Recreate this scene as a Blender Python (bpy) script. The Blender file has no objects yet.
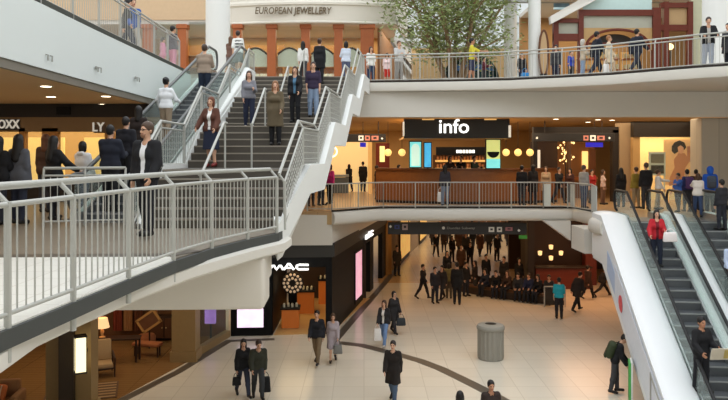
import bpy, bmesh, math, random
import numpy as np
from mathutils import Vector, Matrix
random.seed(7)
RNG = np.random.default_rng(11)
S = bpy.context.scene
COL = S.collection
FPX, ZC, HX, HY = 700.0, 7.0, 364.0, 155.0

# ------------------------------------------------------------ camera
cam = bpy.data.objects.new('camera', bpy.data.cameras.new('camera'))
COL.objects.link(cam)
cam.location = (0, 0, ZC)
cam.rotation_euler = (math.radians(90), 0, 0)
cam.data.sensor_width = 36.0
cam.data.lens = 36.0 * FPX / 728.0
cam.data.shift_y = -45.0 / 728.0
cam.data.clip_end = 300
S.camera = cam
S.view_settings.view_transform = 'Standard'
S.view_settings.look = 'None'
S.view_settings.gamma = 1.0
S.view_settings.use_curve_mapping = False


def at(px, py, s):
    return ((px - HX) / s, FPX / s, ZC - (py - HY) / s)


def lin(c):
    out = []
    for v in c:
        v = v / 255.0
        out.append(v / 12.92 if v <= 0.04045 else ((v + 0.055) / 1.055) ** 2.4)
    return tuple(out) + (1.0,)


MATS = {}


def mat(name, rgb, rough=0.6, metal=0.0, var=0.06, scale=6.0, emit=0.0, spec=0.4, alpha=None, trans=0.0):
    if name in MATS:
        return MATS[name]
    m = bpy.data.materials.new(name)
    m.use_nodes = True
    nt = m.node_tree
    b = nt.nodes['Principled BSDF']
    b.inputs['Roughness'].default_value = rough
    b.inputs['Metallic'].default_value = metal
    b.inputs['Specular IOR Level'].default_value = spec
    c = lin(rgb)
    if var > 0:
        g = nt.nodes.new('ShaderNodeNewGeometry')
        n = nt.nodes.new('ShaderNodeTexNoise')
        n.inputs['Scale'].default_value = scale
        n.inputs['Detail'].default_value = 3.0
        nt.links.new(g.outputs['Position'], n.inputs['Vector'])
        r = nt.nodes.new('ShaderNodeMixRGB')
        r.inputs['Color1'].default_value = tuple(max(0, x * (1 - var)) for x in c[:3]) + (1,)
        r.inputs['Color2'].default_value = tuple(min(1, x * (1 + var)) for x in c[:3]) + (1,)
        nt.links.new(n.outputs['Fac'], r.inputs['Fac'])
        nt.links.new(r.outputs['Color'], b.inputs['Base Color'])
        if emit:
            nt.links.new(r.outputs['Color'], b.inputs['Emission Color'])
    else:
        b.inputs['Base Color'].default_value = c
        if emit:
            b.inputs['Emission Color'].default_value = c
    if emit:
        b.inputs['Emission Strength'].default_value = emit
    if trans:
        b.inputs['Transmission Weight'].default_value = trans
    if alpha is not None:
        b.inputs['Alpha'].default_value = alpha
    MATS[name] = m
    return m


def tile_mat(name, rgb, grout, size, rough=0.25, var=0.03, mort=0.012, spec=0.5, rot=0.0, wid=None):
    if name in MATS:
        return MATS[name]
    m = bpy.data.materials.new(name)
    m.use_nodes = True
    nt = m.node_tree
    b = nt.nodes['Principled BSDF']
    g = nt.nodes.new('ShaderNodeNewGeometry')
    mp = nt.nodes.new('ShaderNodeMapping')
    mp.inputs['Rotation'].default_value = (0, 0, rot)
    br = nt.nodes.new('ShaderNodeTexBrick')
    br.offset = 0.0
    br.inputs['Scale'].default_value = 1.0
    br.inputs['Brick Width'].default_value = wid or size
    br.inputs['Row Height'].default_value = size
    br.inputs['Mortar Size'].default_value = mort
    br.inputs['Mortar Smooth'].default_value = 0.3
    c = lin(rgb)
    br.inputs['Color1'].default_value = tuple(x * (1 - var) for x in c[:3]) + (1,)
    br.inputs['Color2'].default_value = tuple(min(1, x * (1 + var)) for x in c[:3]) + (1,)
    br.inputs['Mortar'].default_value = lin(grout)
    nt.links.new(g.outputs['Position'], mp.inputs['Vector'])
    nt.links.new(mp.outputs['Vector'], br.inputs['Vector'])
    nt.links.new(br.outputs['Color'], b.inputs['Base Color'])
    b.inputs['Roughness'].default_value = rough
    b.inputs['Specular IOR Level'].default_value = spec
    MATS[name] = m
    return m


def glass_mat(name, rgb, a=0.25, rough=0.05):
    if name in MATS:
        return MATS[name]
    m = bpy.data.materials.new(name)
    m.use_nodes = True
    nt = m.node_tree
    b = nt.nodes['Principled BSDF']
    b.inputs['Base Color'].default_value = lin(rgb)
    b.inputs['Roughness'].default_value = rough
    tr = nt.nodes.new('ShaderNodeBsdfTransparent')
    tr.inputs['Color'].default_value = (0.92, 0.97, 0.95, 1)
    mx = nt.nodes.new('ShaderNodeMixShader')
    mx.inputs['Fac'].default_value = a
    nt.links.new(tr.outputs['BSDF'], mx.inputs[1])
    nt.links.new(b.outputs['BSDF'], mx.inputs[2])
    nt.links.new(mx.outputs['Shader'], nt.nodes['Material Output'].inputs['Surface'])
    MATS[name] = m
    return m


# ------------------------------------------------------------ mesh builder
class MB:
    def __init__(self):
        self.v = []
        self.f = []

    def add(self, vs, fs):
        b = len(self.v)
        self.v.extend([tuple(p) for p in vs])
        self.f.extend([tuple(b + i for i in f) for f in fs])
        return self

    def box(self, x0, x1, y0, y1, z0, z1):
        x0, x1 = min(x0, x1), max(x0, x1)
        y0, y1 = min(y0, y1), max(y0, y1)
        z0, z1 = min(z0, z1), max(z0, z1)
        return self.add([(x0, y0, z0), (x1, y0, z0), (x1, y1, z0), (x0, y1, z0), (x0, y0, z1), (x1, y0, z1), (x1, y1, z1), (x0, y1, z1)],
                        [(0, 3, 2, 1), (4, 5, 6, 7), (0, 1, 5, 4), (1, 2, 6, 5), (2, 3, 7, 6), (3, 0, 4, 7)])

    def obox(self, c, d, rz=0.0, bev=0.0, rx=0.0):
        """box centred at c, dims d, rotated rz about z; bevelled"""
        bm = bmesh.new()
        bmesh.ops.create_cube(bm, size=1.0)
        bmesh.ops.scale(bm, vec=d, verts=bm.verts)
        if bev:
            bmesh.ops.bevel(bm, geom=bm.edges[:], offset=min(bev, min(d) * 0.45), segments=3, affect='EDGES', profile=0.5)
        M = Matrix.Translation(c) @ Matrix.Rotation(rz, 4, 'Z') @ Matrix.Rotation(rx, 4, 'X')
        bm.verts.index_update()
        self.add([M @ v.co for v in bm.verts], [[v.index for v in f.verts] for f in bm.faces])
        bm.free()
        return self

    def prism(self, poly, z0, z1):
        n = len(poly)
        vs = [(x, y, z0) for x, y in poly] + [(x, y, z1) for x, y in poly]
        fs = [tuple(range(n - 1, -1, -1)), tuple(range(n, 2 * n))]
        fs += [(i, (i + 1) % n, n + (i + 1) % n, n + i) for i in range(n)]
        return self.add(vs, fs)

    def slab(self, poly3, vec):
        """extrude a 3-D polygon along vec"""
        n = len(poly3)
        vec = Vector(vec)
        vs = [Vector(p) for p in poly3]
        vs += [p + vec for p in vs]
        fs = [tuple(range(n - 1, -1, -1)), tuple(range(n, 2 * n))]
        fs += [(i, (i + 1) % n, n + (i + 1) % n, n + i) for i in range(n)]
        return self.add(vs, fs)

    def sweep(self, path, prof, closed=False):
        """path: list of 3-D points; prof: list of (side, up); upright profile, side = to the right of travel"""
        n, k = len(path), len(prof)
        P = [Vector(p) for p in path]
        vs = []
        for i in range(n):
            a = P[max(0, i - 1)]
            b = P[min(n - 1, i + 1)]
            t1 = (P[i] - a)
            t2 = (b - P[i])
            t1.z = t2.z = 0
            if t1.length < 1e-6:
                t1 = t2.copy()
            if t2.length < 1e-6:
                t2 = t1.copy()
            t1.normalize()
            t2.normalize()
            t = (t1 + t2)
            if t.length < 1e-6:
                t = t1.copy()
            t.normalize()
            side = Vector((t.y, -t.x, 0))
            c = max(0.4, side.dot(Vector((t1.y, -t1.x, 0))))
            for (sd, up) in prof:
                vs.append(P[i] + side * (sd / c) + Vector((0, 0, up)))
        fs = []
        for i in range(n - 1):
            for j in range(k):
                fs.append((i * k + j, i * k + (j + 1) % k, (i + 1) * k + (j + 1) % k, (i + 1) * k + j))
        fs.append(tuple(range(k - 1, -1, -1)))
        fs.append(tuple((n - 1) * k + j for j in range(k)))
        return self.add(vs, fs)

    def tube(self, pts, r, n=6, radii=None):
        P = [Vector(p) for p in pts]
        k = len(P)
        ring = []
        up0 = Vector((0, 0, 1))
        vs = []
        prevn = None
        for i in range(k):
            t = (P[min(k - 1, i + 1)] - P[max(0, i - 1)])
            if t.length < 1e-9:
                t = Vector((0, 0, 1))
            t.normalize()
            if prevn is None:
                a = up0 if abs(t.z) < 0.9 else Vector((0, 1, 0))
                nrm = t.cross(a).normalized()
            else:
                nrm = (prevn - t * prevn.dot(t))
                if nrm.length < 1e-6:
                    nrm = t.cross(Vector((0.3, 0.5, 0.8)))
                nrm.normalize()
            prevn = nrm
            bn = t.cross(nrm)
            rr = radii[i] if radii else r
            for j in range(n):
                a = 2 * math.pi * j / n
                vs.append(P[i] + nrm * (rr * math.cos(a)) + bn * (rr * math.sin(a)))
        fs = []
        for i in range(k - 1):
            for j in range(n):
                fs.append((i * n + j, i * n + (j + 1) % n, (i + 1) * n + (j + 1) % n, (i + 1) * n + j))
        fs.append(tuple(range(n - 1, -1, -1)))
        fs.append(tuple((k - 1) * n + j for j in range(n)))
        return self.add(vs, fs)

    def lathe(self, prof, c=(0, 0, 0), n=24):
        vs = []
        for (r, z) in prof:
            for j in range(n):
                a = 2 * math.pi * j / n
                vs.append((c[0] + r * math.cos(a), c[1] + r * math.sin(a), c[2] + z))
        fs = []
        k = len(prof)
        for i in range(k - 1):
            for j in range(n):
                fs.append((i * n + j, i * n + (j + 1) % n, (i + 1) * n + (j + 1) % n, (i + 1) * n + j))
        fs.append(tuple(range(n - 1, -1, -1)))
        fs.append(tuple((k - 1) * n + j for j in range(n)))
        return self.add(vs, fs)

    def ball(self, c, r, n=12, sz=(1, 1, 1)):
        prof = [(max(1e-4, r * math.sin(math.pi * i / n)), -r * math.cos(math.pi * i / n)) for i in range(n + 1)]
        vs, fs = [], []
        m = MB().lathe(prof, (0, 0, 0), n * 2)
        return self.add([(c[0] + x * sz[0], c[1] + y * sz[1], c[2] + z * sz[2]) for x, y, z in m.v], m.f)

    def moved(self, loc=(0, 0, 0), rz=0.0):
        c, s = math.cos(rz), math.sin(rz)
        self.v = [(loc[0] + x * c - y * s, loc[1] + x * s + y * c, loc[2] + z) for x, y, z in self.v]
        return self


def wloc(o):
    p = Vector((0, 0, 0))
    while o is not None:
        p = p + o.location
        o = o.parent
    return p


def build(name, mb, m, parent=None, smooth=None, local=False, base=True, fixn=True):
    """one mesh object. World coordinates unless local."""
    me = bpy.data.meshes.new(name)
    off = Vector((0, 0, 0))
    if parent is not None:
        if not local:
            off = wloc(parent)
    elif base and mb.v:
        xs = [p[0] for p in mb.v]
        ys = [p[1] for p in mb.v]
        zs = [p[2] for p in mb.v]
        off = Vector(((min(xs) + max(xs)) / 2, (min(ys) + max(ys)) / 2, min(zs)))
    me.from_pydata([(p[0] - off.x, p[1] - off.y, p[2] - off.z) for p in mb.v], [], mb.f)
    if fixn:
        bm = bmesh.new()
        bm.from_mesh(me)
        bmesh.ops.recalc_face_normals(bm, faces=bm.faces[:])
        bm.to_mesh(me)
        bm.free()
    if smooth:
        me.polygons.foreach_set('use_smooth', [True] * len(me.polygons))
        me.set_sharp_from_angle(angle=math.radians(smooth))
    me.materials.append(m)
    me.update()
    o = bpy.data.objects.new(name, me)
    COL.objects.link(o)
    if parent is not None:
        o.parent = parent
    else:
        o.location = off
    return o


def tag(o, label, cat, group=None):
    o['label'] = label
    o['category'] = cat
    if group:
        o['group'] = group
    return o


def thing(name, label, cat, loc=(0, 0, 0), rz=0.0, group=None):
    o = bpy.data.objects.new(name, None)
    o.empty_display_size = 0.2
    COL.objects.link(o)
    o.location = loc
    o.rotation_euler = (0, 0, rz)
    return tag(o, label, cat, group)


def solo(name, mb, m, label, cat, group=None, smooth=None):
    return tag(build(name, mb, m, None, smooth), label, cat, group)


def struct(name, mb, m, smooth=None):
    o = build(name, mb, m, None, smooth)
    o['kind'] = 'structure'
    return o


def text_mb(txt, w, h, depth=0.03, bold=0.0, shear=0.0):
    """lettering w wide and h tall in the XZ plane facing -Y, centred in x, baseline z = 0"""
    cu = bpy.data.curves.new('lettering', 'FONT')
    cu.body = txt
    cu.extrude = 0.02
    cu.offset = bold
    cu.shear = shear
    cu.resolution_u = 3
    o = bpy.data.objects.new('lettering', cu)
    COL.objects.link(o)
    dg = bpy.context.evaluated_depsgraph_get()
    dg.update()
    me = bpy.data.meshes.new_from_object(o.evaluated_get(dg))
    vs = [v.co.copy() for v in me.vertices]
    fs = [tuple(p.vertices) for p in me.polygons]
    bpy.data.objects.remove(o)
    bpy.data.meshes.remove(me)
    bpy.data.curves.remove(cu)
    xs = [v.x for v in vs]
    ys = [v.y for v in vs]
    kx, ky = w / (max(xs) - min(xs)), h / (max(ys) - min(ys))
    cx, y0 = (max(xs) + min(xs)) / 2, min(ys)
    mb = MB()
    mb.add([((v.x - cx) * kx, -(v.z + 0.02) * depth / 0.04, (v.y - y0) * ky) for v in vs], fs)
    return mb


# ------------------------------------------------------------ common materials
M_WHITE = mat('white_paint', (232, 234, 232), 0.55, var=0.02, scale=1.5)
M_OFFWHITE = mat('off_white_plaster', (214, 210, 202), 0.7, var=0.03, scale=1.2)
M_RAIL = mat('pale_grey_rail_paint', (176, 176, 170), 0.4, var=0.02)
M_RAILD = mat('grey_rail_paint', (165, 165, 160), 0.4, var=0.03)
M_TAN = mat('tan_plaster', (176, 150, 118), 0.75, var=0.04, scale=1.3)
M_BEIGE = mat('beige_plaster', (205, 184, 150), 0.75, var=0.04, scale=1.3)
M_DARK = mat('dark_brown_panel', (42, 33, 27), 0.5, var=0.08)
M_BLACK = mat('black_gloss_panel', (14, 14, 16), 0.5, var=0.05, spec=0.2)
M_RUBBER = mat('black_rubber', (22, 22, 24), 0.5, var=0.04)
M_STEEL = mat('brushed_steel', (170, 172, 172), 0.32, metal=0.8, var=0.05, scale=14)
M_STEP = mat('escalator_step_metal', (95, 98, 102), 0.45, metal=0.4, var=0.08, scale=18)
M_GLASS = glass_mat('balustrade_glass', (214, 224, 222), 0.16)
M_SHOPGLASS = glass_mat('shop_glass', (190, 200, 200), 0.05)
M_WOOD = mat('orange_brown_wood', (160, 92, 48), 0.45, var=0.14, scale=9)
M_REDWOOD = mat('red_brown_wood', (104, 42, 26), 0.45, var=0.14, scale=9)
M_COUNTER = mat('counter_wood', (140, 86, 42), 0.4, var=0.15, scale=7)
M_GOLD = mat('golden_wall', (204, 166, 112), 0.7, var=0.06, scale=2)
# ------------------------------------------------------------ levels
Z_MID, Z_BR, Z_TOP = 4.8, 5.65, 9.85

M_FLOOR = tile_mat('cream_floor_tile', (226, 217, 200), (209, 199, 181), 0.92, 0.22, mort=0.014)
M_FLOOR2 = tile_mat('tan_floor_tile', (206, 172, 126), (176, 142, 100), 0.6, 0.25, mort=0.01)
M_STRIP = mat('dark_stone_strip', (92, 84, 74), 0.35, var=0.08)
M_MIDFLOOR = tile_mat('mid_floor_tile', (196, 160, 118), (170, 134, 96), 0.6, 0.3)
M_BRFLOOR = tile_mat('grey_brown_walkway', (130, 119, 104), (120, 109, 95), 0.5, 0.4)
M_BRWHITE = tile_mat('white_walkway_tile', (232, 230, 222), (216, 212, 202), 0.45, 0.35)
M_TOPFLOOR = tile_mat('upper_floor_tile', (190, 178, 160), (170, 158, 140), 0.6, 0.3)
M_STORE = tile_mat('store_wood_floor', (138, 104, 64), (116, 86, 50), 0.18, 0.16, wid=1.4)

# lower floor
struct('floor', MB().box(-24, 24, -10, 38.3, -0.3, 0.0), M_FLOOR)
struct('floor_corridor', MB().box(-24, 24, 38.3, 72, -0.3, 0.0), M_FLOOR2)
# curved dark band and straight bands set in the floor
arc = [(-1.22, 26.05), (-0.86, 26.07), (-0.1, 25.75), (0.6, 25.1), (1.25, 24.5), (1.91, 23.8), (2.5, 22.95), (3.05, 21.9), (3.5, 21.0), (3.95, 20.0), (4.3, 19.0), (4.6, 17.5), (4.75, 16)]
struct('trim_1', MB().sweep([(x, y, 0) for x, y in arc], [(-0.2, 0.0), (0.2, 0.0), (0.2, 0.006), (-0.2, 0.006)]), M_STRIP)
struct('trim_2', MB().sweep([(-1.2, 25.9, 0), (0.8, 36.5, 0), (2.0, 43, 0)], [(-0.16, 0.0), (0.16, 0.0), (0.16, 0.006), (-0.16, 0.006)]), M_STRIP)
struct('trim_3', MB().sweep([(-7.6, 18.0, 0), (-6.0, 22.6, 0), (-5.1, 26.35, 0), (-3.4, 26.6, 0)], [(-0.15, 0.0), (0.15, 0.0), (0.15, 0.006), (-0.15, 0.006)]), M_STRIP)

# ---------------- outer walls (atrium well, mostly out of sight)
struct('wall_rear', MB().box(-24, 24, -10.3, -10, -0.3, 24), M_OFFWHITE)
struct('wall_left', MB().box(-24.3, -24, -10, 72, -0.3, 24), M_OFFWHITE)
struct('wall_right', MB().box(24, 24.3, -10, 72, -0.3, 24), M_OFFWHITE)
struct('wall_end', MB().box(-24, 24, 72, 72.3, -0.3, 10), mat('brown_end_wall', (120, 82, 50), 0.7, var=0.25, scale=1.5))

# ---------------- mid level: info floor
mid_edge = [(-9.0, 28.9), (-1.25, 27.1), (0.65, 29.0), (8.75, 29.0), (8.9, 26.4), (8.05, 24.6), (8.05, 23.35), (16.0, 23.35)]
poly = mid_edge + [(24, 23.35), (24, 50), (-9, 50)]
struct('floor_mid', MB().prism(poly, Z_MID - 0.12, Z_MID), M_MIDFLOOR)
M_SOFFIT = mat('warm_soffit', (196, 166, 122), 0.8, var=0.03)
struct('ceiling_lower', MB().prism(poly, Z_MID - 0.5, Z_MID - 0.12), M_SOFFIT)
fasc = MB().sweep([(x, y, 0) for x, y in mid_edge[1:7]], [(0.0, Z_MID - 0.52), (0.1, Z_MID - 0.5), (0.17, Z_MID - 0.38), (0.17, Z_MID - 0.16), (0.1, Z_MID - 0.04), (0.0, Z_MID)])
struct('trim_4', fasc, M_OFFWHITE, 50)
struct('trim_5', MB().sweep([(x, y, 0) for x, y in mid_edge[1:5]], [(0.0, Z_MID), (0.06, Z_MID), (0.06, Z_MID + 0.07), (0.0, Z_MID + 0.07)]), M_DARK)
# white bulkhead above the black cosmetics shop, along its two faces
struct('wall_bulkhead', MB().prism([(-9.0, 27.9), (-5.2, 27.0), (-1.25, 27.15), (0.6, 36.5), (1.95, 43.6), (1.0, 43.6), (-1.9, 30.2), (-9, 29.2)], 3.5, Z_MID - 0.13), M_OFFWHITE)

# ---------------- support chunk beside the escalator top
struct('beam_escalator', MB().prism([(8.0, 25.4), (9.1, 25.4), (9.1, 27.0), (8.0, 27.0)], 3.42, Z_MID - 0.5), M_OFFWHITE)
struct('beam_escalator_haunch', MB().slab([(7.35, 28.6, 4.3), (8.45, 28.6, 3.5), (8.45, 28.6, 4.3)], (0, 0.5, 0)), M_OFFWHITE)

# ---------------- top level
top_edge = [(-0.15, 27.6), (3.3, 27.15), (5.5, 26.7), (7.3, 25.8), (8.8, 24.9), (9.9, 23.8), (11.0, 22.8), (13.0, 21.4), (16.0, 20.0), (24, 18)]
LEFTX = -6.15
toppoly = [(-24, 6.0), (-5.95, 6.0), (-6.12, 16.0), (LEFTX, 24.7), (-4.35, 24.7), (-4.35, 25.75), (-0.15, 25.75)] + top_edge + [(24, 50), (-24, 50)]
struct('floor_upper', MB().prism(toppoly, Z_TOP - 0.12, Z_TOP), M_TOPFLOOR)
# soffit slab right part
M_CEIL = mat('mid_level_ceiling', (190, 160, 116), 0.8, var=0.03)
struct('ceiling_mid', MB().box(-4.2, 24, 27.95, 50, 8.55, 8.7), M_CEIL)
struct('ceiling_mid_lip', MB().prism(top_edge + [(24, 28.0), (-0.15, 28.0)], Z_TOP - 0.34, Z_TOP - 0.12), M_OFFWHITE)
# straight white beam under the edge
struct('beam_upper', MB().slab([(-0.3, 27.62, 8.5), (24, 27.62, 8.5), (24, 27.62, 9.5), (-0.3, 27.62, 9.5)], (0, 0.35, 0)), M_OFFWHITE)
struct('trim_6', MB().sweep([(x, y, 0) for x, y in top_edge], [(0, Z_TOP - 0.36), (0.06, Z_TOP - 0.34), (0.09, Z_TOP - 0.24), (0.06, Z_TOP - 0.02), (0, Z_TOP)]), M_OFFWHITE, 50)
struct('trim_7', MB().sweep([(x, y, 0) for x, y in top_edge], [(-0.02, Z_TOP), (0.03, Z_TOP), (0.03, Z_TOP + 0.07), (-0.02, Z_TOP + 0.07)]), M_DARK)

# ---------------- balcony slab with deep white fascia
be = [(-5.95, 6.0, 0), (-6.12, 16.0, 0), (-6.17, 24.7, 0)]
struct('wall_balcony_fascia', MB().sweep(be, [(0.0, 8.62), (0.06, 8.62), (0.06, Z_TOP - 0.03), (0.0, Z_TOP)]), mat('white_fascia', (226, 233, 232), 0.5, var=0.02, scale=0.8))
struct('trim_8', MB().sweep(be, [(-0.06, 8.46), (0.03, 8.46), (0.03, 8.64), (-0.06, 8.64)]), mat('grey_shadow_trim', (128, 122, 112), 0.6))
struct('trim_9', MB().sweep(be, [(-0.03, Z_TOP), (0.02, Z_TOP), (0.02, Z_TOP + 0.1), (-0.03, Z_TOP + 0.1)]), mat('dark_green_kick', (58, 62, 56), 0.6))
struct('ceiling_balcony', MB().prism([(-24, 6), (-6.0, 6), (-6.2, 24.7), (-24, 24.7)], 8.5, 8.6), mat('balcony_soffit', (224, 188, 142), 0.8, var=0.03))
struct('wall_balcony_back', MB().box(-24, -4.4, 24.7, 25.0, 8.4, Z_TOP - 0.12), M_OFFWHITE)

# ---------------- bridge at the middle of the picture
near = [(-3.05, 3.4), (-2.9, 4.4), (-2.78, 5.5), (-2.68, 6.5), (-2.57, 7.7), (-2.43, 9.0), (-2.2, 10.2), (-1.86, 11.3), (-1.5, 12.2), (-1.46, 12.9)]
br_poly = [(x - 0.06, y) for x, y in near] + [(-4.25, 12.9), (-4.3, 14.2), (-6.3, 14.2), (-6.3, 20.6), (-20, 20.6), (-20, 3.4)]
struct('floor_bridge', MB().prism(br_poly, 5.49, Z_BR), M_BRFLOOR)
wh = [(x - 0.02, y) for x, y in near if y < 9.3] + [(-2.6, 9.35), (-20, 8.7), (-20, 3.4)]
struct('floor_bridge_white', MB().prism(wh, Z_BR - 0.02, Z_BR + 0.004), M_BRWHITE)
struct('trim_10', MB().sweep([(-20, 8.75, 0), (-2.65, 9.42, 0), (-2.4, 9.9, 0)], [(-0.14, Z_BR), (0.14, Z_BR), (0.14, Z_BR + 0.008), (-0.14, Z_BR + 0.008)]), M_STRIP)
n3 = [(x, y, 0) for x, y in near]
struct('trim_11', MB().sweep(n3, [(-0.05, 5.49), (0.02, 5.49), (0.02, 5.64), (-0.05, 5.64)]), mat('gap_shade_strip', (70, 72, 70), 0.7))  # solid strip coloured dark to stand for the shade in the gap
lipc = [(-2.98, 3.4), (-2.9, 4.4), (-2.9, 5.3), (-2.98, 6.2), (-2.9, 7.0), (-2.71, 8.3), (-2.47, 9.45), (-2.2, 10.3), (-1.86, 11.3), (-1.5, 12.2), (-1.46, 12.9)]
struct('trim_12', MB().sweep([(x, y, 0) for x, y in lipc], [(-0.35, 5.30), (0.08, 5.30), (0.13, 5.34), (0.13, 5.47), (0.08, 5.5), (-0.35, 5.5)]), M_OFFWHITE, 50)
struct('ceiling_bridge', MB().prism([(x - 0.3, y) for x, y in lipc if y < 12] + [(-1.9, 12.2), (-20, 12.2), (-20, 3.4)], 5.3, 5.42), M_OFFWHITE)
# transverse box beam beneath
bb = MB().obox((-5.13, 11.85, 4.88), (6.95, 0.9, 0.86), 0.03, 0.07)
struct('beam_bridge', bb, mat('beam_plaster', (216, 210, 200), 0.6, var=0.02), 40)
struct('beam_bridge_stub', MB().obox((-1.95, 12.5, 5.0), (0.55, 0.6, 0.4), 0.03, 0.05), MATS['beam_plaster'], 40)

# mid-left storey slab over the furniture shop
struct('ceiling_furniture', MB().prism([(-20, 12.9), (-6.4, 12.9), (-6.35, 20.5), (-5.25, 27.0), (-9.0, 29.0), (-20, 29.0)], 3.6, 5.4), M_TAN)
struct('floor_mid_left', MB().prism([(-20, 20.6), (-6.3, 20.6), (-6.3, 24.7), (-9, 28.9), (-20, 28.9)], 5.4, Z_BR), M_BRFLOOR)

# ---------------- columns
def col_round(name, x, y, z0, z1, r, m):
    struct(name, MB().lathe([(r, z0), (r, z0 + 0.1), (r, z1)], (x, y, 0), 32), m, 40)
col_round('column_1', -6.05, 29.0, Z_TOP, 22, 0.5, M_WHITE)
col_round('column_2', 7.55, 31.0, Z_TOP, 22, 0.27, M_WHITE)
col_round('column_3', 7.0, 33.5, Z_TOP, 22, 0.3, M_WHITE)
col_round('column_4', 14.15, 27.6, Z_TOP, 22, 0.75, M_WHITE)
struct('column_5', MB().obox((14.55, 28.6, 6.65), (2.0, 1.0, 3.68), 0, 0.04), tile_mat('grey_beige_panels', (186, 176, 160), (150, 140, 124), 0.75, 0.6))

# ---------------- far atrium wall of white glazing above the top floor
M_SKYW = mat('white_glazed_wall', (226, 232, 234), 0.4, var=0.02)
struct('wall_far', MB().box(-24, 24, 50, 50.3, Z_TOP - 0.1, 24), M_SKYW)
mull = MB()
for i in range(14):
    x = -2 + i * 1.6
    mull.box(x - 0.05, x + 0.05, 49.8, 50, Z_TOP, 24)
for z in (11.3, 13.0, 14.7, 16.4, 18.1):
    mull.box(-2, 20, 49.85, 50, z - 0.04, z + 0.04)
struct('window_frame_far', mull, mat('grey_mullion', (172, 178, 178), 0.5))
# steel roof truss glimpsed at the top
tr = MB()
for k in range(9):
    xa = 6.4 + k * 0.9
    tr.tube([(xa, 33, 15.1), (xa + 0.45, 33, 14.2), (xa + 0.9, 33, 15.1)], 0.045, 6)
tr.tube([(6.4, 33, 15.1), (14.5, 33, 15.1)], 0.06, 6)
tr.tube([(6.4, 33, 14.2), (14.5, 33, 14.2)], 0.05, 6)
struct('beam_roof_truss', tr, M_RAILD)
struct('window_1', MB().box(9.0, 9.75, 33.2, 33.25, 13.9, 15.6), mat('blue_pane', (140, 178, 214), 0.2))

# ---------------- walls behind the mid-level shops
struct('wall_mid_back', MB().box(-9, 24, 46, 46.25, Z_MID, 8.6), M_GOLD)
struct('wall_mid_left', MB().box(-4.35, -4.2, 28.0, 46, Z_MID, 8.7), M_TAN)
struct('wall_left_shops', MB().box(-20, -5.9, 20.5, 20.65, 8.1, 8.5), M_DARK)
struct('wall_left_shops_header', MB().box(-20, -5.9, 20.35, 20.6, 7.68, 8.1), mat('brown_header', (140, 112, 80), 0.7))
struct('wall_left_shops_back', MB().box(-20, -5.9, 23.4, 23.6, Z_BR, 8.5), M_GOLD)

# ---------------- lower corridor walls
struct('wall_corridor_left', MB().prism([(1.95, 43.6), (7.5, 70), (6.5, 70), (0.9, 43.6)], 0, 4.3), M_TAN)
struct('wall_corridor_right', MB().prism([(9.2, 38.6), (9.75, 38.6), (16, 70), (15.4, 70)], 0, 4.3), M_TAN)
struct('wall_lower_right', MB().box(8.9, 24, 43, 43.3, 0, 4.3), mat('dark_lower_wall', (62, 42, 28), 0.6))
col_round('column_6', 1.35, 41.2, 0, 4.3, 0.28, mat('golden_column', (190, 140, 76), 0.5))
struct('column_7', MB().box(0.95, 1.35, 42.6, 43.3, 0, 4.3), M_DARK)
struct('column_8', MB().box(8.25, 8.6, 35.3, 35.9, 0, 4.3), M_DARK)
struct('column_9', MB().box(11.9, 12.5, 37.6, 38.2, 0, 4.3), M_REDWOOD)

# far walls of the upper shops so that nothing is open behind them
struct('ceiling_upper_shops', MB().box(8.2, 24, 31.2, 37, 14.2, 14.4), M_OFFWHITE)
struct('wall_upper_shop_back', MB().box(8.2, 24, 36.8, 37, Z_TOP, 14.3), mat('dim_beige_wall', (168, 134, 92), 0.7))
struct('ceiling_jewellery', MB().box(-24, 1.6, 33.2, 38, 13.2, 13.4), M_OFFWHITE)
struct('wall_jewellery_back', MB().box(-24, 1.4, 37.2, 37.4, Z_TOP, 13.3), M_GOLD)
# ------------------------------------------------------------ staircase
FLY = [12.9, 16.5, 20.3, 23.9]
NR = 6
RISE = (Z_TOP - Z_BR) / (4 * NR)
TREAD = 0.3


def stair_z(y):
    n = 0
    for y0 in FLY:
        for i in range(NR):
            if y >= y0 + i * TREAD - 1e-6:
                n += 1
    return Z_BR + n * RISE


def stair_right(y):
    return -1.47 + (y - 12.9) * (1.42 / 13.8)


ST_LEFT = -4.15
st = thing('staircase', 'wide dark-stepped staircase with white side stringer climbing to the upper floor', 'staircase', (-2.8, 12.9, Z_BR))
M_TREAD = mat('dark_stair_stone', (84, 78, 70), 0.55, var=0.08)
M_NOSE = mat('pale_stair_nosing', (150, 142, 130), 0.5)
z = Z_BR
for k, y0 in enumerate(FLY):
    fl, ns = MB(), MB()
    for i in range(NR):
        ya = y0 + i * TREAD
        yb = (ya + TREAD) if i < NR - 1 else (FLY[k + 1] if k < 3 else 25.75)
        zt = z + RISE
        xr0, xr1 = stair_right(ya), stair_right(yb)
        fl.add([(ST_LEFT, ya, zt - 0.3 if i else zt - RISE), (xr0, ya, zt - 0.3 if i else zt - RISE), (xr1, yb, zt - 0.3), (ST_LEFT, yb, zt - 0.3), (ST_LEFT, ya, zt), (xr0, ya, zt), (xr1, yb, zt), (ST_LEFT, yb, zt)],
               [(0, 3, 2, 1), (4, 5, 6, 7), (0, 1, 5, 4), (1, 2, 6, 5), (2, 3, 7, 6), (3, 0, 4, 7)])
        ns.box(ST_LEFT + 0.01, xr0 - 0.01, ya - 0.012, ya + 0.03, zt - 0.03, zt + 0.004)
        z = zt
    build('step_flight', fl, M_TREAD, st)
    o = build('nosing', ns, M_NOSE, st)
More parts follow.
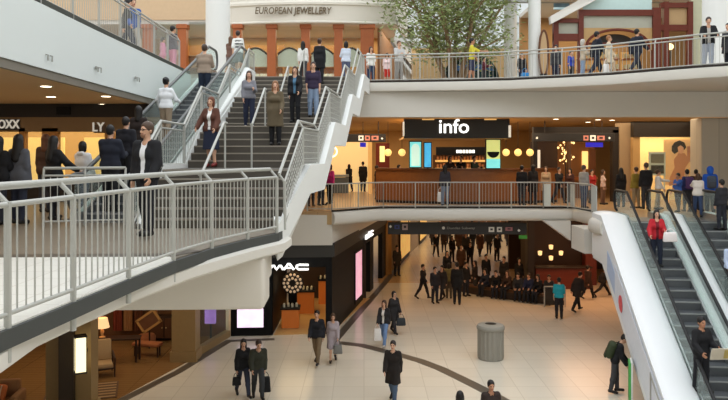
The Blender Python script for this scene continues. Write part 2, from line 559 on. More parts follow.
# stringers follow flights and landings
def stringer(xf, name, th):
    pth = [(xf(12.85), 12.85, Z_BR + 0.12)]
    zz = Z_BR
    for k, y0 in enumerate(FLY):
        pth.append((xf(y0 - 0.15), y0 - 0.15, zz))
        zz += RISE * NR
        pth.append((xf(y0 + NR * TREAD - 0.2), y0 + NR * TREAD - 0.2, zz))
    pth.append((xf(25.8), 25.8, Z_TOP))
    pth.append((xf(27.4), 27.4, Z_TOP))
    sgn = 1 if th > 0 else -1
    prof = [(0, -0.5), (abs(th), -0.5), (abs(th), 0.1), (0, 0.1)] if sgn > 0 else [(th, -0.5), (0, -0.5), (0, 0.1), (th, 0.1)]
    build(name, MB().sweep(pth, prof), M_WHITE, st, 30)
    return pth
pr = stringer(stair_right, 'stringer', 0.2)
pl = stringer(lambda y: ST_LEFT, 'stringer', -0.08)
# underside of the stair
und = MB()
zz = Z_BR
for k, y0 in enumerate(FLY):
    y1 = y0 + NR * TREAD
    y2 = FLY[k + 1] if k < 3 else 25.75
    und.slab([(ST_LEFT, y0 - 0.1, zz - 0.36), (stair_right(y0), y0 - 0.1, zz - 0.36), (stair_right(y1), y1, zz + NR * RISE - 0.36), (ST_LEFT, y1, zz + NR * RISE - 0.36)], (0, 0, 0.05))
    zz += NR * RISE
    und.slab([(ST_LEFT, y1, zz - 0.36), (stair_right(y1), y1, zz - 0.36), (stair_right(y2), y2, zz - 0.36), (ST_LEFT, y2, zz - 0.36)], (0, 0, 0.05))
build('soffit', und, M_OFFWHITE, st)


# ------------------------------------------------------------ railings
def railing(label, path, h=1.07, spacing=1.4, bal=0.12, inset=0.0, mat_=None, name='railing', group=None, second=True, post_r=0.028, bal_r=0.009, low=0.1, cross=False, post_h=None, down=0.0, hr=0.03):
    m = mat_ or M_RAIL
    P = [Vector(p) for p in path]
    pts = []
    for a, b in zip(P[:-1], P[1:]):
        n = max(1, round((b - a).length / spacing))
        for i in range(n):
            pts.append(a.lerp(b, i / n))
    pts.append(P[-1])
    root = thing(name, label, 'railing', tuple(pts[0]), 0, group)
    up = Vector((0, 0, 1))

    def sidev(i):
        a, b = pts[max(0, i - 1)], pts[min(len(pts) - 1, i + 1)]
        t = (b - a)
        t.z = 0
        t.normalize()
        return Vector((-t.y, t.x, 0))     # left of travel
    tops = []
    for i, p in enumerate(pts):
        s = sidev(i)
        tops.append(p + up * h + s * inset)
        mb = MB()
        ph = h - 0.12 if (second and inset) else h
        mb.tube([p - up * down, p + up * ph], post_r, 8)
        if inset:
            mb.tube([p + up * (ph - 0.02), tops[-1]], post_r * 0.8, 8)
        build('post', mb, m, root, 40)
    build('handrail', MB().tube(tops, hr, 10), m, root, 60)
    topb = h - 0.14 if second else h - 0.02
    if second:
        build('upper_rail', MB().tube([p + up * topb for p in pts], hr * 0.7, 8), m, root, 60)
    build('bottom_rail', MB().tube([p + up * low for p in pts], 0.02, 8), m, root, 60)
    for a, b in zip(pts[:-1], pts[1:]):
        L = (b - a).length
        n = max(2, int(L / bal))
        mb = MB()
        for i in range(1, n):
            p = a.lerp(b, i / n)
            mb.tube([p + up * low, p + up * topb], bal_r, 4)
        if cross:
            for q in range(1, 6):
                zz = low + (topb - low) * q / 6
                mb.tube([a + up * zz, b + up * zz], bal_r * 0.8, 4)
        build('baluster_panel', mb, m, root)
    return root


nz = [(x - 0.02, y, Z_BR) for x, y in near[:-1]]
railing('curved grey railing along the open edge of the bridge', nz, 1.1, 1.5, 0.115, inset=0.14, down=0.28, bal_r=0.0085, post_r=0.03, hr=0.034)
railing('short grey railing on the bridge by the foot of the escalator', [(-6.0, 13.1, Z_BR), (-4.6, 13.5, Z_BR)], 1.1, 0.75, 0.11, inset=0.06)


def stair_rail_path(xf, y_from=12.9, y_to=25.75, lift=0.0):
    pth = []
    zz = Z_BR
    for k, y0 in enumerate(FLY):
        pth.append((xf(y0 - 0.25), y0 - 0.25, zz + lift))
        zz += RISE * NR
        pth.append((xf(y0 + NR * TREAD - 0.3), y0 + NR * TREAD - 0.3, zz + lift))
    pth.append((xf(26.6), 26.6, Z_TOP + lift))
    return pth


railing('stepped pale railing with mesh panels along the open side of the staircase', stair_rail_path(lambda y: stair_right(y) + 0.06), 1.0, 1.9, 0.13, inset=0.1, cross=True, bal_r=0.008)
railing('pale railing along the wall side of the staircase next to the escalator', stair_rail_path(lambda y: ST_LEFT - 0.03), 1.0, 1.9, 0.16, bal_r=0.007)


def grip(label, pts, posts):
    root = thing('handrail', label, 'handrail', (pts[0][0], pts[0][1], stair_z(pts[0][1])), 0, None)
    build('rail', MB().tube(pts, 0.028, 8), M_RAIL, root, 60)
    for p in posts:
        zb = stair_z(p[1])
        build('post', MB().tube([(p[0], p[1], zb), (p[0], p[1], p[2])], 0.022, 8), M_RAIL, root, 40)


def mid(y, k):
    return (ST_LEFT + stair_right(y)) / 2
za = Z_BR
nm = ['lowest', 'second', 'third', 'topmost']
for k, y0 in enumerate(FLY):
    x = mid(y0 + 0.8, k) - (0.15 if k == 0 else 0)
    ya, yb = y0 - 0.3, y0 + NR * TREAD - 0.1
    za0, zb0 = za + 1.0, za + NR * RISE + 0.98
    pts = [(x, ya - 0.2, za0 - 0.0), (x, ya, za0 + 0.02), (x, yb, zb0), (x, yb + 0.25, zb0)]
    grip('%s centre handrail dividing the staircase' % nm[k], pts, [(x, ya - 0.1, za0), (x, yb + 0.1, zb0)])
    za += NR * RISE

# mid-level info rail
ir = [(0.8, 28.9, Z_MID), (7.4, 28.9, Z_MID), (8.35, 28.7, Z_MID), (8.75, 26.9, Z_MID), (8.3, 25.0, Z_MID)]
railing('straight pale railing in front of the info desk', ir[:2], 1.07, 1.33, 0.125, hr=0.026, second=False, bal_r=0.008)
r5 = railing('short kinked railing with wide white end panels by the escalator landing', ir[1:], 1.07, 1.4, 0.125, hr=0.026, second=False, bal_r=0.008)
for (x, y, a) in ((7.42, 28.87, 0), (8.37, 28.6, -1.2), (8.72, 26.95, -1.3)):
    build('end_panel', MB().obox((x + 0.12, y - 0.1, Z_MID + 0.55), (0.28, 0.02, 0.92), a, 0.004), mat('white_glass_panel', (206, 206, 196), 0.35), r5)
railing('pale railing on the walkway edge above the black cosmetics shop', [(-3.2, 27.65, Z_MID), (-1.25, 27.25, Z_MID), (0.8, 28.9, Z_MID)], 1.07, 1.2, 0.125, hr=0.026, second=False, bal_r=0.008)
# upper floor rail
railing('long curving railing with double handrail on the upper floor edge', [(x, y + 0.03, Z_TOP) for x, y in [(-0.05, 27.6)] + top_edge[1:8]], 1.1, 1.35, 0.13, inset=0.1, hr=0.03, down=0.3, bal_r=0.0075)
# balcony rail
railing('white railing on top of the deep white balcony fascia', [(-5.98, 8.5, Z_TOP), (-6.13, 16.2, Z_TOP), (-6.17, 23.4, Z_TOP)], 1.1, 1.5, 0.125, inset=0.08, hr=0.03, down=0.1, bal_r=0.008)


# ------------------------------------------------------------ escalators
def escalator(label, foot, dirv, z0, z1, run, land0, land1, half=0.5, deck_out=(0.16, 0.16), truss=1.35, skirt_floor=None, hand_mat=None, deckm=None, first_len=0.4, newel=0.9):
    d = Vector((dirv[0], dirv[1], 0)).normalized()
    lat = Vector((d.y, -d.x, 0))       # to the right when riding up
    root = thing('escalator', label, 'escalator', (foot[0], foot[1], z0))
    O = Vector((foot[0], foot[1], 0))

    def h(u):
        return z0 + (z1 - z0) * min(1, max(0, u / run))

    def p3(u, v, w):
        q = O + d * u + lat * v
        return (q.x, q.y, w)
    rise = z1 - z0
    us = [-land0, -0.001, run * 0.04] + [run * i / 12 for i in range(1, 12)] + [run * 0.96, run, run + land1]
    us = [-land0, 0, run, run + land1]

    def strip(v0, v1, lo, hi, mtl, name, smooth=None, parent=None, uu=None):
        mb = MB()
        U = uu or us
        n = len(U)
        vs = []
        for u in U:
            vs += [p3(u, v0, h(u) + lo), p3(u, v1, h(u) + lo), p3(u, v1, h(u) + hi), p3(u, v0, h(u) + hi)]
        fs = []
        for i in range(n - 1):
            for j in range(4):
                fs.append((i * 4 + j, i * 4 + (j + 1) % 4, i * 4 + 4 + (j + 1) % 4, i * 4 + 4 + j))
        fs += [(3, 2, 1, 0), tuple(n * 4 - 4 + j for j in range(4))]
        mb.add(vs, fs)
        return build(name, mb, mtl, parent or root, smooth)
    dm = deckm or M_WHITE
    # truss / cladding
    for sg, do in ((-1, deck_out[0]), (1, deck_out[1])):
        v0, v1 = sg * (half + 0.06), sg * (half + do)
        if skirt_floor is None:
            strip(v1 - sg * 0.03, v1, -truss + 0.1, 0.16, dm, 'side_cladding')
        else:
            mb = MB()
            for a, b in zip(us[:-1], us[1:]):
                mb.add([p3(a, v1 - sg * 0.03, skirt_floor), p3(b, v1 - sg * 0.03, skirt_floor), p3(b, v1 - sg * 0.03, h(b) + 0.16), p3(a, v1 - sg * 0.03, h(a) + 0.16),
                        p3(a, v1, skirt_floor), p3(b, v1, skirt_floor), p3(b, v1, h(b) + 0.16), p3(a, v1, h(a) + 0.16)],
                       [(0, 1, 2, 3), (7, 6, 5, 4), (0, 4, 5, 1), (3, 2, 6, 7), (0, 3, 7, 4), (1, 5, 6, 2)])
            build('side_cladding', mb, dm, root)
        # rounded deck on top of the cladding
        w = abs(v1 - v0)
        U = us
        mb = MB()
        prof = []
        for j in range(7):
            a = math.pi * j / 6
            prof.append((0.5 - 0.5 * math.cos(a), 0.14 + 0.09 * math.sin(a)))
        k = len(prof)
        vs, fs = [], []
        for u in U:
            for (q, up) in prof:
                vs.append(p3(u, v0 + (v1 - v0) * q, h(u) + up))
        for i in range(len(U) - 1):
            for j in range(k):
                fs.append((i * k + j, i * k + (j + 1) % k, (i + 1) * k + (j + 1) % k, (i + 1) * k + j))
        fs += [tuple(range(k)), tuple((len(U) - 1) * k + j for j in range(k))]
        mb.add(vs, fs)
        build('deck', mb, dm, root, 35)
        strip(sg * (half + 0.0), sg * (half + 0.03), -0.25, 0.2, M_STEEL, 'skirt_panel')
        # glass and handrail
        strip(sg * (half + 0.055), sg * (half + 0.07), 0.18, 0.9, M_GLASS, 'glass_balustrade')
        vh = sg * (half + 0.06)
        pts = [p3(-land0 + 0.05, vh, h(-1) + 0.25)]
        for j in range(1, 6):
            a = math.pi * j / 6
            pts.append(p3(-land0 - 0.3 * math.sin(a), vh, h(-1) + 0.62 - 0.36 * math.cos(a)))
        for u in (-land0, -0.25, 0.0, 0.3, run - 0.3, run, run + 0.25, run + land1):
            hh = h(u)
            pts.append(p3(u, vh, hh + newel + 0.06))
        for j in range(1, 6):
            a = math.pi * j / 6
            pts.append(p3(run + land1 + 0.3 * math.sin(a), vh, z1 + 0.62 + 0.36 * math.cos(a)))
        pts.append(p3(run + land1 - 0.05, vh, z1 + 0.25))
        build('handrail', MB().tube(pts, 0.045, 8), hand_mat or M_RUBBER, root, 60)
    strip(-(half + deck_out[0]) + 0.03, half + deck_out[1] - 0.03, -truss, -truss + 0.1, dm, 'truss_soffit')
    # landing plates
    for a, b in ((-land0, 0.0), (run, run + land1)):
        mb = MB()
        w = half
        vs = [p3(a, -w, h(a) - 0.06), p3(b, -w, h(a) - 0.06), p3(b, w, h(a) - 0.06), p3(a, w, h(a) - 0.06)]
        mb.slab(vs, (0, 0, 0.065))
        build('landing_plate', mb, M_STEEL, root)
    # steps
    n = int(run / 0.4)
    mn = bpy.data.meshes.new('step')
    for i in range(n):
        u0 = run * i / n
        u1 = run * (i + 1) / n
        zt = h(u1)
        mb = MB()
        c0, c1 = p3(u0, -half, 0), p3(u0, half, 0)
        c2, c3 = p3(u1 + 0.02, half, 0), p3(u1 + 0.02, -half, 0)
        lo = zt - rise / n - 0.12
        vs = [(c[0], c[1], lo) for c in (c0, c1, c2, c3)] + [(c[0], c[1], zt) for c in (c0, c1, c2, c3)]
        mb.add(vs, [(3, 2, 1, 0), (4, 5, 6, 7), (0, 1, 5, 4), (1, 2, 6, 5), (2, 3, 7, 6), (3, 0, 4, 7)])
        # pale comb edge at the nosing
        q0, q1 = p3(u0 - 0.012, -half * 0.98, 0), p3(u0 - 0.012, half * 0.98, 0)
        q2, q3 = p3(u0 + 0.01, half * 0.98, 0), p3(u0 + 0.01, -half * 0.98, 0)
        stp = build('step', mb, M_STEP, root)
        ng = MB().add([(c[0], c[1], zt - 0.035) for c in (q0, q1, q2, q3)] + [(c[0], c[1], zt + 0.003) for c in (q0, q1, q2, q3)],
                      [(3, 2, 1, 0), (4, 5, 6, 7), (0, 1, 5, 4), (1, 2, 6, 5), (2, 3, 7, 6), (3, 0, 4, 7)])
        build('edge_strip', ng, mat('step_edge', (150, 152, 152), 0.4), stp)
    return root, h, p3


escL, hL, pL = escalator('escalator with white side wall rising beside the staircase', (-5.2, 14.3), (0.03, 1), Z_BR, Z_TOP, 10.3, 0.35, 0.9, half=0.5, deck_out=(0.16, 0.42), truss=1.0, skirt_floor=None, hand_mat=mat('grey_handrail', (96, 98, 98), 0.4))
# solid white wall under the escalator on its staircase side
mb = MB()
mb.slab([pL(-0.3, 0.94, Z_BR), pL(10.3, 0.94, Z_BR), pL(10.36, 0.94, Z_TOP - 0.2), pL(10.3, 0.94, Z_TOP + 0.0), pL(0, 0.94, Z_BR + 0.1)], (-0.05, 0, 0))
build('side_wall', mb, M_WHITE, escL)

DX = 0.11
ES_TOPY, ES_RUN = 23.35, 8.3
kk = math.hypot(1, DX)
ft1 = (9.35 - DX * (ES_RUN / kk), ES_TOPY - ES_RUN / kk)
M_DECK = mat('white_escalator_cladding', (236, 238, 240), 0.28, var=0.01)
escA, hA, pA = escalator('escalator with broad white outer casing carrying the woman in red', ft1, (DX, 1), 0.02, Z_MID, ES_RUN, 1.2, 1.4, half=0.5, deck_out=(0.9, 0.3), truss=1.45, deckm=M_DECK)
escB, hB, pB = escalator('escalator at the far side of the pair, its steps hidden by its glass', (ft1[0] + 1.85, ft1[1] - 0.05), (DX, 1), 0.02, Z_MID, ES_RUN, 1.2, 1.4, half=0.5, deck_out=(0.3, 0.3), truss=1.45, deckm=M_DECK)
# advert panels on the broad casing's side
def side_panel(u0, u1, w0, w1, m, name):
    vs = [pA(u0, -1.42, hA(u0) + w0), pA(u1, -1.42, hA(u1) + w0), pA(u1, -1.42, hA(u1) + w1), pA(u0, -1.42, hA(u0) + w1)]
    build(name, MB().slab(vs, (-0.012, 0.002, 0)), m, escA)
side_panel(0.3, 6.3, -1.05, 0.0, mat('pale_advert_panel', (222, 226, 236), 0.4), 'advert_panel')
side_panel(5.9, 7.3, -0.95, -0.3, mat('pale_blue_advert', (180, 196, 224), 0.4), 'advert_panel')
rd = MB()
for q in range(1):
    c = Vector(pA(5.5, -1.445, hA(5.5) - 0.6))
    d = Vector((DX, 1, 0)).normalized()
    vs = [c + d * (0.26 * math.cos(a) * (1 if math.cos(a) > 0 else 0.6)) + Vector((0, 0, 0.24 * math.sin(a) + 0.58 * 0.26 * math.cos(a) * 0.4)) for a in [2 * math.pi * i / 20 for i in range(20)]]
    rd.slab(vs, (-0.01, 0, 0))
build('red_emblem', rd, mat('red_print', (214, 84, 92), 0.4), escA)
fr = MB()
for (a, b, lo, hi) in ((1.6, 2.6, -0.95, -0.88), (1.6, 2.6, -0.12, -0.05), (1.6, 1.67, -0.95, -0.05), (2.53, 2.6, -0.95, -0.05)):
    fr.slab([pA(a, -1.435, hA(a) + lo), pA(b, -1.435, hA(b) + lo), pA(b, -1.435, hA(b) + hi), pA(a, -1.435, hA(a) + hi)], (-0.02, 0, 0))
build('grey_poster_frame', fr, M_RAILD, escA)

# ------------------------------------------------------------ lamps in the soffits
M_LAMP = mat('lamp_glow', (255, 236, 200), 0.4, var=0, emit=7.0)
def downlight(x, y, z, label, group=None, r=0.11):
    t = thing('downlight', label, 'ceiling light', (x, y, z), 0, group)
    build('trim_ring', MB().lathe([(r + 0.03, -0.012), (r + 0.03, 0.0), (r, 0.0), (r, -0.012)], (x, y, z), 20), M_WHITE, t, 40)
    build('lens', MB().lathe([(r, -0.016), (r, -0.008)], (x, y, z), 20), M_LAMP, t)
dl = [(46, 86), (51, 96.5), (106, 96), (103, 104)]
for (px, py), lb in zip(dl, ['downlight in the balcony soffit nearest the picture edge, close under the fascia', 'downlight in the balcony soffit behind the first one, above the dark band', 'downlight in the balcony soffit by the escalator, close under the fascia', 'downlight in the balcony soffit by the escalator, nearer the dark shop band']):
    s = (HY - py) / (8.5 - ZC)
    downlight((px - HX) / s, FPX / s, 8.5, lb)
for i, px in enumerate((556, 588, 598, 612)):
    s = (HY - (119, 122, 119.5, 120)[i]) / (8.55 - ZC)
    downlight((px - HX) / s, FPX / s, 8.55, ['downlight in the ceiling over the gap beside the info sign', 'downlight in the ceiling before the dark framed shop, set back', 'downlight in the ceiling before the dark framed shop, at its middle', 'downlight in the ceiling before the dark framed shop, by the tan pier'][i])
# ------------------------------------------------------------ helpers for furniture-like things
def lathe_thing(name, prof, c, m, label, cat, group=None, n=24):
    return solo(name, MB().lathe(prof, c, n), m, label, cat, group, 40)


M_ICON_W = mat('lit_white_icon', (236, 226, 206), 0.4, var=0, emit=0.6)
M_ICON_R = mat('lit_rose_icon', (206, 128, 108), 0.4, var=0, emit=0.4)
M_ICON_B = mat('lit_blue_icon', (50, 44, 200), 0.4, var=0, emit=0.6)
M_SIGNTXT = mat('lit_white_lettering', (255, 255, 250), 0.4, var=0, emit=1.6)
M_DIMTXT = mat('dim_white_lettering', (150, 146, 138), 0.5, var=0)


def slots(mb_list):
    for n, m, mtl, par in mb_list:
        build(n, m, mtl, par)


# ============================================================ UPPER FLOOR: jewellery shop
JY = 33.2
shop = thing('shop_front', 'upper floor jewellery shop with white fascia lettered EUROPEAN JEWELLERY above orange posts', 'shop front', (-2.5, JY, Z_TOP))
fas = []
for i in range(15):
    x = -6.45 + i * (7.95 / 14)
    fas.append((x, JY - 0.1 - 0.55 * math.sin(math.pi * i / 14), 0))
M_FASC = mat('white_shop_fascia', (226, 220, 208), 0.5, var=0.02)
build('fascia', MB().sweep(fas, [(0, 13.15), (0.12, 13.15), (0.12, 13.2), (0.05, 13.25), (0.05, 13.95), (0.12, 14.0), (0.12, 14.1), (0.06, 14.2), (0.06, 16.0), (0, 16.0)]), M_FASC, shop)
build('fascia_return', MB().slab([(1.5, JY - 0.1, 13.15), (2.3, 37, 13.15), (2.3, 37, 16), (1.5, JY - 0.1, 16)], (-0.1, 0, 0)), M_FASC, shop)
build('beige_fascia', MB().box(-16, -6.4, JY - 0.05, JY + 0.1, 13.4, 16.5), mat('upper_beige_wall', (214, 186, 152), 0.7), shop)
build('canopy', MB().prism([(p[0], p[1] - 0.05) for p in fas] + [(1.5, JY + 1), (-6.45, JY + 1)], 13.13, 13.16), M_FASC, shop)
t = text_mb('EUROPEAN JEWELLERY', 3.55, 0.42, 0.05, bold=0.012, shear=0.15)
t.moved((-3.27, JY - 0.72, 13.44))
build('lettering', t, mat('bronze_lettering', (112, 96, 72), 0.4, metal=0.3), shop)
M_ORANGE = mat('orange_post_wood', (172, 96, 52), 0.45, var=0.12, scale=8)
posts = [(-10.15, 0.5), (-8.55, 0.4), (-5.95, 0.4), (-4.35, 0.4), (-2.75, 0.4), (-1.2, 0.4), (0.15, 0.62)]
for x, wd in posts:
    c = MB().box(x - wd / 2, x + wd / 2, JY - 0.35, JY + 0.05, Z_TOP, 13.15)
    c.box(x - wd / 2 - 0.06, x + wd / 2 + 0.06, JY - 0.41, JY + 0.1, 12.95, 13.13)
    c.box(x - wd / 2 - 0.06, x + wd / 2 + 0.06, JY - 0.41, JY + 0.1, Z_TOP, Z_TOP + 0.2)
    build('post', c, M_ORANGE, shop)
M_CREAM = mat('cream_arch_panel', (232, 224, 208), 0.5)
M_ARCH = mat('dark_arch_trim', (70, 52, 40), 0.5)
for a, b in ((-5.7, -4.6), (-4.1, -3.0), (-2.5, -1.45), (-0.95, -0.2)):
    pts = [(a, JY + 0.1, 11.2)]
    for i in range(9):
        q = i / 8
        pts.append((a + (b - a) * q, JY + 0.1, 11.75 + 0.3 * math.sin(math.pi * q)))
    pts.append((b, JY + 0.1, 11.2))
    build('arched_panel', MB().slab(pts, (0, 0.05, 0)), M_CREAM, shop)
    build('arch_trim', MB().tube([(p[0], p[1], p[2] + 0.04) for p in pts[1:-1]], 0.05, 6), M_ARCH, shop)
    build('shop_window', MB().box(a - 0.2, b + 0.2, JY + 0.0, JY + 0.03, Z_TOP + 0.3, 13.1), M_SHOPGLASS, shop)
    build('display_base', MB().box(a - 0.1, b + 0.1, JY + 0.25, JY + 0.9, Z_TOP, Z_TOP + 0.75), mat('rose_display', (206, 120, 96), 0.5, var=0.2), shop)
    d = MB()
    for i in range(5):
        xx = a + 0.1 + (b - a - 0.2) * i / 4
        d.obox((xx, JY + 0.45, Z_TOP + 0.9), (0.16, 0.2, 0.3), 0.2 * i, 0.03)
    build('display_block', d, mat('ivory_display', (246, 236, 216), 0.4, emit=0.25), shop)
for a, b in ((-9.9, -8.8), (-8.3, -6.2)):
    build('shop_window', MB().box(a, b, JY, JY + 0.03, Z_TOP + 0.2, 13.3), M_SHOPGLASS, shop)
for i, (x, lb) in enumerate(((-8.3, 'tall lit display shelf in the upper shop beside the white round column'), (-5.1, 'tall lit display shelf behind the first arched jewellery window'), (-2.0, 'tall lit display shelf behind the middle arched jewellery windows'))):
    t = thing('display_shelf', lb, 'shelf', (x, 36.6, Z_TOP), 0, 'display shelves inside the jewellery shop')
    build('carcass', MB().box(x - 0.9, x + 0.9, 36.75, 36.95, Z_TOP, Z_TOP + 2.9).box(x - 0.95, x - 0.88, 36.3, 36.95, Z_TOP, Z_TOP + 2.9).box(x + 0.88, x + 0.95, 36.3, 36.95, Z_TOP, Z_TOP + 2.9), mat('shelf_wood', (188, 140, 84), 0.5), t)
    for k in range(4):
        build('shelf_board', MB().box(x - 0.88, x + 0.88, 36.35, 36.75, Z_TOP + 0.5 + k * 0.6, Z_TOP + 0.54 + k * 0.6), MATS['shelf_wood'], t)
# white stepped ramp and kiosk beyond the jewellery shop
rp = thing('ramp', 'white sloping stair ramp descending towards the tree beyond the jewellery shop', 'ramp', (1.5, 38, Z_TOP))
y0 = 38.0
P1, P2 = at(366, -6, 700 / y0), at(428, 76, 700 / y0)
build('parapet', MB().slab([(P1[0], y0, P1[2]), (P2[0], y0, P2[2]), (P2[0], y0, P2[2] - 0.55), (P1[0], y0, P1[2] - 0.75)], (0, 0.15, 0)), M_WHITE, rp)
build('parapet', MB().slab([(P1[0] - .6, y0 + 1.5, P1[2]), (P2[0] - .6, y0 + 1.5, P2[2]), (P2[0] - .6, y0 + 1.5, P2[2] - 0.55), (P1[0] - .6, y0 + 1.5, P1[2] - 0.75)], (0, 0.15, 0)), M_WHITE, rp)
build('flight', MB().slab([(P1[0], y0 + 0.1, P1[2] - .5), (P2[0], y0 + 0.1, P2[2] - 0.4), (P2[0], y0 + .1, P2[2] - 0.5), (P1[0], y0 + .1, P1[2] - 0.7)], (0, 1.45, 0)), mat('grey_concrete', (150, 150, 148), 0.7), rp)
build('handrail', MB().tube([(P1[0], y0 + 0.05, P1[2] + 0.35), (P2[0], y0 + 0.05, P2[2] + 0.35)], 0.05, 6), M_RAILD, rp)
kb = thing('kiosk', 'white raised kiosk box with a dark opening beside the tree', 'kiosk', (2.4, 40.5, Z_TOP))
a, b = at(399, 42, 700 / 40.5), at(419, 18, 700 / 40.5)
build('box', MB().box(a[0], b[0], 40.5, 42, a[2], b[2]).box(a[0] + 0.3, b[0] - 0.3, 41, 42, Z_TOP, a[2]), M_WHITE, kb)
build('opening', MB().box(a[0] + 0.15, b[0] - 0.3, 40.44, 40.5, a[2] + 0.25, b[2] - 0.5), M_DARK, kb)
# pale side wall stepping back by the ramp
struct('wall_ramp_side', MB().slab([(0.75, JY + 0.5, Z_TOP), (2.1, 40, Z_TOP), (2.1, 40, 12.6), (0.75, JY + 0.5, 13.1)], (-0.1, 0, 0)), mat('brown_side_panel', (158, 118, 84), 0.6))

# ============================================================ arch shop behind the tree
AY = 35.5
s = 700 / AY
wall, dk = MB(), MB()
cx, rr = (471 - HX) / s, 27 / s
zc = Z_TOP + 0.9
outer = [((505 - HX) / s + 0.35, Z_TOP), ((515 - HX) / s, 12.4), ((415 - HX) / s, 12.4), ((415 - HX) / s, Z_TOP)]
inner = [(cx - rr, Z_TOP)] + [(cx - rr * math.cos(math.pi * i / 14), zc + rr * math.sin(math.pi * i / 14)) for i in range(15)] + [(cx + rr, Z_TOP)]
pts = [(x, AY, z) for x, z in inner] + [(x, AY, z) for x, z in [((517 - HX) / s, Z_TOP), ((517 - HX) / s, 12.4), ((412 - HX) / s, 12.4), ((412 - HX) / s, Z_TOP)]]
struct('wall_arch', MB().slab(pts, (0, 0.3, 0)), mat('sand_arch_wall', (214, 188, 144), 0.7))
ar = thing('arched_entrance', 'dark arched shop entrance in the sand coloured wall behind the tree', 'entrance', (cx, AY + 0.2, Z_TOP))
build('glazing', MB().slab([(x, AY + 0.22, z) for x, z in inner], (0, 0.03, 0)), mat('dark_teal_glass', (40, 66, 70), 0.2), ar)
build('arch_frame', MB().tube([(x, AY - 0.02, z) for x, z in inner], 0.07, 6), mat('dark_green_frame', (46, 60, 54), 0.5), ar)
build('mullion', MB().box(cx - 0.03, cx + 0.03, AY + 0.15, AY + 0.2, Z_TOP, zc + rr), MATS['dark_green_frame'], ar)
build('blue_banner', MB().box(cx - rr * 0.95, cx + rr * 0.95, AY + 0.1, AY + 0.16, zc + 0.55, zc + 0.85), mat('blue_banner', (70, 112, 168), 0.5), ar)

# tree
def tree(x, y, z):
    root = thing('tree', 'large indoor leafy tree with several slender trunks beyond the upper floor railing', 'tree', (x, y, z))
    br = MB()
    tips = []
    rnd = random.Random(5)
    for k in range(6):
        a = k * 1.05 + 0.3
        p = Vector((x + 0.25 * math.cos(a), y + 0.25 * math.sin(a), z))
        d = Vector((math.cos(a) * 0.32, math.sin(a) * 0.25, 1)).normalized()
        pts = [p.copy()]
        for i in range(7):
            d = (d + Vector((rnd.uniform(-.12, .12) + 0.05 * math.cos(a), rnd.uniform(-.12, .12), 0))).normalized()
            p = p + d * 0.75
            pts.append(p.copy())
            if i >= 1:
                for q in range(2):
                    e = (d * 0.5 + Vector((rnd.uniform(-1.5, 1.5), rnd.uniform(-.8, .8), rnd.uniform(-0.1, .5)))).normalized()
                    b0 = p.copy()
                    bp = [b0]
                    for w_ in range(3):
                        e = (e + Vector((rnd.uniform(-.25, .25), rnd.uniform(-.25, .25), rnd.uniform(-.1, .2)))).normalized()
                        b0 = b0 + e * 0.66
                        bp.append(b0.copy())
                        tips.append(b0.copy())
                    br.tube(bp, 0.03, 5, [0.04, 0.03, 0.022, 0.012])
        br.tube(pts, 0.08, 7, [0.13 - 0.012 * i for i in range(len(pts))])
        tips.append(pts[-1])
    build('trunk', br, mat('tree_bark', (146, 120, 92), 0.8, var=0.2, scale=12), root, 60)
    lf = MB()
    for tp in tips:
        for q in range(40):
            c = tp + Vector((rnd.gauss(0, .5), rnd.gauss(0, .45), rnd.gauss(0, .36)))
            a, b2 = rnd.uniform(0, 6.28), rnd.uniform(-.7, .7)
            u = Vector((math.cos(a) * math.cos(b2), math.sin(a) * math.cos(b2), math.sin(b2)))
            v_ = u.cross(Vector((rnd.uniform(-1, 1), rnd.uniform(-1, 1), 1))).normalized()
            L, Wd = rnd.uniform(.08, .16), rnd.uniform(.035, .06)
            n_ = u.cross(v_) * 0.015
            lf.add([c - u * L, c + v_ * Wd + n_, c + u * L, c - v_ * Wd + n_], [(0, 1, 2), (0, 2, 3)])
    build('foliage', lf, mat('leaf_green', (146, 160, 104), 0.6, var=0.4, scale=3.0), root, fixn=False)
    return root
tree(4.0, 31.4, Z_TOP)
solo('planter', MB().lathe([(0.9, 0), (1.0, 0.05), (1.05, 0.5), (0.95, 0.5), (0.93, 0.42), (0.0001, 0.42)], (4.0, 31.4, Z_TOP), 28), M_OFFWHITE, 'round pale planter holding the indoor tree', 'planter', smooth=40)

# oval board
ob = thing('oval_display_board', 'tall narrow oval display board with brown rim standing by the white columns', 'display board', (8.15, 30.6, Z_TOP))
s = 22.9
c = at(544, 53, s)
pts = [(c[0] + 0.2 * math.cos(a), 30.6, c[2] + 1.0 * math.sin(a)) for a in [2 * math.pi * i / 28 for i in range(28)]]
build('panel', MB().slab(pts, (0, 0.05, 0)), mat('beige_board', (196, 164, 124), 0.6), ob)
build('rim', MB().tube(pts + [pts[0]], 0.045, 6), mat('brown_rim', (104, 64, 40), 0.5), ob)
build('stand', MB().box(c[0] - 0.15, c[0] + 0.15, 30.55, 30.75, Z_TOP, c[2] - 0.9), M_DARK, ob)

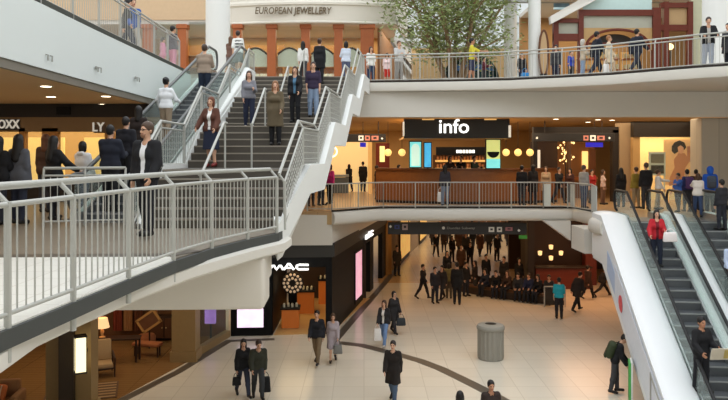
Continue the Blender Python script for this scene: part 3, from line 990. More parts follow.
# ============================================================ upper right shop: red-brown frame, arch, lit shelves
RY = 31.2
s = 700 / RY
sh = thing('shop_front', 'upper floor shop with red-brown timber frame and wide arched lit opening', 'shop front', (11, RY, Z_TOP))
def px(x): return (x - HX) / s
def pz(y): return ZC - (y - HY) / s
fr = [(553, 558, 20, 84), (578, 583, 10, 84), (652, 660, 8, 84), (663, 668, 2, 84), (687, 692, 2, 84)]
for a, b, y1, y2 in fr:
    build('post', MB().box(px(a), px(b), RY - 0.12, RY + 0.12, Z_TOP, pz(y1)), M_REDWOOD, sh)
for a, b, y1, y2 in ((553, 583, 34, 41), (580, 660, 10, 16), (660, 692, 3, 8), (660, 692, 25, 31), (553, 583, 19, 23)):
    build('beam', MB().box(px(a), px(b), RY - 0.1, RY + 0.1, pz(y2), pz(y1)), M_REDWOOD, sh)
M_GREYP = mat('grey_green_panel', (178, 178, 164), 0.6)
build('upper_panel', MB().box(px(583), px(652), RY + 0.02, RY + 0.08, pz(28), pz(16)), M_GREYP, sh)
build('upper_panel', MB().box(px(558), px(578), RY + 0.02, RY + 0.08, pz(34), pz(23)), M_GREYP, sh)
build('upper_panel', MB().box(px(668), px(687), RY + 0.02, RY + 0.08, pz(25), pz(8)), mat('sand_panel', (190, 158, 116), 0.6), sh)
build('upper_glazing', MB().box(px(583), px(652), RY + 0.02, RY + 0.06, pz(10), pz(-12)), mat('pale_teal_glass', (196, 222, 220), 0.2), sh)
# arch
A0, A1 = px(583), px(652)
cxr = (A0 + A1) / 2
arc_i = [(A0 + 0.15, pz(50))] + [(cxr - (A1 - A0 - 0.3) / 2 * math.cos(math.pi * i / 16), pz(46) + 0.72 * math.sin(math.pi * i / 16)) for i in range(17)] + [(A1 - 0.15, pz(50))]
arch_poly = [(x, RY - 0.02, z) for x, z in arc_i] + [(A1, RY - 0.02, pz(50)), (A1, RY - 0.02, pz(28)), (A0, RY - 0.02, pz(28)), (A0, RY - 0.02, pz(50))]
build('arch_spandrel', MB().slab(arch_poly, (0, 0.12, 0)), mat('golden_spandrel', (190, 154, 104), 0.6), sh)
build('arch_trim', MB().tube([(x, RY - 0.05, z) for x, z in arc_i], 0.06, 6), M_REDWOOD, sh)
pts2 = [(cxr - 0.85 * math.cos(math.pi * i / 12), RY + 0.4, pz(41) + 0.38 * math.sin(math.pi * i / 12)) for i in range(13)]
build('dark_fanlight', MB().slab(pts2, (0, 0.05, 0)), mat('dark_bronze', (48, 40, 34), 0.5), sh)
build('lintel', MB().box(A0, A1, RY + 0.4, RY + 0.5, pz(43), pz(41)), M_REDWOOD, sh)
for i, (a, b, nm_) in enumerate(((588, 607, 'by the timber corner'), (612, 632, 'under the middle of the arch'), (636, 651, 'beside the double post'))):
    t = thing('lit_shelf_unit', 'lit shelf unit inside the arched upper shop, %s' % nm_, 'shelf', (px((a + b) / 2), RY + 1.6, Z_TOP), 0, 'lit shelf units inside the arched shop')
    xa, xb = px(a), px(b)
    build('back_panel', MB().box(xa, xb, RY + 1.8, RY + 1.86, Z_TOP, Z_TOP + 2.0), mat('amber_panel', (226, 180, 110), 0.5, emit=0.3), t)
    for k in range(4):
        zz = Z_TOP + 0.1 + 0.5 * k
        bd = build('shelf_board', MB().box(xa, xb, RY + 1.4, RY + 1.8, zz, zz + 0.05), M_WOOD, t)
        g = MB()
        for q in range(4):
            g.obox((xa + (xb - xa) * (q + .5) / 4, RY + 1.55, zz + 0.17), (0.1, 0.14, 0.2 + 0.05 * ((q + k) % 2)), 0, 0.02)
        build('goods', g, mat('pale_goods', (238, 220, 176), 0.5, var=0.3, scale=20), t)
gl = thing('globe_lamp', 'round glowing lamp in the upper shop window beside the double post', 'lamp', (px(675), RY + 0.5, Z_TOP))
c = (px(675), RY + 0.5, pz(45))
build('globe', MB().ball(c, 0.15, 10), mat('warm_globe', (255, 222, 160), 0.4, var=0, emit=2.2), gl, 60)
build('stand', MB().tube([(c[0], c[1], Z_TOP), (c[0], c[1], c[2] - 0.14)], 0.03, 8).lathe([(0.18, 0), (0.16, 0.04), (0.03, 0.05)], (c[0], c[1], Z_TOP), 16), M_DARK, gl, 40)
struct('wall_upper_end', MB().box(px(692), px(712), RY + 0.1, RY + 0.3, Z_TOP, 15), mat('pale_green_wall', (200, 200, 172), 0.6))
struct('wall_sloping_roof', MB().slab([(px(548), RY - 0.5, pz(26)), (px(604), RY - 0.4, pz(-4)), (px(590), RY - 0.4, pz(-6)), (px(548), RY - 0.4, pz(18))], (0, 0.3, 0)), M_OFFWHITE)

# ============================================================ MID LEVEL: info desk
IY = 30.4
t = thing('info_sign', 'wide dark bronze sign with white lit lettering info above the desk', 'sign', (3.95, 29.6, 7.7))
s = 700 / 29.6
xa, xb = (404 - HX) / s, (510 - HX) / s
build('panel', MB().obox(((xa + xb) / 2, 29.72, 8.12), (xb - xa, 0.18, 0.82), 0, 0.02), mat('bronze_panel', (40, 33, 27), 0.4), t)
tx = text_mb('info', 1.26, 0.6, 0.05, bold=0.008)
tx.moved(((454 - HX) / s, 29.6, 7.92))
build('lettering', tx, M_SIGNTXT, t)
for x in (428, 490):
    build('spot_bar', MB().tube([((x - 6 - HX) / s, 29.5, 8.5), ((x + 6 - HX) / s, 29.5, 8.5)], 0.03, 6), mat('bronze_spot', (220, 176, 110), 0.4, emit=0.8), t)
mk = MB().box((403 - HX) / s, (404.3 - HX) / s, 29.5, 29.8, 7.8, 8.4)
build('end_strip', mk, M_ICON_W, t)
build('end_strip', MB().box((508.5 - HX) / s, (510.5 - HX) / s, 29.5, 29.62, 7.75, 8.25), M_ICON_W, t)
# canopy behind the sign
struct('ceiling_info_canopy', MB().box((404 - HX) / s, (510 - HX) / s, 29.85, 34, 7.7, 7.78), mat('canopy_gold', (206, 164, 104), 0.6))

dk_ = thing('info_desk', 'long curved wooden counter of the info desk behind the straight railing', 'counter', (5.2, 32.0, Z_MID))
def arcline(x0, x1, yb, bow, n=18):
    return [(x0 + (x1 - x0) * i / n, yb - bow * math.sin(math.pi * i / n), 0) for i in range(n + 1)]
pts = arcline(0.55, 9.0, 32.6, 1.4)
build('front', MB().sweep(pts, [(-0.12, Z_MID + 0.1), (0, Z_MID + 0.1), (0.0, 6.32), (-0.12, 6.32)]), M_COUNTER, dk_)
build('counter_top', MB().sweep(pts, [(-0.4, 6.32), (0.08, 6.32), (0.08, 6.4), (-0.4, 6.4)]), mat('counter_top', (112, 66, 34), 0.3), dk_)
build('plinth', MB().sweep(pts, [(-0.14, Z_MID), (0.02, Z_MID), (0.02, Z_MID + 0.12), (-0.14, Z_MID + 0.12)]), M_DARK, dk_)

def screen(x0, x1, y0, y1, yy, label, kind):
    s = 700 / yy
    a, b = (x0 - HX) / s, (x1 - HX) / s
    z1, z0 = ZC - (y0 - HY) / s, ZC - (y1 - HY) / s
    t = thing('advert_screen', label, 'screen', ((a + b) / 2, yy, z0))
    build('casing', MB().obox(((a + b) / 2, yy + 0.08, (z0 + z1) / 2), (b - a + 0.08, 0.14, z1 - z0 + 0.1), 0, 0.02), M_DARK, t)
    m = mat('screen_' + kind, {'teal': (120, 214, 212), 'blue': (70, 172, 220), 'mixed': (196, 200, 120)}[kind], 0.3, var=0.25, scale=5, emit=0.9)
    build('display', MB().box(a, b, yy, yy + 0.02, z0, z1), m, t)
    return t, a, b, z0, z1
t, a, b, z0, z1 = screen(410, 421, 142, 167, 31.0, 'lit upright screen with a pale arch picture on the info desk', 'teal')
pp = [(a + 0.06, 30.985, z0 + 0.05)] + [((a + b) / 2 - ((b - a) / 2 - .06) * math.cos(math.pi * i / 10), 30.985, z1 - 0.3 + 0.22 * math.sin(math.pi * i / 10)) for i in range(11)] + [(b - 0.06, 30.985, z0 + 0.05)]
build('arch_picture', MB().slab(pp, (0, 0.01, 0)), mat('screen_pale', (196, 226, 208), 0.3, var=0.1, emit=0.9), t)
build('leg', MB().box(a + 0.1, b - 0.1, 31.05, 31.12, 6.4, z0), M_DARK, t)
t, a, b, z0, z1 = screen(424.5, 431, 143, 167, 31.0, 'narrow lit blue screen beside the arch picture screen', 'blue')
build('leg', MB().box(a + 0.1, b - 0.1, 31.05, 31.12, 6.4, z0), M_DARK, t)
t, a, b, z0, z1 = screen(486.5, 500, 140, 168, 31.0, 'lit screen with a dark bowl shape picture over teal on the info desk', 'mixed')
build('teal_band', MB().box(a, b, 30.985, 31.0, z0, z0 + 0.4), MATS['screen_teal'], t)
pp = [((a + b) / 2 + 0.27 * math.cos(q), 30.98, z0 + 0.72 + 0.27 * math.sin(q)) for q in [math.pi + math.pi * i / 12 for i in range(13)]]
build('bowl_picture', MB().slab(pp, (0, 0.012, 0)), M_BLACK, t)
build('leg', MB().box(a + 0.1, b - 0.1, 31.05, 31.12, 6.4, z0), M_DARK, t)

# shops behind the desk
build('platform', MB().box(1.6, 7.2, 32.75, 34.6, Z_MID, Z_MID + 0.4), M_DARK, dk_)
bk = thing('shop_front', 'dim shop behind the info desk with black fascia and lit shelves', 'shop front', (5, 36.5, Z_MID))
s = 700 / 36.5
build('fascia', MB().box((436 - HX) / s, (487 - HX) / s, 36.4, 36.6, ZC - (155 - HY) / s, ZC - (147 - HY) / s), M_BLACK, bk)
lt = MB()
for i, x in enumerate((456, 459.2, 462.4, 465.6, 468.8, 472)):
    lt.box((x - HX) / s, (x + 2.2 - HX) / s, 36.36, 36.4, ZC - (153 - HY) / s, ZC - (150 - HY) / s)
build('lettering', lt, M_SIGNTXT, bk)
for i, yy in enumerate((160, 168, 176)):
    sb = build('lit_shelf', MB().box((436 - HX) / s, (487 - HX) / s, 36.5, 36.9, ZC - (yy + 2 - HY) / s, ZC - (yy - HY) / s), mat('lit_amber_shelf', (244, 190, 110), 0.5, var=0.2, emit=0.5), bk)
    g = MB()
    for q in range(16):
        xx = (438 + q * 3 - HX) / s
        g.obox((xx, 36.6, ZC - (yy - HY) / s + 0.1), (0.1, 0.1, 0.16 + 0.06 * (q % 3)), 0, 0.02)
    build('goods', g, mat('mixed_goods', (196, 132, 84), 0.5, var=0.5, scale=14), sb)
build('back_wall', MB().box((434 - HX) / s, (489 - HX) / s, 36.95, 37.1, Z_MID, 7.0), mat('dark_shop_back', (96, 66, 42), 0.6), bk)

# pendants
for i, (x, lb) in enumerate(((388, 'glowing globe pendant over the counter end next to the lit shop'), (402, 'glowing globe pendant close beside the arch picture screen'), (506, 'glowing globe pendant just past the dark bowl picture screen'), (518, 'glowing globe pendant in the middle of the row of three'), (530, 'glowing globe pendant next to the dark framed shop'))):
    yy = 32.6
    s = 700 / yy
    c = ((x - HX) / s, yy, ZC - (152.5 - HY) / s)
    t = thing('pendant_lamp', lb, 'pendant lamp', c, 0, 'globe pendants over the info desk')
    build('globe', MB().ball(c, 0.17, 10), mat('globe_glow', (255, 206, 120), 0.4, var=0, emit=1.15), t, 60)
    build('cord', MB().tube([(c[0], c[1], c[2] + 0.16), (c[0], c[1], 8.55)], 0.012, 5), M_DARK, t)


def wayfinder(name, x0, x1, y0, y1, yy, label, icons, text=None, mount=None):
    s = 700 / yy
    a, b = (x0 - HX) / s, (x1 - HX) / s
    z1, z0 = ZC - (y0 - HY) / s, ZC - (y1 - HY) / s
    t = thing(name, label, 'sign', ((a + b) / 2, yy, z0))
    build('panel', MB().obox(((a + b) / 2, yy + 0.1, (z0 + z1) / 2), (b - a, 0.16, z1 - z0), 0, 0.015), mat('charcoal_sign', (44, 40, 38), 0.5), t)
    for (xx, yc, w_, h_, m, kind) in icons:
        cx, cz = (xx - HX) / s, ZC - (yc - HY) / s
        hw, hh = w_ / s / 2, h_ / s / 2
        if kind == 'box':
            o = build('icon', MB().box(cx - hw, cx + hw, yy - 0.0, yy + 0.03, cz - hh, cz + hh), m, t)
            build('symbol', MB().box(cx - hw * .45, cx + hw * .45, yy - 0.012, yy, cz - hh * .35, cz + hh * .45), mat('icon_symbol', (52, 44, 48), 0.5), o)
        elif kind == 'arrow':
            d = hw
            build('arrow', MB().slab([(cx - d, yy, cz), (cx, yy, cz + d), (cx + d, yy, cz), (cx, yy, cz - d)], (0, 0.03, 0)), m, t)
        elif kind == 'ball':
            build('icon', MB().slab([(cx + hw * math.cos(q), yy, cz + hw * math.sin(q)) for q in [6.283 * i / 14 for i in range(14)]], (0, 0.03, 0)), m, t)
    for (xx, yb, w_, h_, tx, m) in (text or []):
        k = text_mb(tx, w_ / s, h_ / s, 0.02)
        k.moved(((xx - HX) / s, yy, ZC - (yb - HY) / s))
        build('lettering', k, m, t)
    for q in (0.15, 0.85):
        xx = a + (b - a) * q
        build('hanger', MB().tube([(xx, yy + 0.1, z1 - 0.02), (xx, yy + 0.1, mount)], 0.02, 6), M_DARK, t)
    return t


wayfinder('hanging_sign', 336, 386, 134, 142, 32.2, 'hanging dark sign with bright icons above the lit shop by the stairs',
          [(361, 138, 5, 5, M_ICON_W, 'box'), (367.5, 138, 5, 5, M_ICON_R, 'box'), (375, 138, 7, 4.5, M_ICON_R, 'box'), (382, 138.5, 2.5, 2, M_ICON_W, 'arrow')], None, 8.55)
wayfinder('hanging_sign', 533, 615, 133, 141.5, 31.6, 'hanging dark sign with bright icons across the dark framed shop',
          [(537, 138, 2.5, 2, M_ICON_W, 'arrow'), (586, 138, 5, 5, M_ICON_R, 'box'), (593, 138, 5.5, 5.5, M_ICON_W, 'box'), (601, 138, 7.5, 4.5, M_ICON_R, 'box'), (609.5, 138, 2.5, 2, M_ICON_W, 'arrow')], None, 8.55)
# blue lit panels under those icons
for x0, x1, y0, y1, yy, lb in ((360, 366, 142.5, 147, 32.6, 'small blue lit sign under the hanging sign by the stairs'), (586, 603, 142.5, 147, 32.2, 'small blue lit sign under the hanging sign of the dark framed shop')):
    s = 700 / yy
    t = thing('blue_sign', lb, 'sign', ((x0 + x1) / 2 / s - HX / s, yy, ZC - (y1 - HY) / s))
    build('panel', MB().box((x0 - HX) / s, (x1 - HX) / s, yy, yy + 0.06, ZC - (y1 - HY) / s, ZC - (y0 - HY) / s), M_ICON_B, t)
    build('hanger', MB().tube([((x0 + x1) / 2 / s - HX / s, yy + 0.03, ZC - (y0 - HY) / s), ((x0 + x1) / 2 / s - HX / s, yy + 0.03, 8.55)], 0.015, 6), M_DARK, t)

# dark framed shop
s = 700 / 33.0
fx = thing('shop_front', 'dark framed shop with sparkling window between the pendants and the tan pier', 'shop front', (9.5, 33, Z_MID))
def bx(x0, x1, y0, y1, ya, yb, m, n):
    build(n, MB().box((x0 - HX) / s, (x1 - HX) / s, ya, yb, max(Z_MID, ZC - (y1 - HY) / s), ZC - (y0 - HY) / s), m, fx)
bx(533, 537, 133, 210, 32.9, 33.3, M_DARK, 'frame_post')
bx(612, 618, 130, 210, 32.9, 33.3, M_DARK, 'frame_post')
bx(533, 618, 127, 133, 32.9, 33.2, M_DARK, 'header')
bx(568, 571, 141, 210, 33.0, 33.2, mat('bronze_mullion', (110, 76, 46), 0.4), 'mullion')
bx(537, 539.5, 150, 180, 32.86, 32.9, M_ICON_W, 'light_strip')
bx(539, 567, 141, 200, 34.6, 34.7, mat('dark_shop_wall', (66, 46, 34), 0.6), 'back_panel')
bx(571, 612, 141, 210, 35.6, 35.7, mat('brown_gold_wall', (150, 100, 54), 0.6), 'back_panel')
bx(599, 605, 151, 170, 35.5, 35.6, mat('lit_niche', (250, 200, 120), 0.4, emit=1.4), 'lit_niche')
bx(604, 611, 148, 205, 35.2, 35.3, mat('shelf_brown', (116, 70, 40), 0.5), 'side_shelf')
spk = MB()
rnd = random.Random(3)
for i in range(40):
    x, y = rnd.gauss(573, 4), rnd.gauss(154, 6)
    spk.ball(((x - HX) / s, 34.2 + rnd.uniform(-.1, .1), ZC - (y - HY) / s), rnd.uniform(.02, .06), 5)
build('sparkling_lights', spk, mat('sparkle', (255, 214, 140), 0.4, var=0, emit=1.8), fx, 60)
build('light_stand', MB().tube([((573 - HX) / s, 34.2, Z_MID), ((573 - HX) / s, 34.2, 7.5)], 0.03, 6), M_DARK, fx)
bx(571, 611, 178, 181, 34.8, 35.3, M_WOOD, 'display_table')
struct('wall_tan_pier', MB().box((618 - HX) / s, (634 - HX) / s, 32.8, 33.4, Z_MID, 8.6), M_TAN)

# poster shop
ps = thing('shop_front', 'shop with bright window and large portrait poster beside the escalator landing', 'shop front', (14.5, 32.6, Z_MID))
s = 700 / 32.4
def bx2(x0, x1, y0, y1, ya, yb, m, n, par=None):
    return build(n, MB().box((x0 - HX) / s, (x1 - HX) / s, ya, yb, max(Z_MID, ZC - (y1 - HY) / s), ZC - (y0 - HY) / s), m, par or ps)
bx2(633, 720, 118, 137, 32.3, 32.7, M_DARK, 'header')
bx2(633, 640, 137, 210, 32.4, 32.7, mat('sand_frame', (196, 156, 100), 0.6), 'side_pier')
bx2(640, 720, 137, 200, 32.42, 32.45, M_SHOPGLASS, 'window_pane')
bx2(640, 725, 130, 215, 34.4, 34.5, mat('glowing_yellow_wall', (240, 200, 132), 0.6, emit=0.5), 'back_wall')  # yellow wall glows by itself to look brightly lit
t = thing('portrait_poster', 'large poster of a dark haired woman in the bright shop window', 'poster', ((691 - HX) / s, 33.4, 6.0))
build('sheet', MB().box((673 - HX) / s, (709 - HX) / s, 33.4, 33.43, ZC - (186 - HY) / s, ZC - (139 - HY) / s), mat('poster_ground', (232, 172, 112), 0.5, var=0.12, emit=0.35), t)
def blob(n, pts, m, y):
    build(n, MB().slab([((x - HX) / s, y, ZC - (yy - HY) / s) for x, yy in pts], (0, 0.01, 0)), m, t)
blob('printed_hair', [(681, 146), (684, 142), (689, 140), (694, 142), (696, 147), (693, 151), (690, 150), (687, 152), (684, 154), (681, 151)], mat('print_dark_hair', (54, 34, 26), 0.5), 33.375)
blob('printed_body', [(684, 168), (683, 160), (686, 156), (688, 153), (694, 153), (697, 157), (699, 152), (701, 153), (699, 162), (695, 168), (694, 176), (690, 186), (678, 186), (679, 178)], mat('print_skin', (204, 128, 84), 0.5, emit=0.25), 33.372)
blob('printed_face', [(687, 147), (690, 145), (693, 147), (693.5, 151), (691, 154), (688, 153)], mat('print_face', (228, 156, 112), 0.5, emit=0.3), 33.368)
blob('printed_pink_note', [(697, 146), (707, 146), (707, 162), (697, 162)], mat('print_pink', (214, 140, 110), 0.5), 33.38)
t = thing('display_stand', 'white framed display stand with grey and dark panels in the bright window', 'display stand', ((664 - HX) / s, 33.2, Z_MID))
bxp = lambda x0, x1, y0, y1, ya, yb, m, n: bx2(x0, x1, y0, y1, ya, yb, m, n, t)
bxp(656, 673, 152, 176, 33.2, 33.26, M_WHITE, 'frame')
bxp(658, 671, 154, 163, 33.17, 33.2, mat('grey_picture', (134, 124, 110), 0.5), 'grey_panel')
bxp(658, 671, 165.5, 174, 33.17, 33.2, mat('dark_picture', (58, 48, 42), 0.5), 'dark_panel')
for x in (657, 671.5):
    bxp(x, x + 1, 176, 206, 33.2, 33.26, M_WHITE, 'leg')

# lit shop by the stairs
ls = thing('shop_front', 'warm lit shop with glass counter seen past the stair stringer', 'shop front', (-1.2, 40, Z_MID))
s = 700 / 40.0
bx3 = lambda x0, x1, y0, y1, ya, yb, m, n: build(n, MB().box((x0 - HX) / s, (x1 - HX) / s, ya, yb, max(Z_MID, ZC - (y1 - HY) / s), ZC - (y0 - HY) / s), m, ls)
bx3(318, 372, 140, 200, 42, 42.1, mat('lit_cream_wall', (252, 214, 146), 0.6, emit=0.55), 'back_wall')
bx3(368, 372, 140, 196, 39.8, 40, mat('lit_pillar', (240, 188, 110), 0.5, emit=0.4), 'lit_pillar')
bx3(376, 390, 143, 190, 40.8, 41, mat('deep_red_wall', (120, 44, 34), 0.6), 'red_wall')
bx3(380, 385, 146, 162, 40.6, 40.7, mat('lit_green_strip', (246, 232, 150), 0.4, emit=1.0), 'lit_strip')
lc = thing('display_counter', 'grey glass display counter inside the lit shop by the stairs', 'counter', ((340 - HX) / s, 40.6, Z_MID))
build('base', MB().obox(((340 - HX) / s, 40.6, Z_MID + 0.45), (0.95, 0.5, 0.9), 0, 0.03), mat('blue_grey_counter', (104, 116, 122), 0.4), lc)
build('top', MB().obox(((340 - HX) / s, 40.6, Z_MID + 1.0), (0.98, 0.55, 0.14), 0, 0.02), mat('pale_grey_top', (168, 176, 178), 0.3), lc)
wr = MB()
for i in range(24):
    a = 6.283 * i / 24
    wr.ball(((331 - HX) / s + 0.3 * math.cos(a), 41, 7.2 + 0.3 * math.sin(a)), 0.05, 5)
solo('ring_lamp', wr, mat('ring_glow', (255, 238, 200), 0.4, var=0, emit=2.0), 'round ring of small lights hanging in the lit shop by the stairs', 'lamp')

# ============================================================ shops behind the bridge
lf = thing('shop_front', 'golden lit shop windows under the brown band behind the bridge', 'shop front', (-9.5, 20.4, Z_BR))
s = 700 / 20.3
bx4 = lambda x0, x1, y0, y1, ya, yb, m, n: build(n, MB().box((x0 - HX) / s, (x1 - HX) / s, ya, yb, max(Z_BR, ZC - (y1 - HY) / s), ZC - (y0 - HY) / s), m, lf)
for x0, x1 in ((-40, -34), (18, 24), (41, 57), (104, 112), (150, 160)):
    bx4(x0, x1, 128, 205, 20.35, 20.55, mat('amber_pier', (184, 126, 62), 0.6), 'pier')
for x0, x1 in ((-34, 18), (24, 41), (57, 104)):
    bx4(x0, x1, 129, 205, 20.45, 20.47, M_SHOPGLASS, 'window_pane')
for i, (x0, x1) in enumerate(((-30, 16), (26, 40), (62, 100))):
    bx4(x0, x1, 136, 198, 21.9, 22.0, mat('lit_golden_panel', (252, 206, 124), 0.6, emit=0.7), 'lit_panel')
bx4(-40, 112, 182, 205, 20.38, 20.5, M_DARK, 'stall_riser')
k = text_mb('OXX', 0.62, 0.26, 0.04, bold=0.02)
k.moved(((9.5 - HX) / s, 20.28, ZC - (128.6 - HY) / s))
sg = thing('fascia_sign', 'dark sign with pale letters OXX on the brown band behind the bridge', 'sign', ((9.5 - HX) / s, 20.3, 7.75))
build('panel', MB().box((-6 - HX) / s, (19.5 - HX) / s, 20.3, 20.345, ZC - (130 - HY) / s, ZC - (119 - HY) / s), M_DARK, sg)
build('lettering', k, mat('pale_letters', (224, 220, 210), 0.4, emit=0.4), sg)
k = text_mb('LY', 0.34, 0.26, 0.04, bold=0.02)
k.moved(((99 - HX) / s, 20.28, ZC - (131.5 - HY) / s))
sg = thing('fascia_sign', 'small sign of pale letters on the brown band beside the escalator handrail', 'sign', ((99 - HX) / s, 20.3, 7.7))
build('lettering', k, MATS['pale_letters'], sg)
build('backing', MB().box((93.5 - HX) / s, (105 - HX) / s, 20.3, 20.345, ZC - (133 - HY) / s, ZC - (125 - HY) / s), mat('brown_backing', (92, 70, 50), 0.6), sg)
solo('black_vent', MB().obox(((61 - HX) / s, 20.46, ZC - (110.5 - HY) / s), (0.4, 0.06, 0.24), 0, 0.01), M_BLACK, 'black square vent in the dark band above the brown shop header', 'vent')

# hooks on the fascia
for (px_, py_), lb in zip(((47, 56), (97, 68), (136, 78)), ('small grey cleat on the white fascia nearest the picture edge', 'small grey cleat at the middle of the white fascia', 'small grey cleat on the white fascia nearest the escalator')):
    sx = (px_ - HX) / -6.03
    c = (-6.03, FPX / sx, ZC - (py_ - HY) / sx)
    t = thing('cleat', lb, 'cleat', c, 0, 'cleats on the white fascia')
    build('plate', MB().obox((c[0], c[1], c[2]), (0.02, 0.22, 0.05), 0, 0.005), M_RAILD, t)
    for d in (-0.09, 0.09):
        build('hook', MB().tube([(c[0], c[1] + d, c[2] + 0.02), (c[0] + 0.06, c[1] + d, c[2] + 0.01), (c[0] + 0.06, c[1] + d, c[2] - 0.1)], 0.015, 6), M_RAILD, t)

# ============================================================ LOWER LEVEL: black cosmetics shop
cs = thing('shop_front', 'black cosmetics shop at the corner with white lettering MAC over its open front', 'shop front', (-3.2, 28.4, 0))
C0, C1, C2 = Vector((-5.15, 26.9, 0)), Vector((-3.45, 27.4, 0)), Vector((-1.36, 29.2, 0))
pA0 = Vector((-5.15, 27.0, 0))
front = [(-5.2, 27.2, 0), (-1.4, 27.45, 0)]
# fascia along the front and the side
build('fascia', MB().slab([(-4.9, 27.15, 2.62), (-1.25, 27.4, 2.62), (-1.25, 27.4, 3.56), (-4.9, 27.15, 3.56)], (0, 0.25, 0)), M_BLACK, cs)
build('fascia_step', MB().slab([(-4.9, 27.02, 3.02), (-1.2, 27.27, 3.02), (-1.2, 27.27, 3.56), (-4.9, 27.02, 3.56)], (0, 0.12, 0)), mat('dark_grey_panel', (50, 48, 46), 0.4), cs)
sd0, sd1 = Vector((-1.25, 27.35, 0)), Vector((1.65, 43.0, 0))
sdir = (sd1 - sd0).normalized()
def sp(u, z, o=0.0):
    q = sd0 + sdir * u + Vector((sdir.y, -sdir.x, 0)) * o
    return (q.x, q.y, z)
SL = (sd1 - sd0).length
build('side_fascia', MB().slab([sp(0, 2.62), sp(SL, 2.62), sp(SL, 3.56), sp(0, 3.56)], (-0.25, 0, 0)), M_BLACK, cs)
build('side_fascia_step', MB().slab([sp(0, 3.02, .1), sp(SL, 3.02, .1), sp(SL, 3.56, .1), sp(0, 3.56, .1)], (-0.1, 0, 0)), MATS['dark_grey_panel'], cs)
build('side_wall', MB().slab([sp(0, 0), sp(4.3, 0), sp(4.3, 2.62), sp(0, 2.62)], (-0.25, 0, 0)), M_BLACK, cs)
build('side_wall', MB().slab([sp(4.3, 0), sp(6.6, 0), sp(6.6, 2.62), sp(4.3, 2.62)], (-0.25, 0, 0)), M_BLACK, cs)
build('side_wall', MB().slab([sp(8.6, 0), sp(9.6, 0), sp(9.6, 2.62), sp(8.6, 2.62)], (-0.25, 0, 0)), M_BLACK, cs)
build('side_wall', MB().slab([sp(12.6, 0), sp(SL, 0), sp(SL, 2.62), sp(12.6, 2.62)], (-0.25, 0, 0)), M_BLACK, cs)
build('corner_pier', MB().slab([(-1.5, 27.5, 0), (-1.27, 27.5, 0), (-1.27, 27.5, 2.62), (-1.5, 27.5, 2.62)], (0, 0.5, 0)), M_BLACK, cs)
build('screen_wall', MB().slab([(-5.15, 27.05, 0), (-3.55, 27.15, 0), (-3.55, 27.15, 3.0), (-5.15, 27.05, 3.0)], (0, 0.2, 0)), M_BLACK, cs)
build('return_wall', MB().slab([(-3.55, 27.15, 0), (-3.55, 32.3, 0), (-3.55, 32.3, 2.7), (-3.55, 27.15, 2.7)], (-0.12, 0, 0)), M_BLACK, cs)
struct('floor_cosmetics', MB().prism([(-3.5, 27.2), (-1.3, 27.45), (0.3, 34.2), (-3.5, 34.2)], 0.0, 0.01), mat('tan_store_floor', (214, 172, 112), 0.3))
build('back_wall', MB().box(-3.6, 0.1, 34.2, 34.3, 0, 3.4), mat('dark_cosmetics_back', (60, 44, 34), 0.6), cs)
build('store_ceiling', MB().prism([(-5, 27.3), (-1.5, 27.5), (0.2, 37), (-5, 37)], 3.42, 3.48), M_TAN, cs)
# lettering MAC from drawn strokes: wide letters
def stroke_letters(c, w, h, yv, depth, xdir=(1, 0, 0)):
    X = Vector(xdir)
    Nn = Vector((0, -depth, 0)) if abs(X.y) < 0.5 else Vector((depth, 0, 0))
    mb = MB()
    def pt(u, v):
        return tuple(Vector(c) + X * (u * w) + Vector((0, 0, v * h)))
    r = 0.09 * h + 0.018
    # M
    mb.tube([pt(0.0, 0.1), pt(0.06, 0.62), pt(0.1, 0.62), pt(0.17, 0.12), pt(0.24, 0.62), pt(0.28, 0.62), pt(0.34, 0.1)], r, 6)
    # A with a long bar
    mb.tube([pt(0.36, 0.1), pt(0.47, 0.85), pt(0.51, 0.85), pt(0.62, 0.1)], r, 6)
    mb.tube([pt(0.41, 0.34), pt(0.58, 0.34)], r * 0.8, 6)
    # C stretched
    mb.tube([pt(1.0, 0.72), pt(0.76, 0.74), pt(0.69, 0.6), pt(0.68, 0.4), pt(0.74, 0.16), pt(1.0, 0.16)], r, 6)
    return mb
s = 700 / 27.1
m_ = stroke_letters(((270.5 - HX) / s, 26.98, ZC - (270 - HY) / s), 1.48, 0.3, 0, 0.04)
build('lettering', m_, M_SIGNTXT, cs)
m_ = stroke_letters(sp(6.6, 2.9, 0.14), 2.0, 0.32, 0, 0.04, (sdir.x, sdir.y, 0))
build('lettering', m_, M_SIGNTXT, cs)
# lit purple picture on the black wall
t = thing('lightbox', 'lit lightbox with purple and white picture on the black shop wall', 'lightbox', (-4.35, 27.0, 0.5))
build('casing', MB().obox((-4.38, 27.02, 0.72), (1.12, 0.1, 0.84), 0.06, 0.01), M_BLACK, t)
build('picture', MB().obox((-4.38, 26.96, 0.72), (1.0, 0.03, 0.72), 0.06, 0.004), mat('purple_white_picture', (236, 206, 238), 0.3, var=0.35, scale=3.5, emit=1.3), t)
# pink tall lit panel on the side
t = thing('lightbox', 'tall narrow pink lightbox on the side wall of the cosmetics shop', 'lightbox', sp(3.0, 0.5))
build('picture', MB().slab([sp(4.6, 0.4, 0.06), sp(6.0, 0.4, 0.06), sp(6.0, 2.5, 0.06), sp(4.6, 2.5, 0.06)], (-0.04, 0, 0)), mat('pink_picture', (236, 170, 190), 0.3, var=0.35, scale=3.5, emit=0.9), t)
build('casing', MB().slab([sp(4.5, 0.2, 0.04), sp(6.1, 0.2, 0.04), sp(6.1, 2.6, 0.04), sp(4.5, 2.6, 0.04)], (-0.03, 0, 0)), M_BLACK, t)
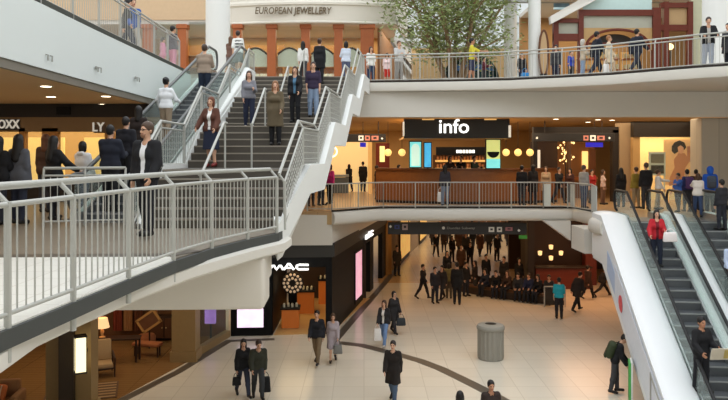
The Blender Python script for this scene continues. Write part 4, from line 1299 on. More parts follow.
# display islands
def island(x, y, lab, h=0.95, w=0.6):
    t = thing('display_island', lab, 'display stand', (x, y, 0.012), 0, 'display stands in the cosmetics shop')
    build('base', MB().obox((x, y, h / 2 + 0.012), (w, w, h), 0.05, 0.02), mat('orange_display', (206, 112, 44), 0.5, emit=0.15), t)
    build('top', MB().obox((x, y, h + 0.03), (w + 0.1, w + 0.1, 0.06), 0.05, 0.01), M_BLACK, t)
    for i in range(4):
        solo('cosmetics_jar', MB().lathe([(0.05, 0), (0.05, 0.13), (0.035, 0.16), (0.02, 0.17)], (x - w * .36 + w * .72 * i / 3, y - w * .2 + .1 * (i % 2), h + 0.062), 10), mat('pale_cosmetics', (230, 214, 190), 0.4, var=0.4, scale=30), 'small pale cosmetics jar standing on the ' + lab.split(' the cosmetics')[0].replace(' in', ''), 'jar', 'jars on the ' + lab.split(' the cosmetics')[0].replace(' in', ''), 40)
    return t
island(-3.0, 28.6, 'orange display stand nearest the open front of the cosmetics shop', 0.75, 0.7)
island(-2.6, 31.2, 'orange display stand behind the ring display in the cosmetics shop', 0.95, 0.75)
island(-1.75, 33.2, 'orange display stand at the back of the cosmetics shop', 1.1, 0.8)
t = thing('ring_display', 'dark stand topped by a ring of pale round samples in the cosmetics shop', 'display stand', (-3.0, 29.5, 0.012))
build('stand', MB().obox((-3.0, 29.5, 0.62), (0.35, 0.3, 1.22), 0, 0.02), M_BLACK, t)
for rr_, nn in ((0.36, 14), (0.2, 8)):
    for i in range(nn):
        a = 6.283 * i / nn
        build('sample', MB().ball((-3.0 + rr_ * math.cos(a), 29.36, 1.62 + rr_ * math.sin(a)), 0.06, 5), mat('pale_sample', (236, 206, 170), 0.4, emit=0.3), t, 60)
build('ring_plate', MB().slab([(-3.0 + 0.47 * math.cos(6.283 * i / 24), 29.4, 1.62 + 0.47 * math.sin(6.283 * i / 24)) for i in range(24)], (0, 0.05, 0)), M_DARK, t)

# ============================================================ LOWER LEVEL: furniture shop
fs = thing('shop_front', 'furniture shop front under the bridge with stone pilasters and show window', 'shop front', (-6.5, 22, 0))
M_PIL = mat('golden_stone', (150, 122, 80), 0.5, var=0.08)
M_PILD = mat('dark_bronze_panel', (62, 50, 38), 0.45)
def pil(x, y, w_, d_, m, h=3.7):
    c = MB().box(x - w_ / 2, x + w_ / 2, y - d_ / 2, y + d_ / 2, 0, h).box(x - w_ / 2 - 0.05, x + w_ / 2 + 0.05, y - d_ / 2 - 0.05, y + d_ / 2 + 0.05, 0, 0.35)
    build('pilaster', c, m, fs)
pil(-6.1, 24.0, 0.8, 0.7, M_PIL)
pil(-7.5, 18.95, 0.42, 0.5, M_PIL)
build('bronze_panel', MB().box(-8.12, -7.72, 18.6, 19.1, 0, 3.7), M_PILD, fs)
build('pilaster', MB().box(-8.55, -8.13, 18.8, 19.3, 0, 3.7), M_PIL, fs)
build('header', MB().slab([(-9.5, 18.6, 3.0), (-7.4, 18.6, 3.0), (-5.75, 24.0, 3.0), (-5.2, 27.0, 3.0), (-5.2, 27.0, 3.7), (-5.75, 24, 3.7), (-7.4, 18.6, 3.7), (-9.5, 18.6, 3.7)][0:4], (0, 0, 0.7)) if False else MB().sweep([(-7.7, 18.4, 0), (-5.8, 24.0, 0), (-5.15, 27.0, 0)], [(-0.15, 2.95), (0.05, 2.95), (0.05, 3.65), (-0.15, 3.65)]), M_TAN, fs)
build('show_window', MB().sweep([(-5.72, 24.5, 0), (-5.18, 26.8, 0)], [(-0.03, 0.25), (0.0, 0.25), (0.0, 2.95), (-0.03, 2.95)]), M_SHOPGLASS, fs)
build('window_base', MB().sweep([(-5.75, 24.4, 0), (-5.18, 26.95, 0)], [(-0.2, 0.0), (0.03, 0.0), (0.03, 0.25), (-0.2, 0.25)]), M_PIL, fs)
build('back_of_window', MB().box(-14, -5.35, 27.0, 27.1, 0, 3.6), mat('brown_shop_wall', (110, 72, 42), 0.7), fs)
struct('floor_furniture', MB().prism([(-14, 16), (-8.2, 16), (-7.55, 18.4), (-5.75, 24.4), (-5.3, 27), (-14, 27)], 0.0, 0.008), M_STORE)
build('side_wall', MB().box(-14.2, -14, 14, 27.1, 0, 3.6), MATS['brown_shop_wall'], fs)
t = thing('lightbox', 'small lit purple picture in the show window beside the golden pilaster', 'lightbox', (-5.75, 26.2, 1.2))
build('picture', MB().obox((-5.75, 26.2, 1.0), (0.42, 0.05, 0.62), 0, 0.01), mat('violet_picture', (150, 110, 190), 0.3, var=0.4, scale=4, emit=0.7), t)
build('easel', MB().box(-5.78, -5.72, 26.24, 26.3, 0.01, 1.2), M_DARK, t)
# lantern
lx, ly = -7.55, 18.45
lz0, lz1 = 1.35, 2.35
t = thing('wall_lantern', 'tall square glowing lantern on the bronze panel of the furniture shop', 'lantern', (-7.52, 18.4, 1.3))
s = 36.5
a = at(76, 371, s)
lx, ly = -7.42, 18.3
lz0, lz1 = ZC - (372 - HY) * ly / 700, ZC - (336 - HY) * ly / 700
build('glass', MB().obox((lx, ly, (lz0 + lz1) / 2), (0.27, 0.25, lz1 - lz0 - 0.04), 0.5, 0.01), mat('lantern_glow', (255, 240, 190), 0.4, var=0, emit=1.5), t)
cg = MB()
for dx in (-0.14, 0.14):
    for dy in (-0.13, 0.13):
        q = Matrix.Rotation(0.5, 3, 'Z') @ Vector((dx, dy, 0))
        cg.tube([(lx + q.x, ly + q.y, lz0), (lx + q.x, ly + q.y, lz1)], 0.013, 4)
cg.obox((lx, ly, lz0), (0.31, 0.29, 0.04), 0.5).obox((lx, ly, lz1), (0.31, 0.29, 0.04), 0.5)
build('frame', cg, M_DARK, t)
build('bracket', MB().box(lx - 0.04, lx + 0.04, ly, 18.72, (lz0 + lz1) / 2 - 0.04, (lz0 + lz1) / 2 + 0.04), M_DARK, t)

M_SEAT = mat('beige_upholstery', (176, 146, 106), 0.8, var=0.08, scale=20)
M_LEGW = mat('dark_leg_wood', (52, 34, 24), 0.45)
def armchair(x, y, rz, label):
    t = thing('armchair', label, 'chair', (x, y, 0.01), rz)
    build('seat', MB().obox((0, -0.02, 0.36), (0.6, 0.62, 0.16), 0, 0.05), M_SEAT, t, 40, local=True)
    build('backrest', MB().obox((0, 0.3, 0.74), (0.6, 0.13, 0.66), 0, 0.05, rx=-0.2), M_SEAT, t, 40, local=True)
    for sx in (-1, 1):
        build('armrest', MB().tube([(sx * 0.34, 0.32, 0.66), (sx * 0.35, 0.0, 0.6), (sx * 0.35, -0.32, 0.58)], 0.028, 8), M_LEGW, t, 60, local=True)
        build('leg', MB().tube([(sx * 0.34, -0.3, 0), (sx * 0.35, -0.32, 0.58)], 0.026, 8, [0.018, 0.03]), M_LEGW, t, 60, local=True)
        build('leg', MB().tube([(sx * 0.33, 0.42, 0), (sx * 0.34, 0.3, 0.36), (sx * 0.34, 0.34, 0.68)], 0.026, 8, [0.018, 0.03, 0.02]), M_LEGW, t, 60, local=True)
    build('seat_frame', MB().obox((0, -0.0, 0.27), (0.64, 0.66, 0.05), 0, 0.01), M_LEGW, t, local=True)
    return t
armchair(-8.3, 22.2, math.radians(25), 'beige armchair with dark wooden arms on the shop floor beyond the glowing lantern')
# rug
rg = MB().obox((-8.3, 20.6, 0.019), (2.0, 1.5, 0.018), 0.3)
M_RUG = mat('brown_rug', (96, 70, 46), 0.9)
t = thing('striped_rug', 'striped brown rug on the furniture shop floor by the armchair', 'rug', (-8.3, 20.6, 0.01))
build('pile', rg, M_RUG, t)
stp = MB()
for i in range(6):
    q = -0.62 + i * 0.25
    ca, sa = math.cos(0.3), math.sin(0.3)
    stp.obox((-8.3 - sa * q, 20.6 + ca * q, 0.03), (1.9, 0.09, 0.006), 0.3)
build('stripe', stp, mat('rug_stripe', (166, 134, 92), 0.9), t)
# console table with lamp
t = thing('console_table', 'long dark console table behind the beige armchair', 'table', (-8.4, 23.7, 0.01))
build('top', MB().obox((-8.4, 23.7, 0.8), (1.6, 0.5, 0.06), 0.1, 0.01), M_LEGW, t)
for dx in (-0.72, 0.72):
    for dy in (-0.18, 0.18):
        build('leg', MB().box(-8.4 + dx - 0.03, -8.4 + dx + 0.03, 23.7 + dy - 0.03 + dx * .1, 23.7 + dy + 0.03 + dx * .1, 0.01, 0.78), M_LEGW, t)
t = thing('table_lamp', 'table lamp with pale shade on the dark console table', 'lamp', (-8.85, 23.66, 0.83))
build('base', MB().lathe([(0.1, 0), (0.1, 0.03), (0.03, 0.06), (0.07, 0.2), (0.02, 0.36)], (-8.85, 23.66, 0.832), 14), M_GOLD, t, 40)
build('lamp_shade', MB().lathe([(0.24, 0.34), (0.17, 0.66), (0.16, 0.66), (0.23, 0.34)], (-8.85, 23.66, 0.832), 20), mat('shade_glow', (250, 206, 150), 0.6, var=0, emit=0.8), t, 40)
# picture frame leaning
t = thing('picture_frame', 'gilt framed picture tilted against the back of the furniture shop', 'picture', (-7.75, 25.2, 0.01))
M4 = Matrix.Translation((-7.75, 25.2, 1.02)) @ Matrix.Rotation(-0.6, 4, 'Y')
def rotbox(mb, c, d):
    k = MB().obox(c, d)
    return mb.add([M4 @ Vector(v) for v in k.v], k.f)
fb = MB()
rotbox(fb, (0, 0, 0.24), (0.8, 0.06, 0.08)); rotbox(fb, (0, 0, -0.24), (0.8, 0.06, 0.08)); rotbox(fb, (-0.36, 0, 0), (0.08, 0.06, 0.5)); rotbox(fb, (0.36, 0, 0), (0.08, 0.06, 0.5))
build('frame', fb, mat('gilt', (196, 150, 90), 0.4), t)
fb = MB(); rotbox(fb, (0, 0.01, 0), (0.66, 0.03, 0.44))
build('picture', fb, mat('dim_picture', (110, 72, 48), 0.6, var=0.3), t)
build('stand', MB().tube([(-7.75, 25.3, 0.01), (-7.75, 25.28, 1.0)], 0.03, 6), M_LEGW, t)
t = thing('bench', 'low bench with pale cushion in the furniture shop near the golden pilaster', 'bench', (-7.55, 24.4, 0.01))
build('seat', MB().obox((-7.55, 24.4, 0.42), (1.0, 0.4, 0.12), -0.2, 0.04), mat('rust_cushion', (170, 104, 64), 0.8, var=0.1), t, 40)
for dx in (-0.42, 0.42):
    for dy in (-0.13, 0.13):
        build('leg', MB().box(-7.55 + dx - .025, -7.55 + dx + .025, 24.4 + dy - .025 - dx * .2, 24.4 + dy + .025 - dx * .2, 0.01, 0.37), M_LEGW, t)
t = thing('sideboard', 'dark sideboard against the back wall behind the tilted gilt picture', 'sideboard', (-7.5, 26.5, 0.01))
build('carcass', MB().obox((-7.5, 26.5, 0.5), (1.5, 0.45, 0.84), 0, 0.01), M_LEGW, t)
for dx in (-0.37, 0.37):
    dr = build('door', MB().obox((-7.5 + dx, 26.26, 0.5), (0.7, 0.03, 0.74), 0, 0.008), mat('sideboard_door', (92, 58, 36), 0.45), t)
    build('knob', MB().ball((-7.5 + dx * .2, 26.235, 0.52), 0.025, 6), M_GOLD, dr, 60)
for dx in (-0.7, 0.7):
    build('leg', MB().box(-7.5 + dx - .03, -7.5 + dx + .03, 26.3, 26.36, 0.01, 0.1), M_LEGW, t)
for i, (xx, c, lb) in enumerate(((-7.95, (190, 120, 70), 'rounded terracotta vase on the sideboard nearest the brown textile'), (-7.15, (206, 180, 140), 'tall cream vase on the sideboard nearest the golden pilaster'))):
    lathe_thing('vase', [(0.07, 0), (0.13 - .03 * i, 0.1), (0.12 - .03 * i, 0.2 + .08 * i), (0.05, 0.3 + .1 * i), (0.07, 0.34 + .1 * i)], (xx, 26.5, 0.922), mat('vase_%d' % i, c, 0.4), lb, 'vase')
t = thing('ottoman', 'round rust ottoman in front of the dark sideboard', 'ottoman', (-8.0, 25.75, 0.01))
build('seat', MB().lathe([(0.28, 0.1), (0.33, 0.16), (0.33, 0.34), (0.28, 0.4), (0.02, 0.42)], (-8.0, 25.75, 0.0), 24), mat('rust_cushion', (170, 104, 64), 0.8, var=0.1), t, 40)
for q in range(4):
    a_ = q * 1.5708 + .78
    build('leg', MB().tube([(-8.0 + .22 * math.cos(a_), 25.75 + .22 * math.sin(a_), 0.01), (-8.0 + .22 * math.cos(a_), 25.75 + .22 * math.sin(a_), 0.12)], 0.025, 6), M_LEGW, t)
# hanging textiles at the back
for i, (xx, c, lb) in enumerate(((-9.4, (140, 62, 44), 'red hanging textile at the back of the furniture shop'), (-9.0, (176, 128, 84), 'tan hanging textile between the red and brown ones in the furniture shop'), (-8.6, (112, 66, 44), 'brown hanging textile at the back of the furniture shop'))):
    g = MB()
    n_ = 13
    pts = [(xx - 0.17 + 0.34 * k / (n_ - 1), 26.7 + 0.04 * math.sin(k * 1.9)) for k in range(n_)]
    pts = pts + [(x, y + 0.03) for x, y in reversed(pts)]
    g.prism(pts, 0.3, 2.8)
    t = thing('curtain', lb, 'textile', (xx, 26.7, 0.3), 0, 'hanging textiles in the furniture shop')
    build('cloth', g, mat('textile_%d' % i, c, 0.9, var=0.15, scale=9), t)
    build('rod', MB().tube([(xx - 0.2, 26.72, 2.8), (xx + 0.2, 26.72, 2.8)], 0.02, 6), M_LEGW, t)
# sofa and cushions near the first pilaster
t = thing('sofa', 'brown sofa half hidden under the bridge edge in the furniture shop', 'sofa', (-10.2, 18.5, 0.01), 0.15)
M_SOFA = mat('brown_sofa', (150, 108, 70), 0.8, var=0.08)
build('seat', MB().obox((0, 0, 0.32), (1.9, 0.8, 0.3), 0, 0.06), M_SOFA, t, 40, local=True)
build('backrest', MB().obox((0, 0.38, 0.62), (1.9, 0.2, 0.6), 0, 0.07), M_SOFA, t, 40, local=True)
for sx in (-1, 1):
    build('armrest', MB().obox((sx * 0.98, 0.02, 0.42), (0.2, 0.85, 0.5), 0, 0.07), M_SOFA, t, 40, local=True)
    for dy in (-0.32, 0.32):
        build('leg', MB().box(sx * 0.85 - 0.03, sx * 0.85 + 0.03, dy - 0.03, dy + 0.03, 0, 0.18), M_LEGW, t, local=True)
M_STRP = None
for i, (dx, rz, lb, c) in enumerate(((-0.1, 0.2, 'striped red cushion lying on the brown sofa by its arm', (190, 84, 48)), (0.45, -0.2, 'orange striped cushion propped at the middle of the brown sofa', (206, 112, 60)))):
    t = thing('cushion', lb, 'cushion', (-10.2 + dx, 18.45 + dx * .15, 0.49), rz, 'cushions on the brown sofa')
    build('cover', MB().obox((0, 0.1, 0.2), (0.46, 0.17, 0.42), 0, 0.075, rx=-0.3), mat('cushion_%d' % i, c, 0.8), t, 40, local=True)
    st_ = MB()
    for k in range(3):
        st_.obox((-0.13 + 0.13 * k, 0.085, 0.2), (0.03, 0.165, 0.38), 0, 0.01, rx=-0.3)
    build('stripe', st_, mat('cushion_stripe', (236, 206, 170), 0.8), t, local=True)
t = thing('side_table', 'dark carved side table in front of the brown sofa', 'table', (-9.2, 17.4, 0.01))
build('top', MB().obox((-9.2, 17.4, 0.62), (0.9, 0.6, 0.05), 0.1, 0.01), M_SOFA, t)
build('panel', MB().obox((-9.2, 17.4, 0.42), (0.8, 0.5, 0.3), 0.1, 0.02), M_LEGW, t)
for dx in (-0.36, 0.36):
    for dy in (-0.2, 0.2):
        build('leg', MB().box(-9.2 + dx - .03, -9.2 + dx + .03, 17.4 + dy - .03 + dx * .1, 17.4 + dy + .03 + dx * .1, 0.01, 0.6), M_LEGW, t)

# ============================================================ LOWER LEVEL: passage
M_ICO = mat('pale_sign_icon', (196, 190, 178), 0.5, var=0, emit=0.15)
wayfinder('hanging_sign', 388, 527, 222.5, 234.5, 29.55, 'long dark directory sign with small icons spanning the lower passage',
          [(390.5, 226.5, 3, 3, M_ICO, 'arrow'), (397, 227, 5, 4, mat('navy_icon', (60, 70, 130), 0.5), 'box'), (405, 227, 5.5, 6, mat('rose_grey_icon', (176, 150, 146), 0.5), 'box'), (443.5, 228, 3, 3, M_ICO, 'ball'), (491.5, 229.5, 5.5, 5, M_ICO, 'box'), (499.5, 229.5, 5, 5, M_ICO, 'box'), (509, 229, 7, 3.5, mat('dull_rose_icon', (170, 110, 112), 0.5), 'box'), (519, 230.5, 3, 3, M_ICO, 'arrow')],
          [(461, 229.8, 28, 3.0, 'Dundas Subway', M_DIMTXT)], 4.3)
for i, xx in enumerate((422, 426.5, 431, 435.5)):
    pass
# trash can
tc = thing('litter_bin', 'round grey ribbed litter bin with dark top opening on the pale floor', 'bin', (4.36, 24.1, 0))
rib = []
n_ = 36
c = (4.36, 24.1)
M_BIN = mat('grey_bin', (150, 146, 136), 0.5, var=0.06)
outer = []
for k in range(n_ * 2):
    a = 6.2832 * k / (n_ * 2)
    r = 0.43 if (k // 2) % 2 == 0 else 0.45
    outer.append((c[0] + r * math.cos(a), c[1] + r * math.sin(a)))
build('body', MB().prism(outer, 0.05, 1.02), M_BIN, tc)
build('foot_ring', MB().lathe([(0.42, 0), (0.44, 0.02), (0.44, 0.05), (0.42, 0.06)], (c[0], c[1], 0), 36), M_BIN, tc, 40)
build('lid', MB().lathe([(0.46, 1.0), (0.48, 1.03), (0.48, 1.1), (0.44, 1.16), (0.2, 1.2), (0.19, 1.17)], (c[0], c[1], 0), 36), M_BIN, tc, 40)
build('opening', MB().lathe([(0.2, 1.172), (0.2, 1.185)], (c[0], c[1], 0), 24), M_BLACK, tc)

# curved bench / low wall in the passage
bn = thing('curved_bench', 'long low curved dark bench with seated people in the lower passage', 'bench', (6.5, 35.5, 0))
pts = [(4.1, 37.6, 0), (4.9, 35.9, 0), (5.9, 34.7, 0), (7.0, 33.9, 0), (8.0, 33.2, 0), (8.8, 32.7, 0)]
build('base', MB().sweep(pts, [(-0.5, 0), (0.0, 0), (0.0, 0.33), (-0.5, 0.33)]), mat('dark_bench_base', (62, 46, 34), 0.5), bn)
build('seat', MB().sweep(pts, [(-0.55, 0.33), (0.03, 0.33), (0.03, 0.38), (-0.55, 0.38)]), mat('bench_seat', (98, 68, 44), 0.45), bn)
build('backrest', MB().sweep(pts, [(-0.6, 0.4), (-0.5, 0.4), (-0.5, 0.85), (-0.6, 0.85)]), MATS['dark_bench_base'], bn)
# low post with rail by the dark restaurant
t = thing('barrier', 'short pale metal barrier at the edge of the dark lower shop', 'barrier', (8.55, 33.9, 0))
P1 = (8.3, 32.2)
build('post', MB().tube([(P1[0], P1[1], 0), (P1[0], P1[1], 0.95)], 0.03, 8), M_RAIL, t, 40)
build('post', MB().tube([(9.25, 32.2, 0), (9.25, 32.2, 0.95)], 0.03, 8), M_RAIL, t, 40)
build('rail', MB().tube([(P1[0], P1[1], 0.95), (9.25, 32.2, 0.95)], 0.03, 8), M_RAIL, t, 40)
build('panel', MB().box(8.34, 9.2, 32.19, 32.21, 0.1, 0.85), mat('dark_barrier_glass', (50, 44, 38), 0.2), t)
# dark lower shop with wall lamps
ds = thing('shop_front', 'dark lower shop with small glowing lamps beyond the barrier', 'shop front', (10.2, 36.5, 0))
build('back_wall', MB().box(8.7, 12.1, 38.3, 38.4, 0, 4.3), mat('very_dark_brown', (44, 28, 20), 0.6), ds)
build('side_panel', MB().box(8.6, 8.7, 35.9, 38.4, 0, 4.3), MATS['very_dark_brown'], ds)
build('bar_counter', MB().obox((10.4, 36.8, 0.55), (2.9, 0.6, 1.1), 0, 0.03), M_REDWOOD, ds)
build('bar_top', MB().obox((10.4, 36.75, 1.13), (3.0, 0.75, 0.06), 0, 0.02), M_DARK, ds)
s = 700 / 37.8
for i, (x, y, lb) in enumerate(((540, 253, 'glowing wall lamp nearest the black corner post in the dark lower shop'), (551, 247, 'topmost glowing wall lamp in the dark lower shop'), (561, 253, 'glowing wall lamp nearest the red-brown column in the dark lower shop'), (551, 258, 'lowest glowing wall lamp in the dark lower shop'))):
    c = ((x - HX) / s, 37.8, ZC - (y - HY) / s)
    t = thing('sconce', lb, 'lamp', c, 0, 'wall lamps in the dark lower shop')
    build('shade', MB().lathe([(0.07, -0.12), (0.1, -0.1), (0.12, 0.1), (0.05, 0.12)], c, 12), mat('amber_shade', (255, 206, 140), 0.4, var=0, emit=1.3), t, 40)
    build('bracket', MB().tube([(c[0], c[1], c[2] - 0.12), (c[0], c[1] + 0.5, c[2] - 0.2)], 0.025, 6), M_DARK, t)
# bright doorway sign and green sign
s = 700 / 40
t = thing('lit_doorway_panel', 'bright white lit panel seen between the dark shop and the column', 'panel', ((575 - HX) / s, 40, 0.9))
build('panel', MB().box((571 - HX) / s, (580 - HX) / s, 40, 40.1, ZC - (275 - HY) / s, ZC - (259 - HY) / s), mat('bright_panel', (240, 232, 214), 0.4, var=0.2, scale=5, emit=0.8), t)
build('post', MB().box((575 - HX) / s - .04, (575 - HX) / s + .04, 40.02, 40.08, 0, ZC - (275 - HY) / s), M_DARK, t)
t = thing('green_sign', 'dark green hanging sign above the bright lit panel', 'sign', ((576 - HX) / s, 39.9, 1.3))
build('panel', MB().box((569 - HX) / s, (583 - HX) / s, 39.8, 39.9, ZC - (256 - HY) / s, ZC - (250 - HY) / s), mat('dark_green', (24, 74, 44), 0.5), t)
build('hanger', MB().tube([((576 - HX) / s, 39.85, ZC - (250 - HY) / s), ((576 - HX) / s, 39.85, 4.3)], 0.03, 6), M_DARK, t)
s = 700 / 42
t = thing('green_exit_sign', 'small green lit sign at the end of the long directory sign', 'sign', (9.1, 34.8, 3.0))
c = at(525, 237, 700 / 34.8)
build('panel', MB().obox((c[0] - 0.1, 34.8, c[2]), (0.4, 0.06, 0.18), 0, 0.01), mat('green_glow', (50, 120, 50), 0.4, emit=0.4), t)
build('hanger', MB().tube([(c[0] - 0.1, 34.8, c[2] + 0.08), (c[0] - 0.1, 34.8, 4.3)], 0.02, 6), M_DARK, t)
# far passage shop windows on both sides
for i, (u, lb) in enumerate(((0.05, 'lit shop window by the golden column at the mouth of the lower corridor'), (0.42, 'lit shop window further along the corridor beyond the crowd'))):
    p0, p1 = Vector((2.0, 43.5, 0)), Vector((7.5, 70, 0))
    a, b = p0.lerp(p1, u), p0.lerp(p1, u + 0.16)
    t = thing('shop_window', lb, 'shop window', tuple(a))
    build('pane', MB().slab([(a.x + .05, a.y, 0.3), (b.x + .05, b.y, 0.3), (b.x + .05, b.y, 3.2), (a.x + .05, a.y, 3.2)], (0.03, 0, 0)), mat('lit_window_gold', (240, 180, 96), 0.5, var=0.3, scale=2.5, emit=0.6), t)
    build('frame', MB().slab([(a.x + .03, a.y - .1, 0.0), (b.x + .03, b.y + .1, 0.0), (b.x + .03, b.y + .1, 3.5), (a.x + .03, a.y - .1, 3.5)], (0.02, 0, 0)), M_DARK, t)
# green kiosk panel next to the backpack
t = thing('kiosk', 'slim green and white sign stand beside the person with the green backpack', 'kiosk', (7.15, 19.9, 0))
build('panel', MB().obox((7.36, 19.4, 0.72), (0.05, 0.5, 1.15), -0.3, 0.015), mat('bright_green', (70, 176, 84), 0.4), t)
build('white_edge', MB().obox((7.41, 19.4, 0.72), (0.05, 0.52, 1.2), -0.3, 0.015), M_WHITE, t)
build('foot', MB().obox((7.38, 19.4, 0.04), (0.24, 0.5, 0.07), -0.3, 0.01), M_RAILD, t)
# ============================================================ PEOPLE
def rotx(a):
    c, s_ = math.cos(a), math.sin(a)
    return np.array([[1, 0, 0], [0, c, -s_], [0, s_, c]])


def rotz_(a):
    c, s_ = math.cos(a), math.sin(a)
    return np.array([[c, -s_, 0], [s_, c, 0], [0, 0, 1]])


def seg(P, a, b, r1, r2, sc):
    sc = np.asarray(sc, dtype=np.float32)
    a = np.asarray(a, dtype=np.float32) * sc
    b = np.asarray(b, dtype=np.float32) * sc
    Q = P * sc
    ab = b - a
    L = float(ab @ ab)
    pa = Q - a
    if L < 1e-9:
        return (np.sqrt((pa * pa).sum(-1)) - r1) / float(sc.max())
    t = np.clip((pa @ ab) / L, 0, 1)
    d = pa - t[..., None] * ab
    return (np.sqrt((d * d).sum(-1)) - (r1 + (r2 - r1) * t)) / float(sc.max() if sc.max() > 1.01 else 1.0)


def smin(a, b, k):
    h = np.clip(0.5 + 0.5 * (b - a) / k, 0, 1)
    return b + (a - b) * h - k * h * (1 - h)


def surface_nets(Fv, xs, ys, zs):
    ins = Fv < 0
    nx, ny, nz_ = Fv.shape
    C = {}
    cnt = np.zeros((nx - 1, ny - 1, nz_ - 1), dtype=np.int8)
    for dx in (0, 1):
        for dy in (0, 1):
            for dz in (0, 1):
                sl = (slice(dx, nx - 1 + dx), slice(dy, ny - 1 + dy), slice(dz, nz_ - 1 + dz))
                C[dx, dy, dz] = sl
                cnt += ins[sl]
    act = (cnt > 0) & (cnt < 8)
    I = np.argwhere(act)
    if len(I) == 0:
        return np.zeros((0, 3)), np.zeros((0, 4), int)
    idx = -np.ones(act.shape, dtype=np.int64)
    idx[act] = np.arange(len(I))
    acc = np.zeros((len(I), 3))
    num = np.zeros(len(I))
    vals = {k: Fv[sl][act] for k, sl in C.items()}
    for k0 in C:
        for ax in range(3):
            if k0[ax] == 1:
                continue
            k1 = list(k0)
            k1[ax] = 1
            k1 = tuple(k1)
            f0, f1 = vals[k0], vals[k1]
            m = (f0 < 0) != (f1 < 0)
            t = np.where(m, f0 / np.where(m, f0 - f1, 1), 0)
            p = np.tile(np.array(k0, float), (len(I), 1))
            p[:, ax] += t
            acc += p * m[:, None]
            num += m
    V = I + acc / num[:, None]
    out = np.stack([np.interp(V[:, 0], np.arange(nx), xs), np.interp(V[:, 1], np.arange(ny), ys), np.interp(V[:, 2], np.arange(nz_), zs)], 1)
    quads = []
    for ax in range(3):
        o1, o2 = [(1, 2), (2, 0), (0, 1)][ax]
        sl0 = [slice(None)] * 3
        sl1 = [slice(None)] * 3
        sl0[ax] = slice(0, -1)
        sl1[ax] = slice(1, None)
        s0, s1 = ins[tuple(sl0)], ins[tuple(sl1)]
        E = np.argwhere(s0 != s1)
        E = E[(E[:, o1] > 0) & (E[:, o2] > 0) & (E[:, o1] < Fv.shape[o1] - 1) & (E[:, o2] < Fv.shape[o2] - 1)]
        if len(E) == 0:
            continue
        fl = s0[tuple(E.T)]
        def ci(d1, d2):
            Q = E.copy()
            Q[:, o1] += d1
            Q[:, o2] += d2
            return idx[tuple(Q.T)]
        a, b, c, d = ci(-1, -1), ci(0, -1), ci(0, 0), ci(-1, 0)
        q = np.stack([a, b, c, d], 1)
        q[~fl] = q[~fl][:, ::-1]
        quads.append(q)
    return out, np.concatenate(quads)


def grid_axes(lo, hi, h, fine=None, hf=None):
    xs = [lo]
    x = lo
    while x < hi:
        st_ = hf if (fine and fine[0] <= x <= fine[1]) else h
        x += st_
        xs.append(x)
    return np.array(xs, dtype=np.float32)


def mesh_from(name, V, Q, mats, mi=None):
    me = bpy.data.meshes.new(name)
    n = len(Q)
    me.vertices.add(len(V))
    me.vertices.foreach_set('co', V.astype(np.float32).ravel())
    me.loops.add(n * 4)
    me.loops.foreach_set('vertex_index', Q.astype(np.int32).ravel())
    me.polygons.add(n)
    me.polygons.foreach_set('loop_start', np.arange(0, n * 4, 4, dtype=np.int32))
    me.polygons.foreach_set('use_smooth', np.ones(n, dtype=bool))
    for m in mats:
        me.materials.append(m)
    if mi is not None:
        me.polygons.foreach_set('material_index', mi.astype(np.int32))
    me.update()
    me.validate()
    return me


# ---- hand template: palm, four unequal bent fingers, thumb; wrist at origin, fingers along -Z, palm facing -X side
def hand_template(curl, h):
    prims = [((0, 0, 0.03), (0, 0, -0.03), .027, .033, (1.5, 1, 1)), ((0, -.012, -0.04), (0, .012, -.075), .03, .034, (1.7, 1, 1))]
    fing = [(-.030, .060), (-.010, .070), (.011, .066), (.031, .052)]
    parts_ = []
    for (y, L) in fing:
        a = np.array([0, y * 1.0, -.088])
        d1 = np.array([-math.sin(curl * .5), y * .5, -math.cos(curl * .5)])
        d2 = np.array([-math.sin(curl * 1.3), y * .3, -math.cos(curl * 1.3)])
        d3 = np.array([-math.sin(curl * 2.0), 0, -math.cos(curl * 2.0)])
        b = a + d1 * L * .5
        c = b + d2 * L * .32
        d = c + d3 * L * .26
        parts_ += [(a, b, .0095, .009), (b, c, .009, .0082), (c, d, .0082, .0072)]
    t0 = np.array([-.005, -.03, -.025])
    t1 = t0 + np.array([-.02, -.03, -.035])
    t2 = t1 + np.array([-.012, -.006, -.03])
    parts_ += [(t0, t1, .014, .011), (t1, t2, .011, .009)]
    xs = np.arange(-.11, .05, h, dtype=np.float32)
    ys = np.arange(-.1, .075, h, dtype=np.float32)
    zs = np.arange(-.2, .065, h, dtype=np.float32)
    P = np.stack(np.meshgrid(xs, ys, zs, indexing='ij'), -1)
    D = None
    for a, b, r1, r2, sc in prims:
        d = seg(P, a, b, r1, r2, sc)
        D = d if D is None else smin(D, d, .015)
    for a, b, r1, r2 in parts_:
        D = smin(D, seg(P, a, b, r1, r2, (1, 1, 1)), .004)
    return surface_nets(D, xs, ys, zs)


HANDS = {}


def hand(curl, h):
    k = (round(curl, 2), h)
    if k not in HANDS:
        HANDS[k] = hand_template(curl, h)
    return HANDS[k]


SKINS = [mat('skin_light', (214, 168, 140), 0.55, var=0.03), mat('skin_medium', (186, 134, 104), 0.55, var=0.03), mat('skin_brown', (120, 82, 60), 0.55, var=0.03)]
M_EYE = mat('eye_dark', (40, 30, 26), 0.3, var=0)
M_LIP = mat('lip', (160, 88, 80), 0.5, var=0)


def cloth(c, rough=0.85):
    return mat('cloth_%d_%d_%d' % tuple(c), c, rough, var=0.1, scale=25)


def hairm(c):
    return mat('hair_%d_%d_%d' % tuple(c), c, 0.5, var=0.15, scale=40)


